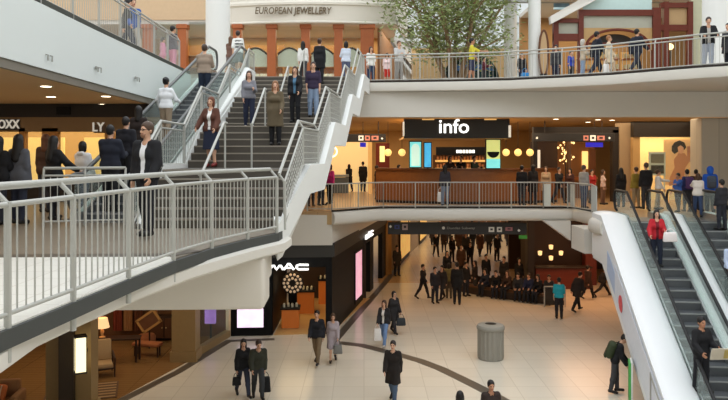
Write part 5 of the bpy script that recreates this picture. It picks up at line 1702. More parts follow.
def skeleton(p):
    """joints in person space, facing -Y; H = 1.75"""
    f = p.get('sex', 'f') == 'f'
    sh = .143 if f else .166
    hipw = .088
    J = {}
    lean = p.get('lean', 0.0)
    R = rotx(lean)      # forward lean
    piv = np.array([0, 0, .95])

    def T(v):
        return R @ (np.array(v, float) - piv) + piv
    # positive lean must move the head towards -Y
    sit = p.get('sit', False)
    legs = p.get('legs', (0.0, 0.0, 0.0, 0.0))   # swing L, knee L, swing R, knee R
    for sd, sg, sw, kn in (('l', 1, legs[0], legs[1]), ('r', -1, legs[2], legs[3])):
        hip = np.array([sg * hipw, 0, .93])
        sp_ = p.get('spread', .02) * sg
        if sit:
            sw, kn = 1.45, 1.45
        th = np.array([sp_, -math.sin(sw), -math.cos(sw)])
        th /= np.linalg.norm(th)
        knee = hip + th * .43
        a2 = sw - kn
        shn = np.array([sp_ * .3, -math.sin(a2), -math.cos(a2)])
        ank = knee + shn * .42
        fp = max(-.9, min(.5, a2 * .8 if a2 < 0 else a2 * .3))
        fd = np.array([sg * .08, -math.cos(fp), math.sin(fp)])
        if fp < 0:
            fd = np.array([sg * .08, -math.cos(fp), math.sin(fp)])
        heel = ank + np.array([0, .035, -.045])
        toe = heel + fd * .21 + np.array([0, 0, -.005])
        J['hip' + sd], J['knee' + sd], J['ank' + sd], J['heel' + sd], J['toe' + sd] = hip, knee, ank, heel, toe
    arms = p.get('arms', ((0.05, .1, .15), (0.05, .1, .15)))
    for sd, sg, (fw, ab, el) in (('l', 1, arms[0]), ('r', -1, arms[1])):
        s0 = np.array([sg * sh, 0.005, 1.405])
        u = np.array([sg * math.sin(ab), -math.sin(fw) * math.cos(ab), -math.cos(fw) * math.cos(ab)])
        e = s0 + u * .29
        a2 = fw + el
        inw = p.get('inward', 0.25) * min(1, el)
        u2 = np.array([sg * (math.sin(ab) * .5 - inw), -math.sin(a2), -math.cos(a2)])
        u2 /= np.linalg.norm(u2)
        w_ = e + u2 * .25
        J['sh' + sd], J['el' + sd], J['wr' + sd], J['hd' + sd] = T(s0), T(e), T(w_), R @ u2
        J['palm' + sd] = J['wr' + sd] + J['hd' + sd] * .1
    J['R'], J['T'] = R, T
    Rh = R @ rotz_(p.get('hyaw', 0.0)) @ rotx(p.get('hpitch', 0.0)) if True else R
    J['Rh'] = Rh
    J['hc'] = T([0, -.005, 1.545])
    return J


def prims_for(p, J):
    f = p.get('sex', 'f') == 'f'
    L = []
    w1 = (1, 1.18, 1)
    L.append(('pelvis', 1, (-.072, .0, .95), (.072, .0, .95), .112, .112, w1))
    L.append(('torso', 1, (-.055, 0, 1.09), (.055, 0, 1.09), .098 if f else .108, .098 if f else .108, w1))
    L.append(('torso', 1, (-.075, 0, 1.26), (.075, 0, 1.26), .112 if f else .122, .112 if f else .122, w1))
    sh = .12 if f else .14
    for q in (-1, 1):
        L.append(('torso', 1, (0, 0.008, 1.43), (q * sh, .005, 1.385), .056, .055, (1, 1, 1)))
    L.append(('torso', 1, (0, 0.005, 1.25), (0, .005, 1.4), .1, .066, (1, 1.1, 1)))
    if f:
        L.append(('torso', 1, (-.065, -.075, 1.25), (.065, -.075, 1.25), .055, .055, (1, 1, 1)))
    L.append(('neck', 1, (0, .012, 1.42), (0, -.002, 1.56), .054, .05, (1, 1, 1)))
    # head in its own frame, origin at the top of the neck
    L.append(('head', 2, (0, .012, .125), (0, .0, .105), .097, .092, (1.22, 1, 1)))
    L.append(('head', 2, (0, -.035, .07), (0, -.055, .02), .07, .046, (1.12, 1, 1)))
    L.append(('head', 2, (0, -.098, .085), (0, -.112, .062), .012, .016, (1, 1, 1)))
    L.append(('head', 2, (-.076, .01, .085), (-.076, .016, .06), .02, .014, (1, 1, 1)))
    L.append(('head', 2, (.076, .01, .085), (.076, .016, .06), .02, .014, (1, 1, 1)))
    for sd in 'lr':
        k = 1.0 if f else 1.04
        L.append(('thigh', 0, J['hip' + sd], J['knee' + sd], .086 * k, .056 * k, (1, 1, 1)))
        L.append(('shank', 0, J['knee' + sd], J['ank' + sd], .054 * k, .038 * k, (1, 1, 1)))
        c = J['knee' + sd] * .68 + J['ank' + sd] * .32 + np.array([0, .014, 0])
        L.append(('shank', 0, c, c, .055, .055, (1, 1, 1)))
        L.append(('foot', 0, J['heel' + sd], J['toe' + sd], .036, .032, (1, 1, 1)))
        L.append(('foot', 0, J['ank' + sd], J['heel' + sd], .036, .036, (1, 1, 1)))
        L.append(('uarm', 0, J['sh' + sd], J['el' + sd], .05 * k, .04 * k, (1, 1, 1)))
        L.append(('farm', 0, J['el' + sd], J['wr' + sd], .041 * k, .029 * k, (1, 1, 1)))
        L.append(('wrist', 0, J['wr' + sd], J['wr' + sd] + J['hd' + sd] * .03, .027, .026, (1, 1, 1)))
    return L


class Field:
    """points of a grid in the three frames of a person"""
    def __init__(self, J, xs, ys, zs):
        self.xs, self.ys, self.zs = xs, ys, zs
        P = np.stack(np.meshgrid(xs, ys, zs, indexing='ij'), -1).astype(np.float32)
        R = J['R'].astype(np.float32)
        piv = np.array([0, 0, .95], np.float32)
        self.P = [P, (P - piv) @ R + piv, (P - J['hc'].astype(np.float32)) @ J['Rh'].astype(np.float32)]

    def union(self, prims, tags, infl=0.0, k=.035, hard=('head',)):
        D = None
        for (tg, fr, a, b, r1, r2, sc) in prims:
            if tg not in tags:
                continue
            kk_ = .018 if tg in ('head', 'wrist') else (.022 if tg in ('foot', 'farm', 'uarm') else k)
            i_ = infl.get(tg, 0.0) if isinstance(infl, dict) else infl
            d = seg(self.P[fr], a, b, r1 + i_, r2 + i_, sc)
            D = d if D is None else smin(D, d, kk_)
        return D


def bounds(prims, J, tags, pad):
    lo, hi = np.full(3, 9.0), np.full(3, -9.0)
    for (tg, fr, a, b, r1, r2, sc) in prims:
        if tg not in tags:
            continue
        for q, r in ((np.asarray(a, float), r1), (np.asarray(b, float), r2)):
            if fr == 1:
                q = J['T'](q)
            elif fr == 2:
                q = J['Rh'] @ q + J['hc']
            lo = np.minimum(lo, q - r - pad)
            hi = np.maximum(hi, q + r + pad)
    return lo, hi


ALL = ('pelvis', 'torso', 'neck', 'head', 'thigh', 'shank', 'foot', 'uarm', 'farm', 'wrist')
PEOPLE = []


def garment(name, D, fld, mats, root, k, dz):
    V, Q = surface_nets(D, fld.xs, fld.ys, fld.zs)
    if len(Q) == 0:
        return None
    V = V * k
    V[:, 2] += dz
    o = bpy.data.objects.new(name, mesh_from(name, V, Q, mats))
    COL.objects.link(o)
    o.parent = root
    return o


def person(label, x, y, z, face=0.0, H=1.68, h=None, sex='f', skin=0, hair=('short', (36, 28, 24)), top=('shirt', (60, 60, 64)), inner=None, bottom=('trousers', (40, 42, 52)), shoes=(30, 28, 28), group=None, glasses=False, beard=None, hat=None, **pose):
    """face: degrees; 0 = towards the camera, 180 = away, 90 = towards +X"""
    s = FPX / y
    if h is None:
        h = .013 if s > 52 else (.019 if s > 34 else (.023 if s > 26 else (.028 if s > 17 else .04)))
    p = dict(pose)
    p['sex'] = sex
    J = skeleton(p)
    pr_ = prims_for(p, J)
    k = H / 1.75
    low = min(min(J['heel' + q][2], J['toe' + q][2]) - .036 for q in 'lr') - 0.012
    if p.get('sit'):
        low = p.get('seat_low', low)
    dz = -low * k
    root = thing('person', label, 'person', (x, y, z), math.radians(face), group)
    # body
    lo, hi = bounds(pr_, J, ALL, .03)
    Lh = J['hc']
    hf = h * .62
    xs = grid_axes(lo[0], hi[0], h, (Lh[0] - .12, Lh[0] + .12), hf) if h < .03 else grid_axes(lo[0], hi[0], h)
    ys = grid_axes(lo[1], hi[1], h)
    zs = grid_axes(lo[2], hi[2], h, (Lh[2] - .03, Lh[2] + .3), hf) if h < .03 else grid_axes(lo[2], hi[2], h)
    fld = Field(J, xs, ys, zs)
    D = fld.union(pr_, ALL)
    V, Q = surface_nets(D, xs, ys, zs)
    # face marks by position in the head frame
    cen = V[Q].mean(1)
    ch = (cen - J['hc']) @ J['Rh']
    mi = np.zeros(len(Q), int)
    if h < .03:
        for sx in (-1, 1):
            e = np.sqrt((ch[:, 0] - sx * .034) ** 2 + ((ch[:, 2] - .1) * 1.5) ** 2)
            mi[(e < .016) & (ch[:, 1] < -.05)] = 1
        mi[(abs(ch[:, 0]) < .026) & (abs(ch[:, 2] - .03) < .009) & (ch[:, 1] < -.06)] = 2
    # hands
    hh = .0065 if s > 52 else (.009 if s > 26 else .011)
    Vs, Qs, ms = [V], [Q], [mi]
    nb = len(V)
    curls = p.get('curl', .45)
    for sd, sg in (('l', 1), ('r', -1)):
        hv, hq = hand(curls, hh)
        d = J['hd' + sd]
        zax = -d / np.linalg.norm(d)
        inw = np.array([-sg, -0.15, 0.0])
        xax = -inw + zax * (inw @ zax)
        xax /= np.linalg.norm(xax)
        yax = np.cross(zax, xax)
        Mx = np.stack([xax, yax, zax], 1)
        v2 = hv.copy()
        flip = False
        # thumb forwards (-Y of the body)
        if (Mx @ np.array([0, -1, 0]))[1] > 0:
            v2[:, 1] *= -1
            flip = True
        v2 = v2 * (1.0 if sex == 'm' else .92)
        w3 = v2 @ Mx.T + J['wr' + sd] + d * .012
        Vs.append(w3)
        q2 = hq + nb
        Qs.append(q2[:, ::-1] if flip else q2)
        ms.append(np.zeros(len(hq), int))
        nb += len(hv)
    V = np.concatenate(Vs) * k
    V[:, 2] += dz
    me = mesh_from('body', V, np.concatenate(Qs), [SKINS[skin], M_EYE, M_LIP], np.concatenate(ms))
    o = bpy.data.objects.new('body', me)
    COL.objects.link(o)
    o.parent = root
    hg = max(h, .018)

    def gfield(tags, pad, extra=()):
        lo, hi = bounds(list(pr_) + list(extra), J, tags, pad)
        return Field(J, grid_axes(lo[0], hi[0], hg), grid_axes(lo[1], hi[1], hg), grid_axes(lo[2], hi[2], hg))
    # hair
    style, hc = hair
    if style != 'none':
        hp = [('head', 2, (0, .018, .135), (0, .016, .11), .106, .104, (1.2, 1, 1))]
        ex = []
        if style == 'long':
            ex = [('hair', 2, (0, .05, .1), (0, .075, -.12), .082, .07, (1, 1.15, 1)), ('hair', 2, (-.06, .02, .09), (-.07, .03, -.1), .04, .035, (1, 1, 1)), ('hair', 2, (.06, .02, .09), (.07, .03, -.1), .04, .035, (1, 1, 1))]
        elif style == 'verylong':
            ex = [('hair', 2, (0, .05, .1), (0, .105, -.26), .085, .085, (1, 1.2, 1)), ('hair', 2, (-.06, .02, .09), (-.085, .05, -.16), .042, .05, (1, 1, 1)), ('hair', 2, (.06, .02, .09), (.085, .05, -.16), .042, .05, (1, 1, 1))]
        elif style == 'bob':
            ex = [('hair', 2, (0, .04, .1), (0, .05, 0.0), .085, .075, (1, 1.1, 1)), ('hair', 2, (-.06, .01, .09), (-.068, .01, .0), .04, .034, (1, 1, 1)), ('hair', 2, (.06, .01, .09), (.068, .01, .0), .04, .034, (1, 1, 1))]
        elif style == 'bun':
            ex = [('hair', 2, (0, .1, .15), (0, .13, .16), .045, .04, (1, 1, 1))]
        elif style == 'pony':
            ex = [('hair', 2, (0, .09, .14), (0, .14, .1), .035, .035, (1, 1, 1)), ('hair', 2, (0, .14, .1), (0, .125, -.1), .035, .02, (1, 1, 1))]
        lo, hi = bounds(hp + ex, J, ('head', 'hair'), .04)
        hq_ = max(hf, .011) if h < .03 else .022
        fl = Field(J, grid_axes(lo[0], hi[0], hq_), grid_axes(lo[1], hi[1], hq_), grid_axes(lo[2], hi[2], hq_))
        D = fl.union(hp, ('head',))
        P2 = fl.P[2]
        facecut = seg(P2, (0, -.115, .085), (0, -.12, -.03), .082, .085, (1, 1, 1))
        D = np.maximum(D, -facecut)
        if style == 'short':
            D = np.maximum(D, .062 - P2[..., 2] - np.clip(P2[..., 1] * .8, -.06, .1))
        for (tg, fr, a, b, r1, r2, sc) in ex:
            D = smin(D, seg(fl.P[2], a, b, r1, r2, sc), .025)
        D = np.maximum(D, -(facecut - .0))
        garment('hair', D, fl, [hairm(hc)], root, k, dz)
    if beard:
        bp = [('head', 2, (0, -.04, .05), (0, -.06, .016), .072, .05, (1.12, 1, 1))]
        lo, hi = bounds(bp, J, ('head',), .03)
        fl = Field(J, grid_axes(lo[0], hi[0], .009), grid_axes(lo[1], hi[1], .009), grid_axes(lo[2], hi[2], .009))
        D = fl.union(bp, ('head',))
        P2 = fl.P[2]
        D = np.maximum(D, P2[..., 2] - .034)
        D = np.maximum(D, P2[..., 1] + .055)
        garment('beard', D, fl, [hairm(beard)], root, k, dz)
    # bottoms
    bk, bc = bottom[0], bottom[1]
    if bk in ('trousers', 'shorts'):
        tg = ('pelvis', 'thigh', 'shank') if bk == 'trousers' else ('pelvis', 'thigh')
        fl = gfield(tg, .06)
        D = fl.union(pr_, tg, {'pelvis': .016, 'thigh': .02, 'shank': .022}, k=.03)
        D = np.maximum(D, fl.P[1][..., 2] - 1.04)
        if bk == 'shorts' and not p.get('sit'):
            D = np.maximum(D, .47 - fl.P[0][..., 2])
        garment('trousers' if bk == 'trousers' else 'shorts', D, fl, [cloth(bc)], root, k, dz)
    elif bk == 'skirt':
        hem = bottom[2] if len(bottom) > 2 else .5
        ex = [('sk', 0, (-.06, 0, .98), (-.075, -.0, hem), .12, .15, (1, 1.1, 1)), ('sk', 0, (.06, 0, .98), (.075, -.0, hem), .12, .15, (1, 1.1, 1))]
        lo, hi = bounds(ex, J, ('sk',), .05)
        fl = Field(J, grid_axes(lo[0], hi[0], hg), grid_axes(lo[1] - .1, hi[1] + .1, hg), grid_axes(lo[2], hi[2], hg))
        D = fl.union(ex, ('sk',), k=.05)
        D2 = fl.union(pr_, ('pelvis', 'thigh'), .02)
        D = smin(D, D2, .03)
        D = np.maximum(np.maximum(D, hem - fl.P[0][..., 2]), fl.P[1][..., 2] - 1.05)
        garment('skirt', D, fl, [cloth(bc)], root, k, dz)
        if len(bottom) > 3:
            fl = gfield(('thigh', 'shank'), .05)
            D = fl.union(pr_, ('thigh', 'shank'), .009, k=.03)
            garment('leggings', D, fl, [cloth(bottom[3])], root, k, dz)
    # shoes, one mesh each
    for sd in 'lr':
        sp_ = [q for q in pr_ if q[0] == 'foot' and (q[2] is J['heel' + sd] or q[2] is J['ank' + sd])]
        lo, hi = bounds(sp_, J, ('foot',), .04)
        hs = max(h * .8, .014)
        fl = Field(J, grid_axes(lo[0], hi[0], hs), grid_axes(lo[1], hi[1], hs), grid_axes(lo[2], hi[2], hs))
        D = fl.union(sp_, ('foot',), .011)
        D = np.maximum(D, fl.P[0][..., 2] - (J['ank' + sd][2] + .01))
        garment('shoe', D, fl, [cloth(shoes, .5)], root, k, dz)
    # tops
    def upper(kind, col, nm, base, opening, hem, sleeve):
        tg = ['pelvis', 'torso']
        if sleeve:
            tg.append('uarm')
        if sleeve == 'long':
            tg.append('farm')
        inf = {'pelvis': base + .012, 'torso': base, 'uarm': base + .004, 'farm': base + .004}
        ex = []
        if hem < .8:
            ex = [('coat', 0, (-.055, 0, .98), (-.075, -.02, hem), .108 + base, .132 + base, (1, 1.15, 1)), ('coat', 0, (.055, 0, .98), (.075, -.02, hem), .108 + base, .132 + base, (1, 1.15, 1))]
        lo, hi = bounds(list(pr_) + ex, J, tuple(tg) + ('coat',), base + .05)
        fl = Field(J, grid_axes(lo[0], hi[0], hg), grid_axes(lo[1], hi[1], hg), grid_axes(lo[2], hi[2], hg))
        D = fl.union(pr_, tg, inf, k=.03)
        if ex:
            D = smin(D, fl.union(ex, ('coat',), k=.05), .04)
            if not p.get('sit'):
                Dt = fl.union(pr_, ('thigh',), base + .012)
                D = smin(D, Dt, .03)
            zc_ = fl.P[0][..., 2]
        else:
            zc_ = fl.P[1][..., 2]
        D = np.maximum(D, hem - zc_)
        # neckline
        nk = seg(fl.P[1], (0, -.01, 1.44), (0, -.02, 1.6), .062 + base * .4, .08, (1, 1, 1))
        D = np.maximum(D, -nk)
        if opening:
            P1 = fl.P[1]
            wv = opening * (.6 + .4 * np.clip((P1[..., 2] - 1.0) / .4, 0, 1))
            cut = np.maximum(np.abs(P1[..., 0]) - wv, P1[..., 1] + .02)
            cut = np.maximum(cut, .0 - P1[..., 2])
            D = np.maximum(D, -cut)
        garment(nm, D, fl, [cloth(col)], root, k, dz)
        if kind == 'hood':
            hp2 = [('hd', 1, (-.05, .08, 1.47), (.05, .08, 1.47), .06, .06, (1, 1, 1))]
            lo, hi = bounds(hp2, J, ('hd',), .04)
            f2 = Field(J, grid_axes(lo[0], hi[0], hg), grid_axes(lo[1], hi[1], hg), grid_axes(lo[2], hi[2], hg))
            garment('hood', f2.union(hp2, ('hd',)), f2, [cloth(col)], root, k, dz)
        if kind == 'hoodup':
            hp2 = [('hd', 2, (0, .03, .12), (0, .04, .02), .135, .12, (1.1, 1, 1))]
            lo, hi = bounds(hp2, J, ('hd',), .04)
            f2 = Field(J, grid_axes(lo[0], hi[0], hg), grid_axes(lo[1], hi[1], hg), grid_axes(lo[2], hi[2], hg))
            D = f2.union(hp2, ('hd',))
            D = np.maximum(D, -seg(f2.P[2], (0, -.12, .1), (0, -.12, .03), .085, .085, (1, 1, 1)))
            garment('hood', D, f2, [cloth(col)], root, k, dz)
        if kind == 'stripes':
            pass
    if inner:
        upper('shirt', inner, 'shirt', .02, 0, .9, 'none' if False else None)
    tk, tc = top[0], top[1]
    spec_ = {'shirt': ('top', .022, 0, .9, 'long'), 'tee': ('t_shirt', .022, 0, .88, 'short'), 'jacket': ('jacket', .03, .05 if inner else 0, .84, 'long'), 'hood': ('hooded_top', .04, 0, .86, 'long'), 'hoodup': ('hooded_top', .04, 0, .86, 'long'),
             'coat': ('coat', .03, .045 if inner else 0, top[2] if len(top) > 2 else .55, 'long'), 'dress': ('dress', .02, 0, top[2] if len(top) > 2 else .5, 'short'), 'vest': ('vest', .022, 0, .9, None)}
    nm, base, op, hem, sl = spec_[tk]
    upper(tk, tc, nm, base, op, hem, sl)
    if len(top) > 3 and top[3]:        # horizontal bands on the top
        fl = gfield(('torso', 'pelvis'), .05)
        D = fl.union(pr_, ('torso', 'pelvis'), .027, k=.03)
        zz = fl.P[1][..., 2]
        band = np.abs(((zz - .95) / .12) % 1.0 - .5) * .12 - .03
        D = np.maximum(np.maximum(D, band), np.maximum(.93 - zz, zz - 1.4))
        garment('stripes', D, fl, [cloth(top[3])], root, k, dz)
    if glasses:
        Rh, hc_ = J['Rh'], J['hc']
        mb = MB()
        for sx in (-1, 1):
            ring = [Rh @ np.array([sx * .034 + .025 * math.cos(a), -.106 + abs(math.cos(a)) * .0, .1 + .018 * math.sin(a)]) + hc_ for a in [2 * math.pi * i / 12 for i in range(13)]]
            mb.tube([tuple(q) for q in ring], .0035, 5)
            mb.tube([tuple(Rh @ np.array(v) + hc_) for v in ((sx * .059, -.106, .103), (sx * .084, -.06, .103), (sx * .086, .01, .1))], .0035, 5)
        mb.tube([tuple(Rh @ np.array(v) + hc_) for v in ((-.009, -.107, .103), (.009, -.107, .103))], .0035, 5)
        mb.v = [(a * k, b * k, c * k + dz) for a, b, c in mb.v]
        build('glasses', mb, M_BLACK, root, 60, local=True)
    info = {'root': root, 'k': k, 'dz': dz}
    rot = rotz_(math.radians(face))
    for sd in 'lr':
        info['palm' + sd] = rot @ (J['palm' + sd] * k + np.array([0, 0, dz])) + np.array([x, y, z])
    info['back'] = rot @ (J['T']((0, .15, 1.2)) * k + np.array([0, 0, dz])) + np.array([x, y, z])
    info['face'] = math.radians(face)
    info['R'] = J['R']
    PEOPLE.append(info)
    return info


# ------------------------------------------------------------ bags
def bag(label, pos, w, d, h_, col, rz=0.0, kind='handbag', handle=.18, cat='bag', group=None):
    """top of the handle at pos"""
    x, y, z = pos
    zt = z - handle
    t = thing(kind, label, cat, (x, y, zt - h_), rz, group)
    m = cloth(col, .6)
    b = MB()
    b.obox((0, 0, h_ / 2), (w, d, h_), 0, min(w, d, h_) * .25)
    b.v = [(vx * (1.0 - .18 * (vz / h_)), vy, vz) for vx, vy, vz in b.v]
    build('body', b, m, t, 40, local=True)
    pts = [(-w * .3, 0, h_ - .01)] + [(-w * .3 * math.cos(math.pi * i / 8), 0, h_ + handle * math.sin(math.pi * i / 8)) for i in range(9)] + [(w * .3, 0, h_ - .01)]
    build('handle', MB().tube(pts, .009, 6), m, t, 60, local=True)
    return t


def backpack(label, info, col, trim=None, w=.32, d=.17, h_=.46):
    b = info['back']
    t = thing('backpack', label, 'backpack', tuple(b + np.array([0, 0, -.2])), info['face'])
    lean = Matrix(info['R'].tolist()).to_euler().x
    t.rotation_euler = (0, 0, info['face'])
    m = cloth(col, .7)
    mb = MB().obox((0, .06, .2), (w, d, h_), 0, .11, rx=lean)
    build('body', mb, m, t, 40, local=True)
    mb = MB().obox((0, .06 + d * .55, .1), (w * .75, .07, h_ * .5), 0, .03, rx=lean)
    build('pocket', mb, cloth(trim or col, .7), t, 40, local=True)
    for sx in (-1, 1):
        build('strap', MB().tube([(sx * .1, 0, .38), (sx * .11, -.12, .4), (sx * .12, -.25, .3), (sx * .13, -.2, .1), (sx * .12, 0.02, .02)], .018, 6), m, t, 60, local=True)
    return t
# ------------------------------------------------------------ poses
STAND = dict(arms=((.05, .12, .2), (.0, .12, .25)), legs=(.05, .05, -.05, .05))
WALK = dict(arms=((-.3, .1, .25), (.35, .1, .35)), legs=(.38, .12, -.3, .3))
WALK2 = dict(arms=((.3, .1, .3), (-.3, .1, .25)), legs=(-.28, .28, .36, .1))
STEPD = dict(arms=((.2, .15, .6), (-.1, .12, .3)), legs=(.12, .2, -.02, .06))
BENT = dict(arms=((.5, .15, 1.3), (.4, .15, 1.3)), legs=(.05, .05, -.05, .05))
REACH = dict(arms=((1.1, .1, .4), (.2, .1, .4)), legs=(.1, .05, -.1, .1))
RAIL = dict(arms=((.55, .25, .9), (.55, .25, .9)), legs=(.05, .05, -.1, .1), lean=.12)
SIT = dict(sit=True, arms=((.45, .12, .9), (.45, .12, .9)))
BLK, CHAR, NAVY, DENIM, LDENIM = (26, 26, 30), (54, 54, 58), (34, 40, 62), (52, 66, 96), (136, 156, 184)
BLOND, BROWN, AUB, HBLK = (150, 112, 66), (72, 48, 32), (110, 58, 34), (24, 20, 20)


def xy(px_, s):
    return (px_ - HX) / s, FPX / s


def P(label, px_, s, z, **kw):
    x, y = xy(px_, s)
    return person(label, x, y, z, **kw)


# ---- bridge level
P('man in open black jacket, white shirt and glasses standing on the bridge', 147, 61.0, Z_BR, face=-20, H=1.83, sex='m', hair=('short', (78, 58, 44)), top=('jacket', (30, 30, 34)), inner=(238, 238, 240), bottom=('trousers', (34, 34, 40)), glasses=True, beard=(146, 108, 86), hyaw=-.25,
  arms=((.1, .16, .5), (.02, .14, .2)), legs=(.14, .05, -.14, .08), spread=.05)
P('woman in black partly cut off at the picture edge on the bridge', -1, 52, Z_BR, face=165, H=1.66, hair=('verylong', HBLK), top=('jacket', BLK), **BENT)
w = P('woman with long black hair and grey thigh length coat on the bridge', 19, 51.5, Z_BR, face=170, H=1.7, hair=('verylong', HBLK), top=('coat', (88, 90, 98), .68), bottom=('trousers', (40, 44, 60)), **STAND)
x, y = xy(4, 50)
bag('brown shoulder bag hanging beside the woman in the grey coat', (x, y, Z_BR + 1.25), .3, .14, .26, (92, 66, 44), .3)
P('woman with long black hair and black coat between the grey coat and the bridge railing', 54, 49, Z_BR, face=150, H=1.68, hair=('verylong', HBLK), top=('coat', BLK, .62), bottom=('trousers', BLK), arms=((.1, .1, .2), (.5, .5, .5)), legs=(.1, .05, -.1, .1))
P('person with auburn hair in dark brown, behind the woman in the black coat', 46, 43, Z_BR, face=175, H=1.78, sex='f', hair=('long', (96, 58, 36)), top=('jacket', (70, 48, 38)), **STAND)
P('child in white hooded top with black hair near the golden shop windows', 83, 44, Z_BR, face=160, H=1.6, hair=('bob', HBLK), top=('hood', (232, 232, 236)), bottom=('trousers', DENIM), **REACH)
# ---- on the escalator by the stairs
def esc(y):
    return hL(y - 14.3)
def PE(label, px_, s, **kw):
    x, y = xy(px_, s)
    n = int(10.3 / .4)
    u = y - 14.3
    if 0 < u < 10.3:
        i_ = math.floor(u / 10.3 * n)
        zz = hL((i_ + 1) * 10.3 / n)
        y = 14.3 + (i_ + .32) * 10.3 / n
    else:
        zz = hL(u)
    return person(label, x, y, zz + .004, **kw)
PE('broad man in dark navy jacket at the foot of the escalator seen from behind', 113, 48.0, face=175, H=1.74, sex='m', hair=('short', HBLK), top=('jacket', (32, 36, 50)), bottom=('trousers', BLK), **BENT)
PE('person in black jacket just above the broad man on the escalator', 128, 45.5, face=170, H=1.62, sex='m', hair=('short', HBLK), top=('jacket', (28, 28, 36)), bottom=('trousers', BLK), **STAND)
PE('person in dark brown jacket below the woman in white on the escalator', 139, 43.5, face=175, H=1.58, hair=('long', HBLK), top=('jacket', (44, 34, 32)), bottom=('trousers', BLK), **STAND)
PE('woman in white shirt with black hair leaning on the escalator handrail', 165, 38.8, face=170, H=1.62, hair=('bun', HBLK), top=('shirt', (240, 242, 248)), bottom=('trousers', (150, 132, 112)), arms=((.3, .5, .5), (.5, .3, .9)), legs=(.1, .1, -.1, .1))
PE('man in grey brown sweater and dark jeans riding high on the escalator', 206, 33.0, face=180, H=1.76, sex='m', hair=('short', (70, 54, 44)), top=('shirt', (158, 140, 124)), bottom=('trousers', (30, 40, 58)), **BENT)
P('woman in black and white striped top and grey skirt at the top of the escalator', 238, 27.2, Z_TOP, face=175, H=1.68, hair=('short', (60, 44, 38)), top=('tee', (236, 236, 232), .9, (34, 34, 36)), bottom=('skirt', (120, 124, 122), .55), **WALK)
P('woman with long brown hair and bare legs beside the striped top', 231, 26.4, Z_TOP, face=160, H=1.6, hair=('long', (104, 74, 54)), top=('jacket', (120, 90, 78)), bottom=('skirt', (110, 100, 96), .5), **WALK2)
# ---- balcony
P('person in blue jacket and pale trousers walking along the balcony', 133, 33.8, Z_TOP, face=40, H=1.74, sex='m', hair=('short', HBLK), top=('jacket', (38, 88, 164)), bottom=('trousers', (206, 196, 180)), **WALK)
P('child in pink beside the taller figure in navy on the balcony', 163, 28, Z_TOP, face=120, H=1.3, hair=('short', HBLK), top=('hood', (226, 150, 180)), bottom=('trousers', (214, 130, 160)), **STAND)
w = P('person in navy top with pink trousers standing on the balcony', 173, 27.8, Z_TOP, face=140, H=1.74, hair=('short', HBLK), top=('shirt', (50, 46, 70)), bottom=('trousers', (226, 140, 172)), **STAND)
P('person in dark jacket behind the balcony railing near the picture top', 128, 34, Z_TOP, face=100, H=1.68, sex='m', hair=('short', HBLK), top=('jacket', CHAR), bottom=('trousers', NAVY), **WALK2)
# ---- staircase
def PS(label, px_, s, **kw):
    x, y = xy(px_, s)
    for y0 in FLY:
        for i in range(NR - 1):
            if y0 + i * TREAD <= y < y0 + (i + 1) * TREAD:
                y = y0 + i * TREAD + (.07 if abs(kw.get('face', 0)) > 90 else .2)
                break
    return person(label, x, y, stair_z(y) + .004, **kw)
PS('auburn haired woman in brown leather jacket and white top coming down the stairs', 211, 42.6, face=-12, H=1.6, hair=('bob', AUB), top=('jacket', (92, 56, 44)), inner=(240, 238, 236), bottom=('skirt', (38, 44, 66), .42), shoes=(120, 40, 36), arms=((.25, .25, .5), (.2, .45, .6)), legs=(.12, .25, -.08, .15))
PS('woman in grey sweater and dark jeans standing high by the stair wall', 249, 34.6, face=10, H=1.62, hair=('long', BROWN), top=('shirt', (128, 128, 136)), bottom=('trousers', (38, 44, 66)), shoes=(200, 196, 190), arms=((.4, .15, 1.3), (.1, .12, .3)), legs=(.1, .05, -.1, .1))
PS('fair haired woman in long olive brown coat coming down the stairs', 275, 40.6, face=5, H=1.56, hair=('long', (136, 92, 58)), top=('coat', (98, 86, 66), .5), bottom=('trousers', BLK), **STEPD)
PS('woman in black jacket and blue patterned top coming down the stairs', 295, 34.2, face=-5, H=1.62, hair=('long', BROWN), top=('jacket', BLK), inner=(80, 120, 150), bottom=('trousers', BLK), **STEPD)
PS('young man in dark purple sweater and light blue jeans on the stairs', 313, 33.8, face=5, H=1.62, sex='m', hair=('short', (56, 38, 32)), top=('tee', (52, 42, 66)), bottom=('trousers', LDENIM), **STAND)
w = PS('person in knee length black coat on the topmost stairs', 320, 27.9, face=170, H=1.58, hair=('bun', BROWN), top=('coat', BLK, .6), bottom=('trousers', BLK), **STAND)
P('woman with long dark hair and white top walking away beyond the stair top', 303, 25.2, Z_TOP, face=180, H=1.62, hair=('long', HBLK), top=('shirt', (222, 222, 220)), bottom=('trousers', CHAR), **WALK)
P('woman in pale blue shirt and jeans waiting at the stair top', 346, 25.0, Z_TOP, face=195, H=1.64, hair=('bob', HBLK), top=('shirt', (206, 216, 232)), bottom=('trousers', (84, 92, 118)), **BENT)

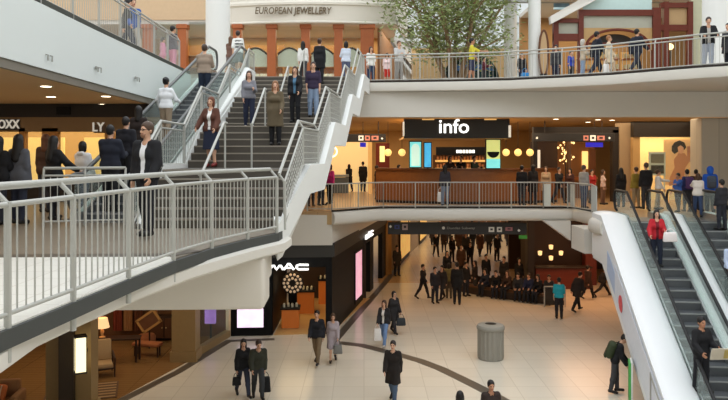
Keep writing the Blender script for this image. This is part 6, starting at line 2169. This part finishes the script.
# ---- upper floor behind the long railing
PT = lambda label, px_, s, **kw: P(label, px_, s, Z_TOP, **kw)
PT('woman in white top and blue jeans behind the start of the long railing', 371, 24.2, face=20, H=1.58, hair=('long', BROWN), top=('tee', (232, 230, 226)), bottom=('trousers', DENIM), **STAND)
PT('child in pale pink top and red shorts behind the upper railing', 387, 24, face=-10, H=1.36, hair=('bob', BROWN), top=('tee', (240, 214, 214)), bottom=('shorts', (214, 62, 50)), **STAND)
PT('tall man in pale grey shirt and grey trousers beside the child in red shorts', 399, 24.6, face=30, H=1.74, sex='m', hair=('short', (96, 70, 54)), top=('tee', (196, 196, 196)), bottom=('trousers', (150, 146, 142)), **BENT)
PT('man in yellow shirt and navy shorts standing before the tree', 472, 25.0, face=80, H=1.76, sex='m', skin=1, hair=('short', HBLK), top=('tee', (212, 200, 66)), bottom=('shorts', (56, 62, 92)), shoes=(210, 206, 200), **REACH)
PT('small child in dark red top in front of the dark arch', 484, 24.6, face=60, H=1.1, hair=('short', HBLK), top=('shirt', (96, 40, 52)), bottom=('trousers', CHAR), **BENT)
w = PT('short figure in black jacket between the two slim white columns', 522, 24.3, face=10, H=1.3, sex='m', hair=('short', HBLK), top=('jacket', BLK), bottom=('trousers', NAVY), **STAND)
x, y = xy(525, 25.0)
bag('bright blue bag beside the short figure between the white columns', (x, y, Z_TOP + .62), .36, .2, .42, (40, 130, 196), .1)
PT('person in dark jacket behind the railing beside the timber shop corner', 556, 24.6, face=-30, H=1.58, sex='m', hair=('short', HBLK), top=('jacket', CHAR), bottom=('trousers', NAVY), **STAND)
PT('child in blue top behind the railing in front of the timber post', 571, 25.2, face=30, H=1.25, hair=('short', HBLK), top=('tee', (50, 70, 170)), bottom=('trousers', CHAR), **STAND)
PT('grey haired woman in beige jacket and pale jeans at the upper railing', 583, 25.6, face=80, H=1.62, hair=('bob', (190, 184, 176)), top=('jacket', (196, 180, 158)), bottom=('trousers', LDENIM), **BENT)
PT('tall man in black jacket walking before the arched shop', 597, 26.2, face=100, H=1.82, sex='m', skin=1, hair=('short', HBLK), top=('jacket', (28, 32, 44)), bottom=('trousers', (36, 42, 58)), **WALK)
w = PT('woman in cream jacket beside the tall man in black on the upper floor', 609, 26.6, face=70, H=1.6, hair=('short', (150, 104, 66)), top=('coat', (214, 196, 168), .62), bottom=('trousers', (196, 170, 140)), **WALK2)
bag('white carrier bag held by the woman in the cream jacket', tuple(w['palmr']), .26, .14, .4, (236, 236, 234), .4)
PT('man in navy striding under the middle of the arch', 637, 27.6, face=120, H=1.72, sex='m', hair=('short', HBLK), top=('jacket', (30, 34, 48)), bottom=('trousers', (36, 40, 54)), shoes=(190, 150, 90), arms=((-.4, .12, .4), (.5, .12, .6)), legs=(.5, .15, -.45, .3))
PT('man in black jacket and pale jeans leaning on the railing by the round column', 708, 29.6, face=-15, H=1.74, sex='m', hair=('short', (60, 46, 40)), top=('jacket', BLK), inner=(180, 176, 170), bottom=('trousers', (168, 176, 190)), **RAIL)
PT('person in dark coat cut off by the picture edge at the upper railing', 728, 30.0, face=-60, H=1.5, hair=('short', HBLK), top=('coat', CHAR, .6), **STAND)

# ---- info level
PM = lambda label, px_, s, **kw: P(label, px_, s, Z_MID, **kw)
w = PM('person in dark top and jeans standing at the railing in front of the info desk', 445, 23.6, face=180, H=1.74, hair=('long', HBLK), top=('jacket', (52, 50, 58)), bottom=('trousers', (120, 134, 156)), **STAND)
bag('white plastic bag held by the person in front of the info desk', tuple(w['palml']), .3, .16, .42, (236, 236, 236), 0)
PM('person in black behind the railing next to the stair stringer', 321, 23.2, face=60, H=1.7, sex='m', hair=('short', HBLK), top=('jacket', BLK), **STAND)
PM('woman in magenta top next to the stair stringer', 330, 22.4, face=-30, H=1.74, hair=('bob', HBLK), top=('shirt', (184, 40, 120)), bottom=('trousers', BLK), **STAND)
PM('person in black coat between the magenta top and the display counter', 311, 23.4, face=20, H=1.62, hair=('long', HBLK), top=('coat', BLK, .6), **STAND)
PM('woman in dark coat alone beside the grey display counter', 349, 16.95, face=200, H=1.62, hair=('long', HBLK), top=('coat', BLK, .55), bottom=('trousers', BLK), **WALK)
PM('taller of the two people in black before the lit shop', 363, 16.8, face=170, H=1.76, sex='m', hair=('short', HBLK), top=('coat', (30, 28, 30), .6), **STAND)
PM('shorter of the two people in black before the lit shop', 357, 16.3, face=140, H=1.56, hair=('bob', HBLK), top=('jacket', BLK), **WALK)
PM('person in dark clothes at the shop-side end of the wooden counter', 377, 20.4, face=100, H=1.64, sex='m', hair=('short', HBLK), top=('jacket', (40, 34, 32)), **BENT)
PM('person in red brown at the red wall behind the counter end', 399, 19.8, face=60, H=1.66, hair=('long', HBLK), top=('shirt', (110, 44, 40)), **STAND)
for i, (x_, lb, c) in enumerate(((450, 'desk attendant with dark hair nearest the blue screen', (48, 40, 44)), (461, 'desk attendant in black at the middle of the info desk', BLK), (474, 'desk attendant in dark green nearest the bowl picture screen', (44, 56, 50)))):
    P(lb, x_, 20.9, Z_MID + .404, face=(20, -20, 40)[i], H=1.7, hair=(('long', HBLK), ('short', BROWN), ('short', HBLK))[i], sex='fmm'[i], top=('shirt', c), **BENT)
PM('person in black jacket close by the globe lamps at the counter end', 522, 23.0, face=150, H=1.7, sex='m', hair=('short', HBLK), top=('jacket', BLK), **STAND)
PM('woman in long dark coat next to the white light strip', 533, 22.7, face=190, H=1.72, hair=('long', HBLK), top=('coat', (34, 30, 32), .55), **STAND)
PM('woman in beige coat before the dark framed shop', 546, 22.2, face=-20, H=1.64, hair=('bob', BROWN), top=('coat', (180, 152, 122), .6), bottom=('trousers', CHAR), **STAND)
PM('person in black behind the woman in beige before the dark framed shop', 559, 22.5, face=30, H=1.62, hair=('short', HBLK), sex='m', top=('jacket', BLK), **WALK)
PM('person in dark red brown under the sparkling lights', 570, 21.8, face=-40, H=1.54, hair=('long', HBLK), top=('jacket', (70, 40, 36)), **STAND)
PM('man in grey shirt and blue jeans behind the kinked railing', 584, 24.3, face=120, H=1.74, sex='m', hair=('short', (92, 76, 66)), top=('shirt', (160, 158, 156)), bottom=('trousers', DENIM), **STAND)
PM('person in red top under the hanging sign with bright icons', 592, 22.2, face=10, H=1.5, hair=('short', HBLK), top=('tee', (176, 44, 44)), bottom=('trousers', CHAR), **STAND)
PM('woman in pale pink top beside the dark frame post', 603, 22.6, face=60, H=1.5, hair=('long', BROWN), top=('shirt', (226, 196, 186)), bottom=('trousers', (120, 88, 70)), **STAND)
PM('woman with long dark hair in black in front of the tan pier', 621, 23.8, face=180, H=1.62, hair=('verylong', HBLK), top=('coat', BLK, .6), bottom=('trousers', BLK), **STAND)
PM('person in olive yellow jacket next to the tall man in black', 636, 24.4, face=200, H=1.66, hair=('short', BROWN), top=('jacket', (148, 128, 52)), bottom=('trousers', (150, 130, 100)), **STAND)
PM('tall man in black jacket in front of the bright poster window', 646, 24.8, face=190, H=1.84, sex='m', hair=('short', (70, 54, 44)), top=('jacket', (30, 30, 34)), bottom=('trousers', CHAR), **STAND)
PM('person in white shirt reaching forward before the white display stand', 658, 25.0, face=80, H=1.56, sex='m', hair=('short', BROWN), top=('shirt', (236, 234, 230)), bottom=('trousers', (190, 166, 130)), **REACH)
PM('boy in blue shirt by the escalator entrance below the poster', 678, 26.2, face=-70, H=1.46, sex='m', skin=1, hair=('short', HBLK), top=('tee', (60, 100, 180)), bottom=('trousers', CHAR), **REACH)
w = PM('person in navy top with purple backpack before the portrait poster', 687, 26.0, face=185, H=1.6, hair=('short', HBLK), top=('shirt', (52, 60, 110)), bottom=('trousers', CHAR), **STAND)
backpack('purple backpack on the person in navy before the poster', w, (92, 62, 112), w=.3)
PM('person with short dark hair in brown behind the girl in the white jacket', 696, 25.2, face=150, H=1.58, sex='m', hair=('short', HBLK), top=('jacket', (78, 56, 46)), **STAND)
PM('girl in white jacket with dark hair about to step on the escalator', 698, 28.4, face=165, H=1.5, hair=('bob', BROWN), top=('jacket', (226, 214, 204)), bottom=('trousers', DENIM), **REACH)
w = PM('person in bright blue hooded top in front of the grey pillar', 710, 27.2, face=170, H=1.72, sex='m', hair=('none', HBLK), top=('hoodup', (34, 88, 186)), bottom=('trousers', CHAR), **STAND)
backpack('grey backpack on the person in the bright blue hood', w, (70, 78, 92), (58, 62, 72))

# ---- on the pair of escalators
def PX(label, px_, s, hf_, pf, **kw):
    x, y = xy(px_, s)
    d = Vector((DX, 1)).normalized()
    o = (escA if hf_ is hA else escB).location
    u = (y - o.y) * d.y + (x - o.x) * d.x
    n = int(ES_RUN / .4)
    i_ = math.floor(u / ES_RUN * n)
    zz = hf_((i_ + 1) * ES_RUN / n)
    u2 = (i_ + (.6 if abs(kw.get('face', 0)) < 90 else .25)) * ES_RUN / n
    x, y = x + d.x * (u2 - u), y + d.y * (u2 - u)
    return person(label, x, y, zz + .004, **kw)
w = PX('woman in red jacket and dark jeans riding down the escalator', 656, 33.0, hA, pA, face=-10, H=1.68, hair=('long', HBLK), top=('jacket', (184, 34, 46)), inner=(110, 24, 34), bottom=('trousers', (34, 40, 58)), arms=((.35, .2, 1.2), (.4, .35, .5)), legs=(.08, .05, -.08, .08))
bag('white shoulder bag carried by the woman in red', (w['palml'][0] + .08, w['palml'][1] - .16, w['palml'][2] + .1), .42, .14, .28, (240, 232, 232), .1, handle=.1)
w = PX('man in black suit holding a sheet of cardboard on the escalator', 701, 41.0, hA, pA, face=15, H=1.78, sex='m', skin=1, hair=('short', HBLK), top=('jacket', BLK), bottom=('trousers', (30, 30, 36)), arms=((.35, .15, 1.1), (.3, .3, .7)), legs=(.08, .05, -.08, .08))
c = (w['palml'] + w['palmr']) / 2
t = thing('cardboard_sheet', 'pale sheet of cardboard held by the man in the black suit', 'cardboard', (w['palml'][0] - .02, w['palml'][1] - .1, w['palml'][2] - .1))
build('sheet', MB().obox((0, 0, 0.02), (.52, .02, .3), .05, .004, rx=.3), mat('cardboard', (206, 196, 178), 0.7, var=0.06), t, local=True)
build('gold_print', MB().obox((.14, -.016, 0.02), (.18, .006, .22), .05, 0.001, rx=.3), mat('gold_print', (186, 164, 96), 0.6), t, local=True)
PX('woman in black jacket and turquoise top at the bottom picture edge', 727, 46.5, hA, pA, face=-30, H=1.62, hair=('long', BROWN), skin=1, top=('jacket', BLK), inner=(40, 186, 196), **STAND)
PX('person in pale blue shirt holding the handrail of the far escalator', 730, 35.0, hB, pB, face=-10, H=1.66, hair=('short', HBLK), top=('shirt', (186, 200, 226)), bottom=('trousers', CHAR), **REACH)
PX('dark clothed person above the pale blue shirt on the far escalator', 721, 31.0, hB, pB, face=-160, H=1.6, sex='m', hair=('short', HBLK), top=('jacket', (40, 40, 46)), **STAND)

# ---- lower floor
PL = lambda label, px_, s, **kw: P(label, px_, s, 0.0, **kw)
w = PL('woman in black with long dark hair walking close beside a man in olive', 243, 34.6, face=25, H=1.66, hair=('long', HBLK), top=('jacket', BLK), bottom=('trousers', (52, 58, 76)), lean=.08, hyaw=-.2, arms=((.0, .1, .3), (.05, .2, .2)), legs=(.4, .12, -.3, .3))
bag('small black handbag carried by the woman beside the man in olive', tuple(w['palmr']), .26, .12, .24, BLK, .2, handle=.12)
w = PL('man in dark olive jacket leaning towards the woman in black', 258, 34.9, face=15, H=1.72, sex='m', hair=('short', (56, 42, 36)), top=('jacket', (52, 54, 44)), bottom=('trousers', (56, 58, 62)), lean=.28, hyaw=.2, arms=((.05, .1, .2), (.5, .2, .6)), legs=(.3, .12, -.2, .25))
bag('black carrier bag carried by the man in olive', tuple(w['palml']), .34, .16, .44, BLK, .2, handle=.14)
PL('man in black blazer and khaki trousers walking beside a woman in lilac', 317, 29.9, face=-12, H=1.76, sex='m', hair=('short', HBLK), top=('jacket', (28, 30, 38)), bottom=('trousers', (122, 104, 80)), **WALK)
w = PL('woman in lilac grey knee length coat walking beside the man in the blazer', 333, 29.6, face=5, H=1.6, hair=('bob', BROWN), top=('coat', (172, 160, 166), .5), bottom=('skirt', (172, 160, 166), .55), **WALK2)
bag('grey handbag carried by the woman in the lilac coat', tuple(w['palml']), .32, .14, .3, (120, 120, 118), .1, handle=.14)
w = PL('woman in black jacket and blue jeans walking past the dark floor band', 384, 27.4, face=-20, H=1.66, hair=('long', BROWN), top=('jacket', (36, 34, 38)), inner=(230, 224, 220), bottom=('trousers', (112, 140, 184)), shoes=(190, 184, 178), **WALK)
bag('white carrier bag held by the woman in blue jeans', tuple(w['palmr']), .3, .14, .44, (238, 234, 232), .2, handle=.12)
w = PL('woman in dark coat behind the woman in blue jeans', 394, 25.6, face=30, H=1.64, hair=('bob', HBLK), top=('coat', (40, 38, 40), .55), bottom=('trousers', (46, 44, 48)), **WALK2)
bag('dark handbag carried by the woman in the dark coat', tuple(w['palml']), .38, .16, .3, (46, 52, 58), .1, handle=.14)
PL('man in knee length black coat walking across the pale floor in front', 393, 35.3, face=-15, H=1.7, sex='m', hair=('short', (44, 34, 30)), top=('coat', (34, 28, 26), .55), bottom=('trousers', (74, 92, 116)), **WALK)
PL('person of whom only the dark hair shows at the bottom picture edge', 460, 44.6, face=170, H=1.66, hair=('bob', HBLK), top=('jacket', BLK), **STAND)
PL('brown skinned person whose head shows at the bottom edge over the floor band', 491, 42.6, face=10, H=1.66, skin=1, sex='m', hair=('short', HBLK), top=('jacket', (52, 40, 36)), **STAND)
w = PL('person in black bending towards the green sign stand', 615, 34.0, face=75, H=1.74, sex='m', hair=('short', HBLK), top=('jacket', BLK), bottom=('trousers', (66, 66, 70)), lean=.35, hpitch=.3, arms=((.5, .1, .5), (.4, .1, .5)), legs=(.1, .05, -.1, .1))
backpack('dark green backpack on the bending person by the escalator', w, (54, 64, 40), (44, 54, 34), w=.38, d=.24, h_=.52)
w = PL('person in turquoise top and dark trousers near the dark lower shop', 559, 23.4, face=170, H=1.72, sex='m', hair=('short', HBLK), top=('tee', (38, 160, 176)), bottom=('trousers', (32, 30, 34)), **STAND)
PL('dark suited person nearest the turquoise top, leaning forward', 577, 22.4, face=120, H=1.76, sex='m', hair=('short', HBLK), top=('coat', (40, 34, 34), .65), bottom=('trousers', BLK), lean=.3, **{k: v for k, v in WALK.items()})
PL('person in brown coat between the suited person and the striding one', 588, 20.6, face=110, H=1.6, sex='m', hair=('short', HBLK), top=('coat', (62, 42, 36), .6), bottom=('trousers', BLK), **WALK2)
PL('person in black striding away with legs wide apart on the orange floor', 603, 20.2, face=100, H=1.5, sex='m', hair=('short', HBLK), top=('jacket', BLK), bottom=('trousers', BLK), lean=.2, arms=((-.5, .1, .5), (.6, .1, .6)), legs=(.65, .15, -.6, .4))
# group in the middle of the passage
PL('slim person in black standing apart at the edge of the passage group', 423, 20.6, face=60, H=1.66, hair=('short', HBLK), top=('jacket', (30, 28, 30)), bottom=('trousers', (36, 34, 38)), **WALK)
PL('person in black jacket at the front of the passage group', 435, 21.2, face=20, H=1.68, sex='m', hair=('short', HBLK), top=('jacket', (36, 36, 44)), bottom=('trousers', (34, 36, 44)), **STAND)
PL('person in dark grey between the front figure and the olive one', 442, 20.8, face=-40, H=1.66, sex='m', hair=('short', HBLK), top=('coat', (48, 46, 48), .6), bottom=('trousers', BLK), **WALK)
PL('person in pale olive top in the passage group', 449, 20.5, face=170, H=1.68, hair=('bob', HBLK), top=('jacket', (130, 122, 78)), bottom=('trousers', (92, 84, 72)), **STAND)
PL('tall man in black standing at the middle of the passage', 457, 21.4, face=175, H=1.94, sex='m', hair=('short', HBLK), top=('coat', (24, 24, 26), .7), bottom=('trousers', BLK), **STAND)
PL('person in black behind the tall man in the passage', 466, 20.2, face=40, H=1.66, sex='m', hair=('short', HBLK), top=('jacket', BLK), **STAND)
PL('person in a long black coat further back behind the olive top', 447, 18.4, face=10, H=1.74, hair=('long', HBLK), top=('coat', BLK, .5), **STAND)
PL('person in dark brown jacket at the corridor end of the bench', 475, 19.7, face=-70, H=1.6, hair=('long', HBLK), top=('jacket', (44, 34, 32)), bottom=('trousers', (70, 70, 70)), **STAND)
PL('person in dark coat beside the dark column at the corridor mouth', 397, 17.3, face=20, H=1.72, sex='m', hair=('short', HBLK), top=('coat', (50, 44, 38), .6), **STAND)
# seated on the curved bench
seats = [(484, 'seated person in navy at the corridor end of the curved bench', (36, 42, 60), 'f', HBLK), (495, 'seated person in black second from the corridor end of the bench', BLK, 'm', HBLK), (506, 'seated woman in dark brown near the middle of the bench', (54, 38, 32), 'f', BROWN), (517, 'seated man in charcoal at the middle of the curved bench', CHAR, 'm', HBLK), (528, 'seated person in dark blue past the middle of the bench', (38, 46, 76), 'm', HBLK), (538, 'seated woman in black near the barrier end of the bench', BLK, 'f', HBLK), (548, 'seated person in dark grey closest to the pale barrier', (46, 48, 52), 'm', HBLK)]
bp = [Vector(q) for q in ((4.1, 37.6, 0), (4.9, 35.9, 0), (5.9, 34.7, 0), (7.0, 33.9, 0), (8.0, 33.2, 0), (8.8, 32.7, 0))]
def bench_at(px_):
    best = None
    for a, b in zip(bp[:-1], bp[1:]):
        for i in range(40):
            q = a.lerp(b, i / 40)
            e = abs(HX + q.x * FPX / q.y - px_)
            if best is None or e < best[0]:
                best = (e, q, (b - a).normalized())
    return best[1], best[2]
for i, (px_, lb, c, sx, hc) in enumerate(seats):
    q, d = bench_at(px_)
    n_ = Vector((d.y, -d.x, 0))         # towards the camera side
    pos = q - n_ * .2
    ang = math.degrees(math.atan2(n_.y, n_.x)) + 90
    person(lb, pos.x, pos.y, 0.02, face=ang + (-12, 10, -6, 14, 0, -16, 8)[i], H=1.68, sex=sx, hair=('long' if sx == 'f' else 'short', hc), top=('jacket', c), bottom=('trousers', (38, 40, 48)), lean=(.1, .25, .05, .3, .15, .2, .1)[i], **SIT)
for i, (px_, s_, lb, c) in enumerate(((486, 18.9, 'person in black standing behind the corridor end of the bench', BLK), (504, 19.3, 'person in dark jacket standing behind the middle of the bench', (40, 36, 36)), (519, 19.6, 'person in long black coat standing behind the barrier end of the bench', (28, 26, 28)))):
    PL(lb, px_, s_, face=(20, -40, 10)[i], H=1.7, sex='mmf'[i], hair=('short', HBLK) if i < 2 else ('long', HBLK), top=('coat', c, .62), bottom=('trousers', BLK), **STAND)

# ---- distant crowd: a few built, the rest copied part by part
far = []
fcols = [(BLK, 'm', WALK), ((60, 46, 40), 'f', WALK2), ((36, 36, 42), 'f', STAND), ((84, 58, 44), 'm', WALK2), (CHAR, 'm', STAND)]
GRP = 'distant crowd in the lower corridor'
GLB = 'person in dark clothes among the distant crowd in the lower corridor'
spots = [(436, 14.6), (444, 13.9), (452, 15.4), (459, 14.2), (466, 15.0), (473, 13.6), (480, 14.6), (432, 12.9), (440, 12.3), (449, 12.7), (457, 12.1), (465, 12.8), (472, 12.2), (479, 12.9), (486, 12.5), (493, 13.2), (500, 12.4), (507, 13.0), (489, 14.2), (511, 14.3), (470, 16.3), (461, 17.2), (516, 12.8), (497, 15.2)]
for i, (px_, s_) in enumerate(spots):
    x, y = xy(px_, s_)
    ang = (10, 170, 30, 190, -20, 160, 5)[i % 7]
    if i < len(fcols):
        c, sx, ps_ = fcols[i]
        w = person(GLB, x, y, 0, face=ang, H=1.64 + .04 * i, h=.034, sex=sx, hair=('long' if sx == 'f' else 'short', HBLK), top=('coat' if i % 2 else 'jacket', c), bottom=('trousers', (36, 34, 38)), group=GRP, **ps_)
        far.append(w['root'])
    else:
        src = far[(i * 3) % len(far)]
        r = src.copy()
        COL.objects.link(r)
        r.location = (x, y, 0)
        r.rotation_euler = (0, 0, math.radians(ang))
        r['label'] = GLB
        for chd in list(src.children):
            cc = chd.copy()
            COL.objects.link(cc)
            cc.parent = r
# ------------------------------------------------------------ light
w = bpy.data.worlds.new('sky')
S.world = w
w.use_nodes = True
bg = w.node_tree.nodes['Background']
bg.inputs['Color'].default_value = (0.93, 0.97, 1.0, 1)
bg.inputs['Strength'].default_value = 1.95
S.cycles.use_denoising = True
S.cycles.max_bounces = 6
S.cycles.diffuse_bounces = 3
S.cycles.glossy_bounces = 3
S.cycles.transparent_max_bounces = 12
S.cycles.sample_clamp_indirect = 4.0
S.view_settings.exposure = 0.0


def area(x, y, z, sx, sy, power, col=(1.0, 0.78, 0.5)):
    l = bpy.data.lights.new('soffit_area_light', 'AREA')
    l.shape = 'RECTANGLE'
    l.size, l.size_y = sx, sy
    l.energy = power
    l.color = col
    o = bpy.data.objects.new('soffit_area_light', l)  # broad area light in place of ceiling fixtures, some added purely as fill
    o.location = (x, y, z)
    COL.objects.link(o)
    return o


WARM = (1.0, 0.79, 0.53)
area(3.5, 33, 8.5, 9, 6, 330, WARM)           # info hall
area(4.0, 30.6, 8.48, 9, 1.0, 130, WARM)  # unseen strip added to light the desk front and the floor before it
area(14.2, 33.6, 8.0, 3, 0.8, 60, WARM)  # unseen light added to brighten the portrait poster
area(12, 31, 8.5, 6, 5, 200, WARM)
area(2, 41, 8.5, 10, 6, 200, WARM)
area(-10, 22, 8.4, 8, 2, 190, WARM)            # shops behind the bridge
area(-10, 15, 8.45, 4, 6, 120, WARM)
area(-9.5, 22.5, 3.5, 6, 6, 120, (1.0, 0.74, 0.46))          # furniture shop
area(-3.6, 30.5, 3.4, 3, 4, 110, (1.0, 0.72, 0.38))       # cosmetics shop
area(4.5, 35, 4.2, 6, 9, 130, (1.0, 0.62, 0.3))              # lower corridor
area(8, 52, 4.2, 6, 14, 90, (1.0, 0.66, 0.34))
area(11, 34, 4.2, 3, 5, 200, (1.0, 0.5, 0.24))
area(-3, 35.5, 13.1, 12, 2.5, 260, WARM)         # jewellery
area(11.5, 34.5, 14.0, 6, 3, 170, WARM)
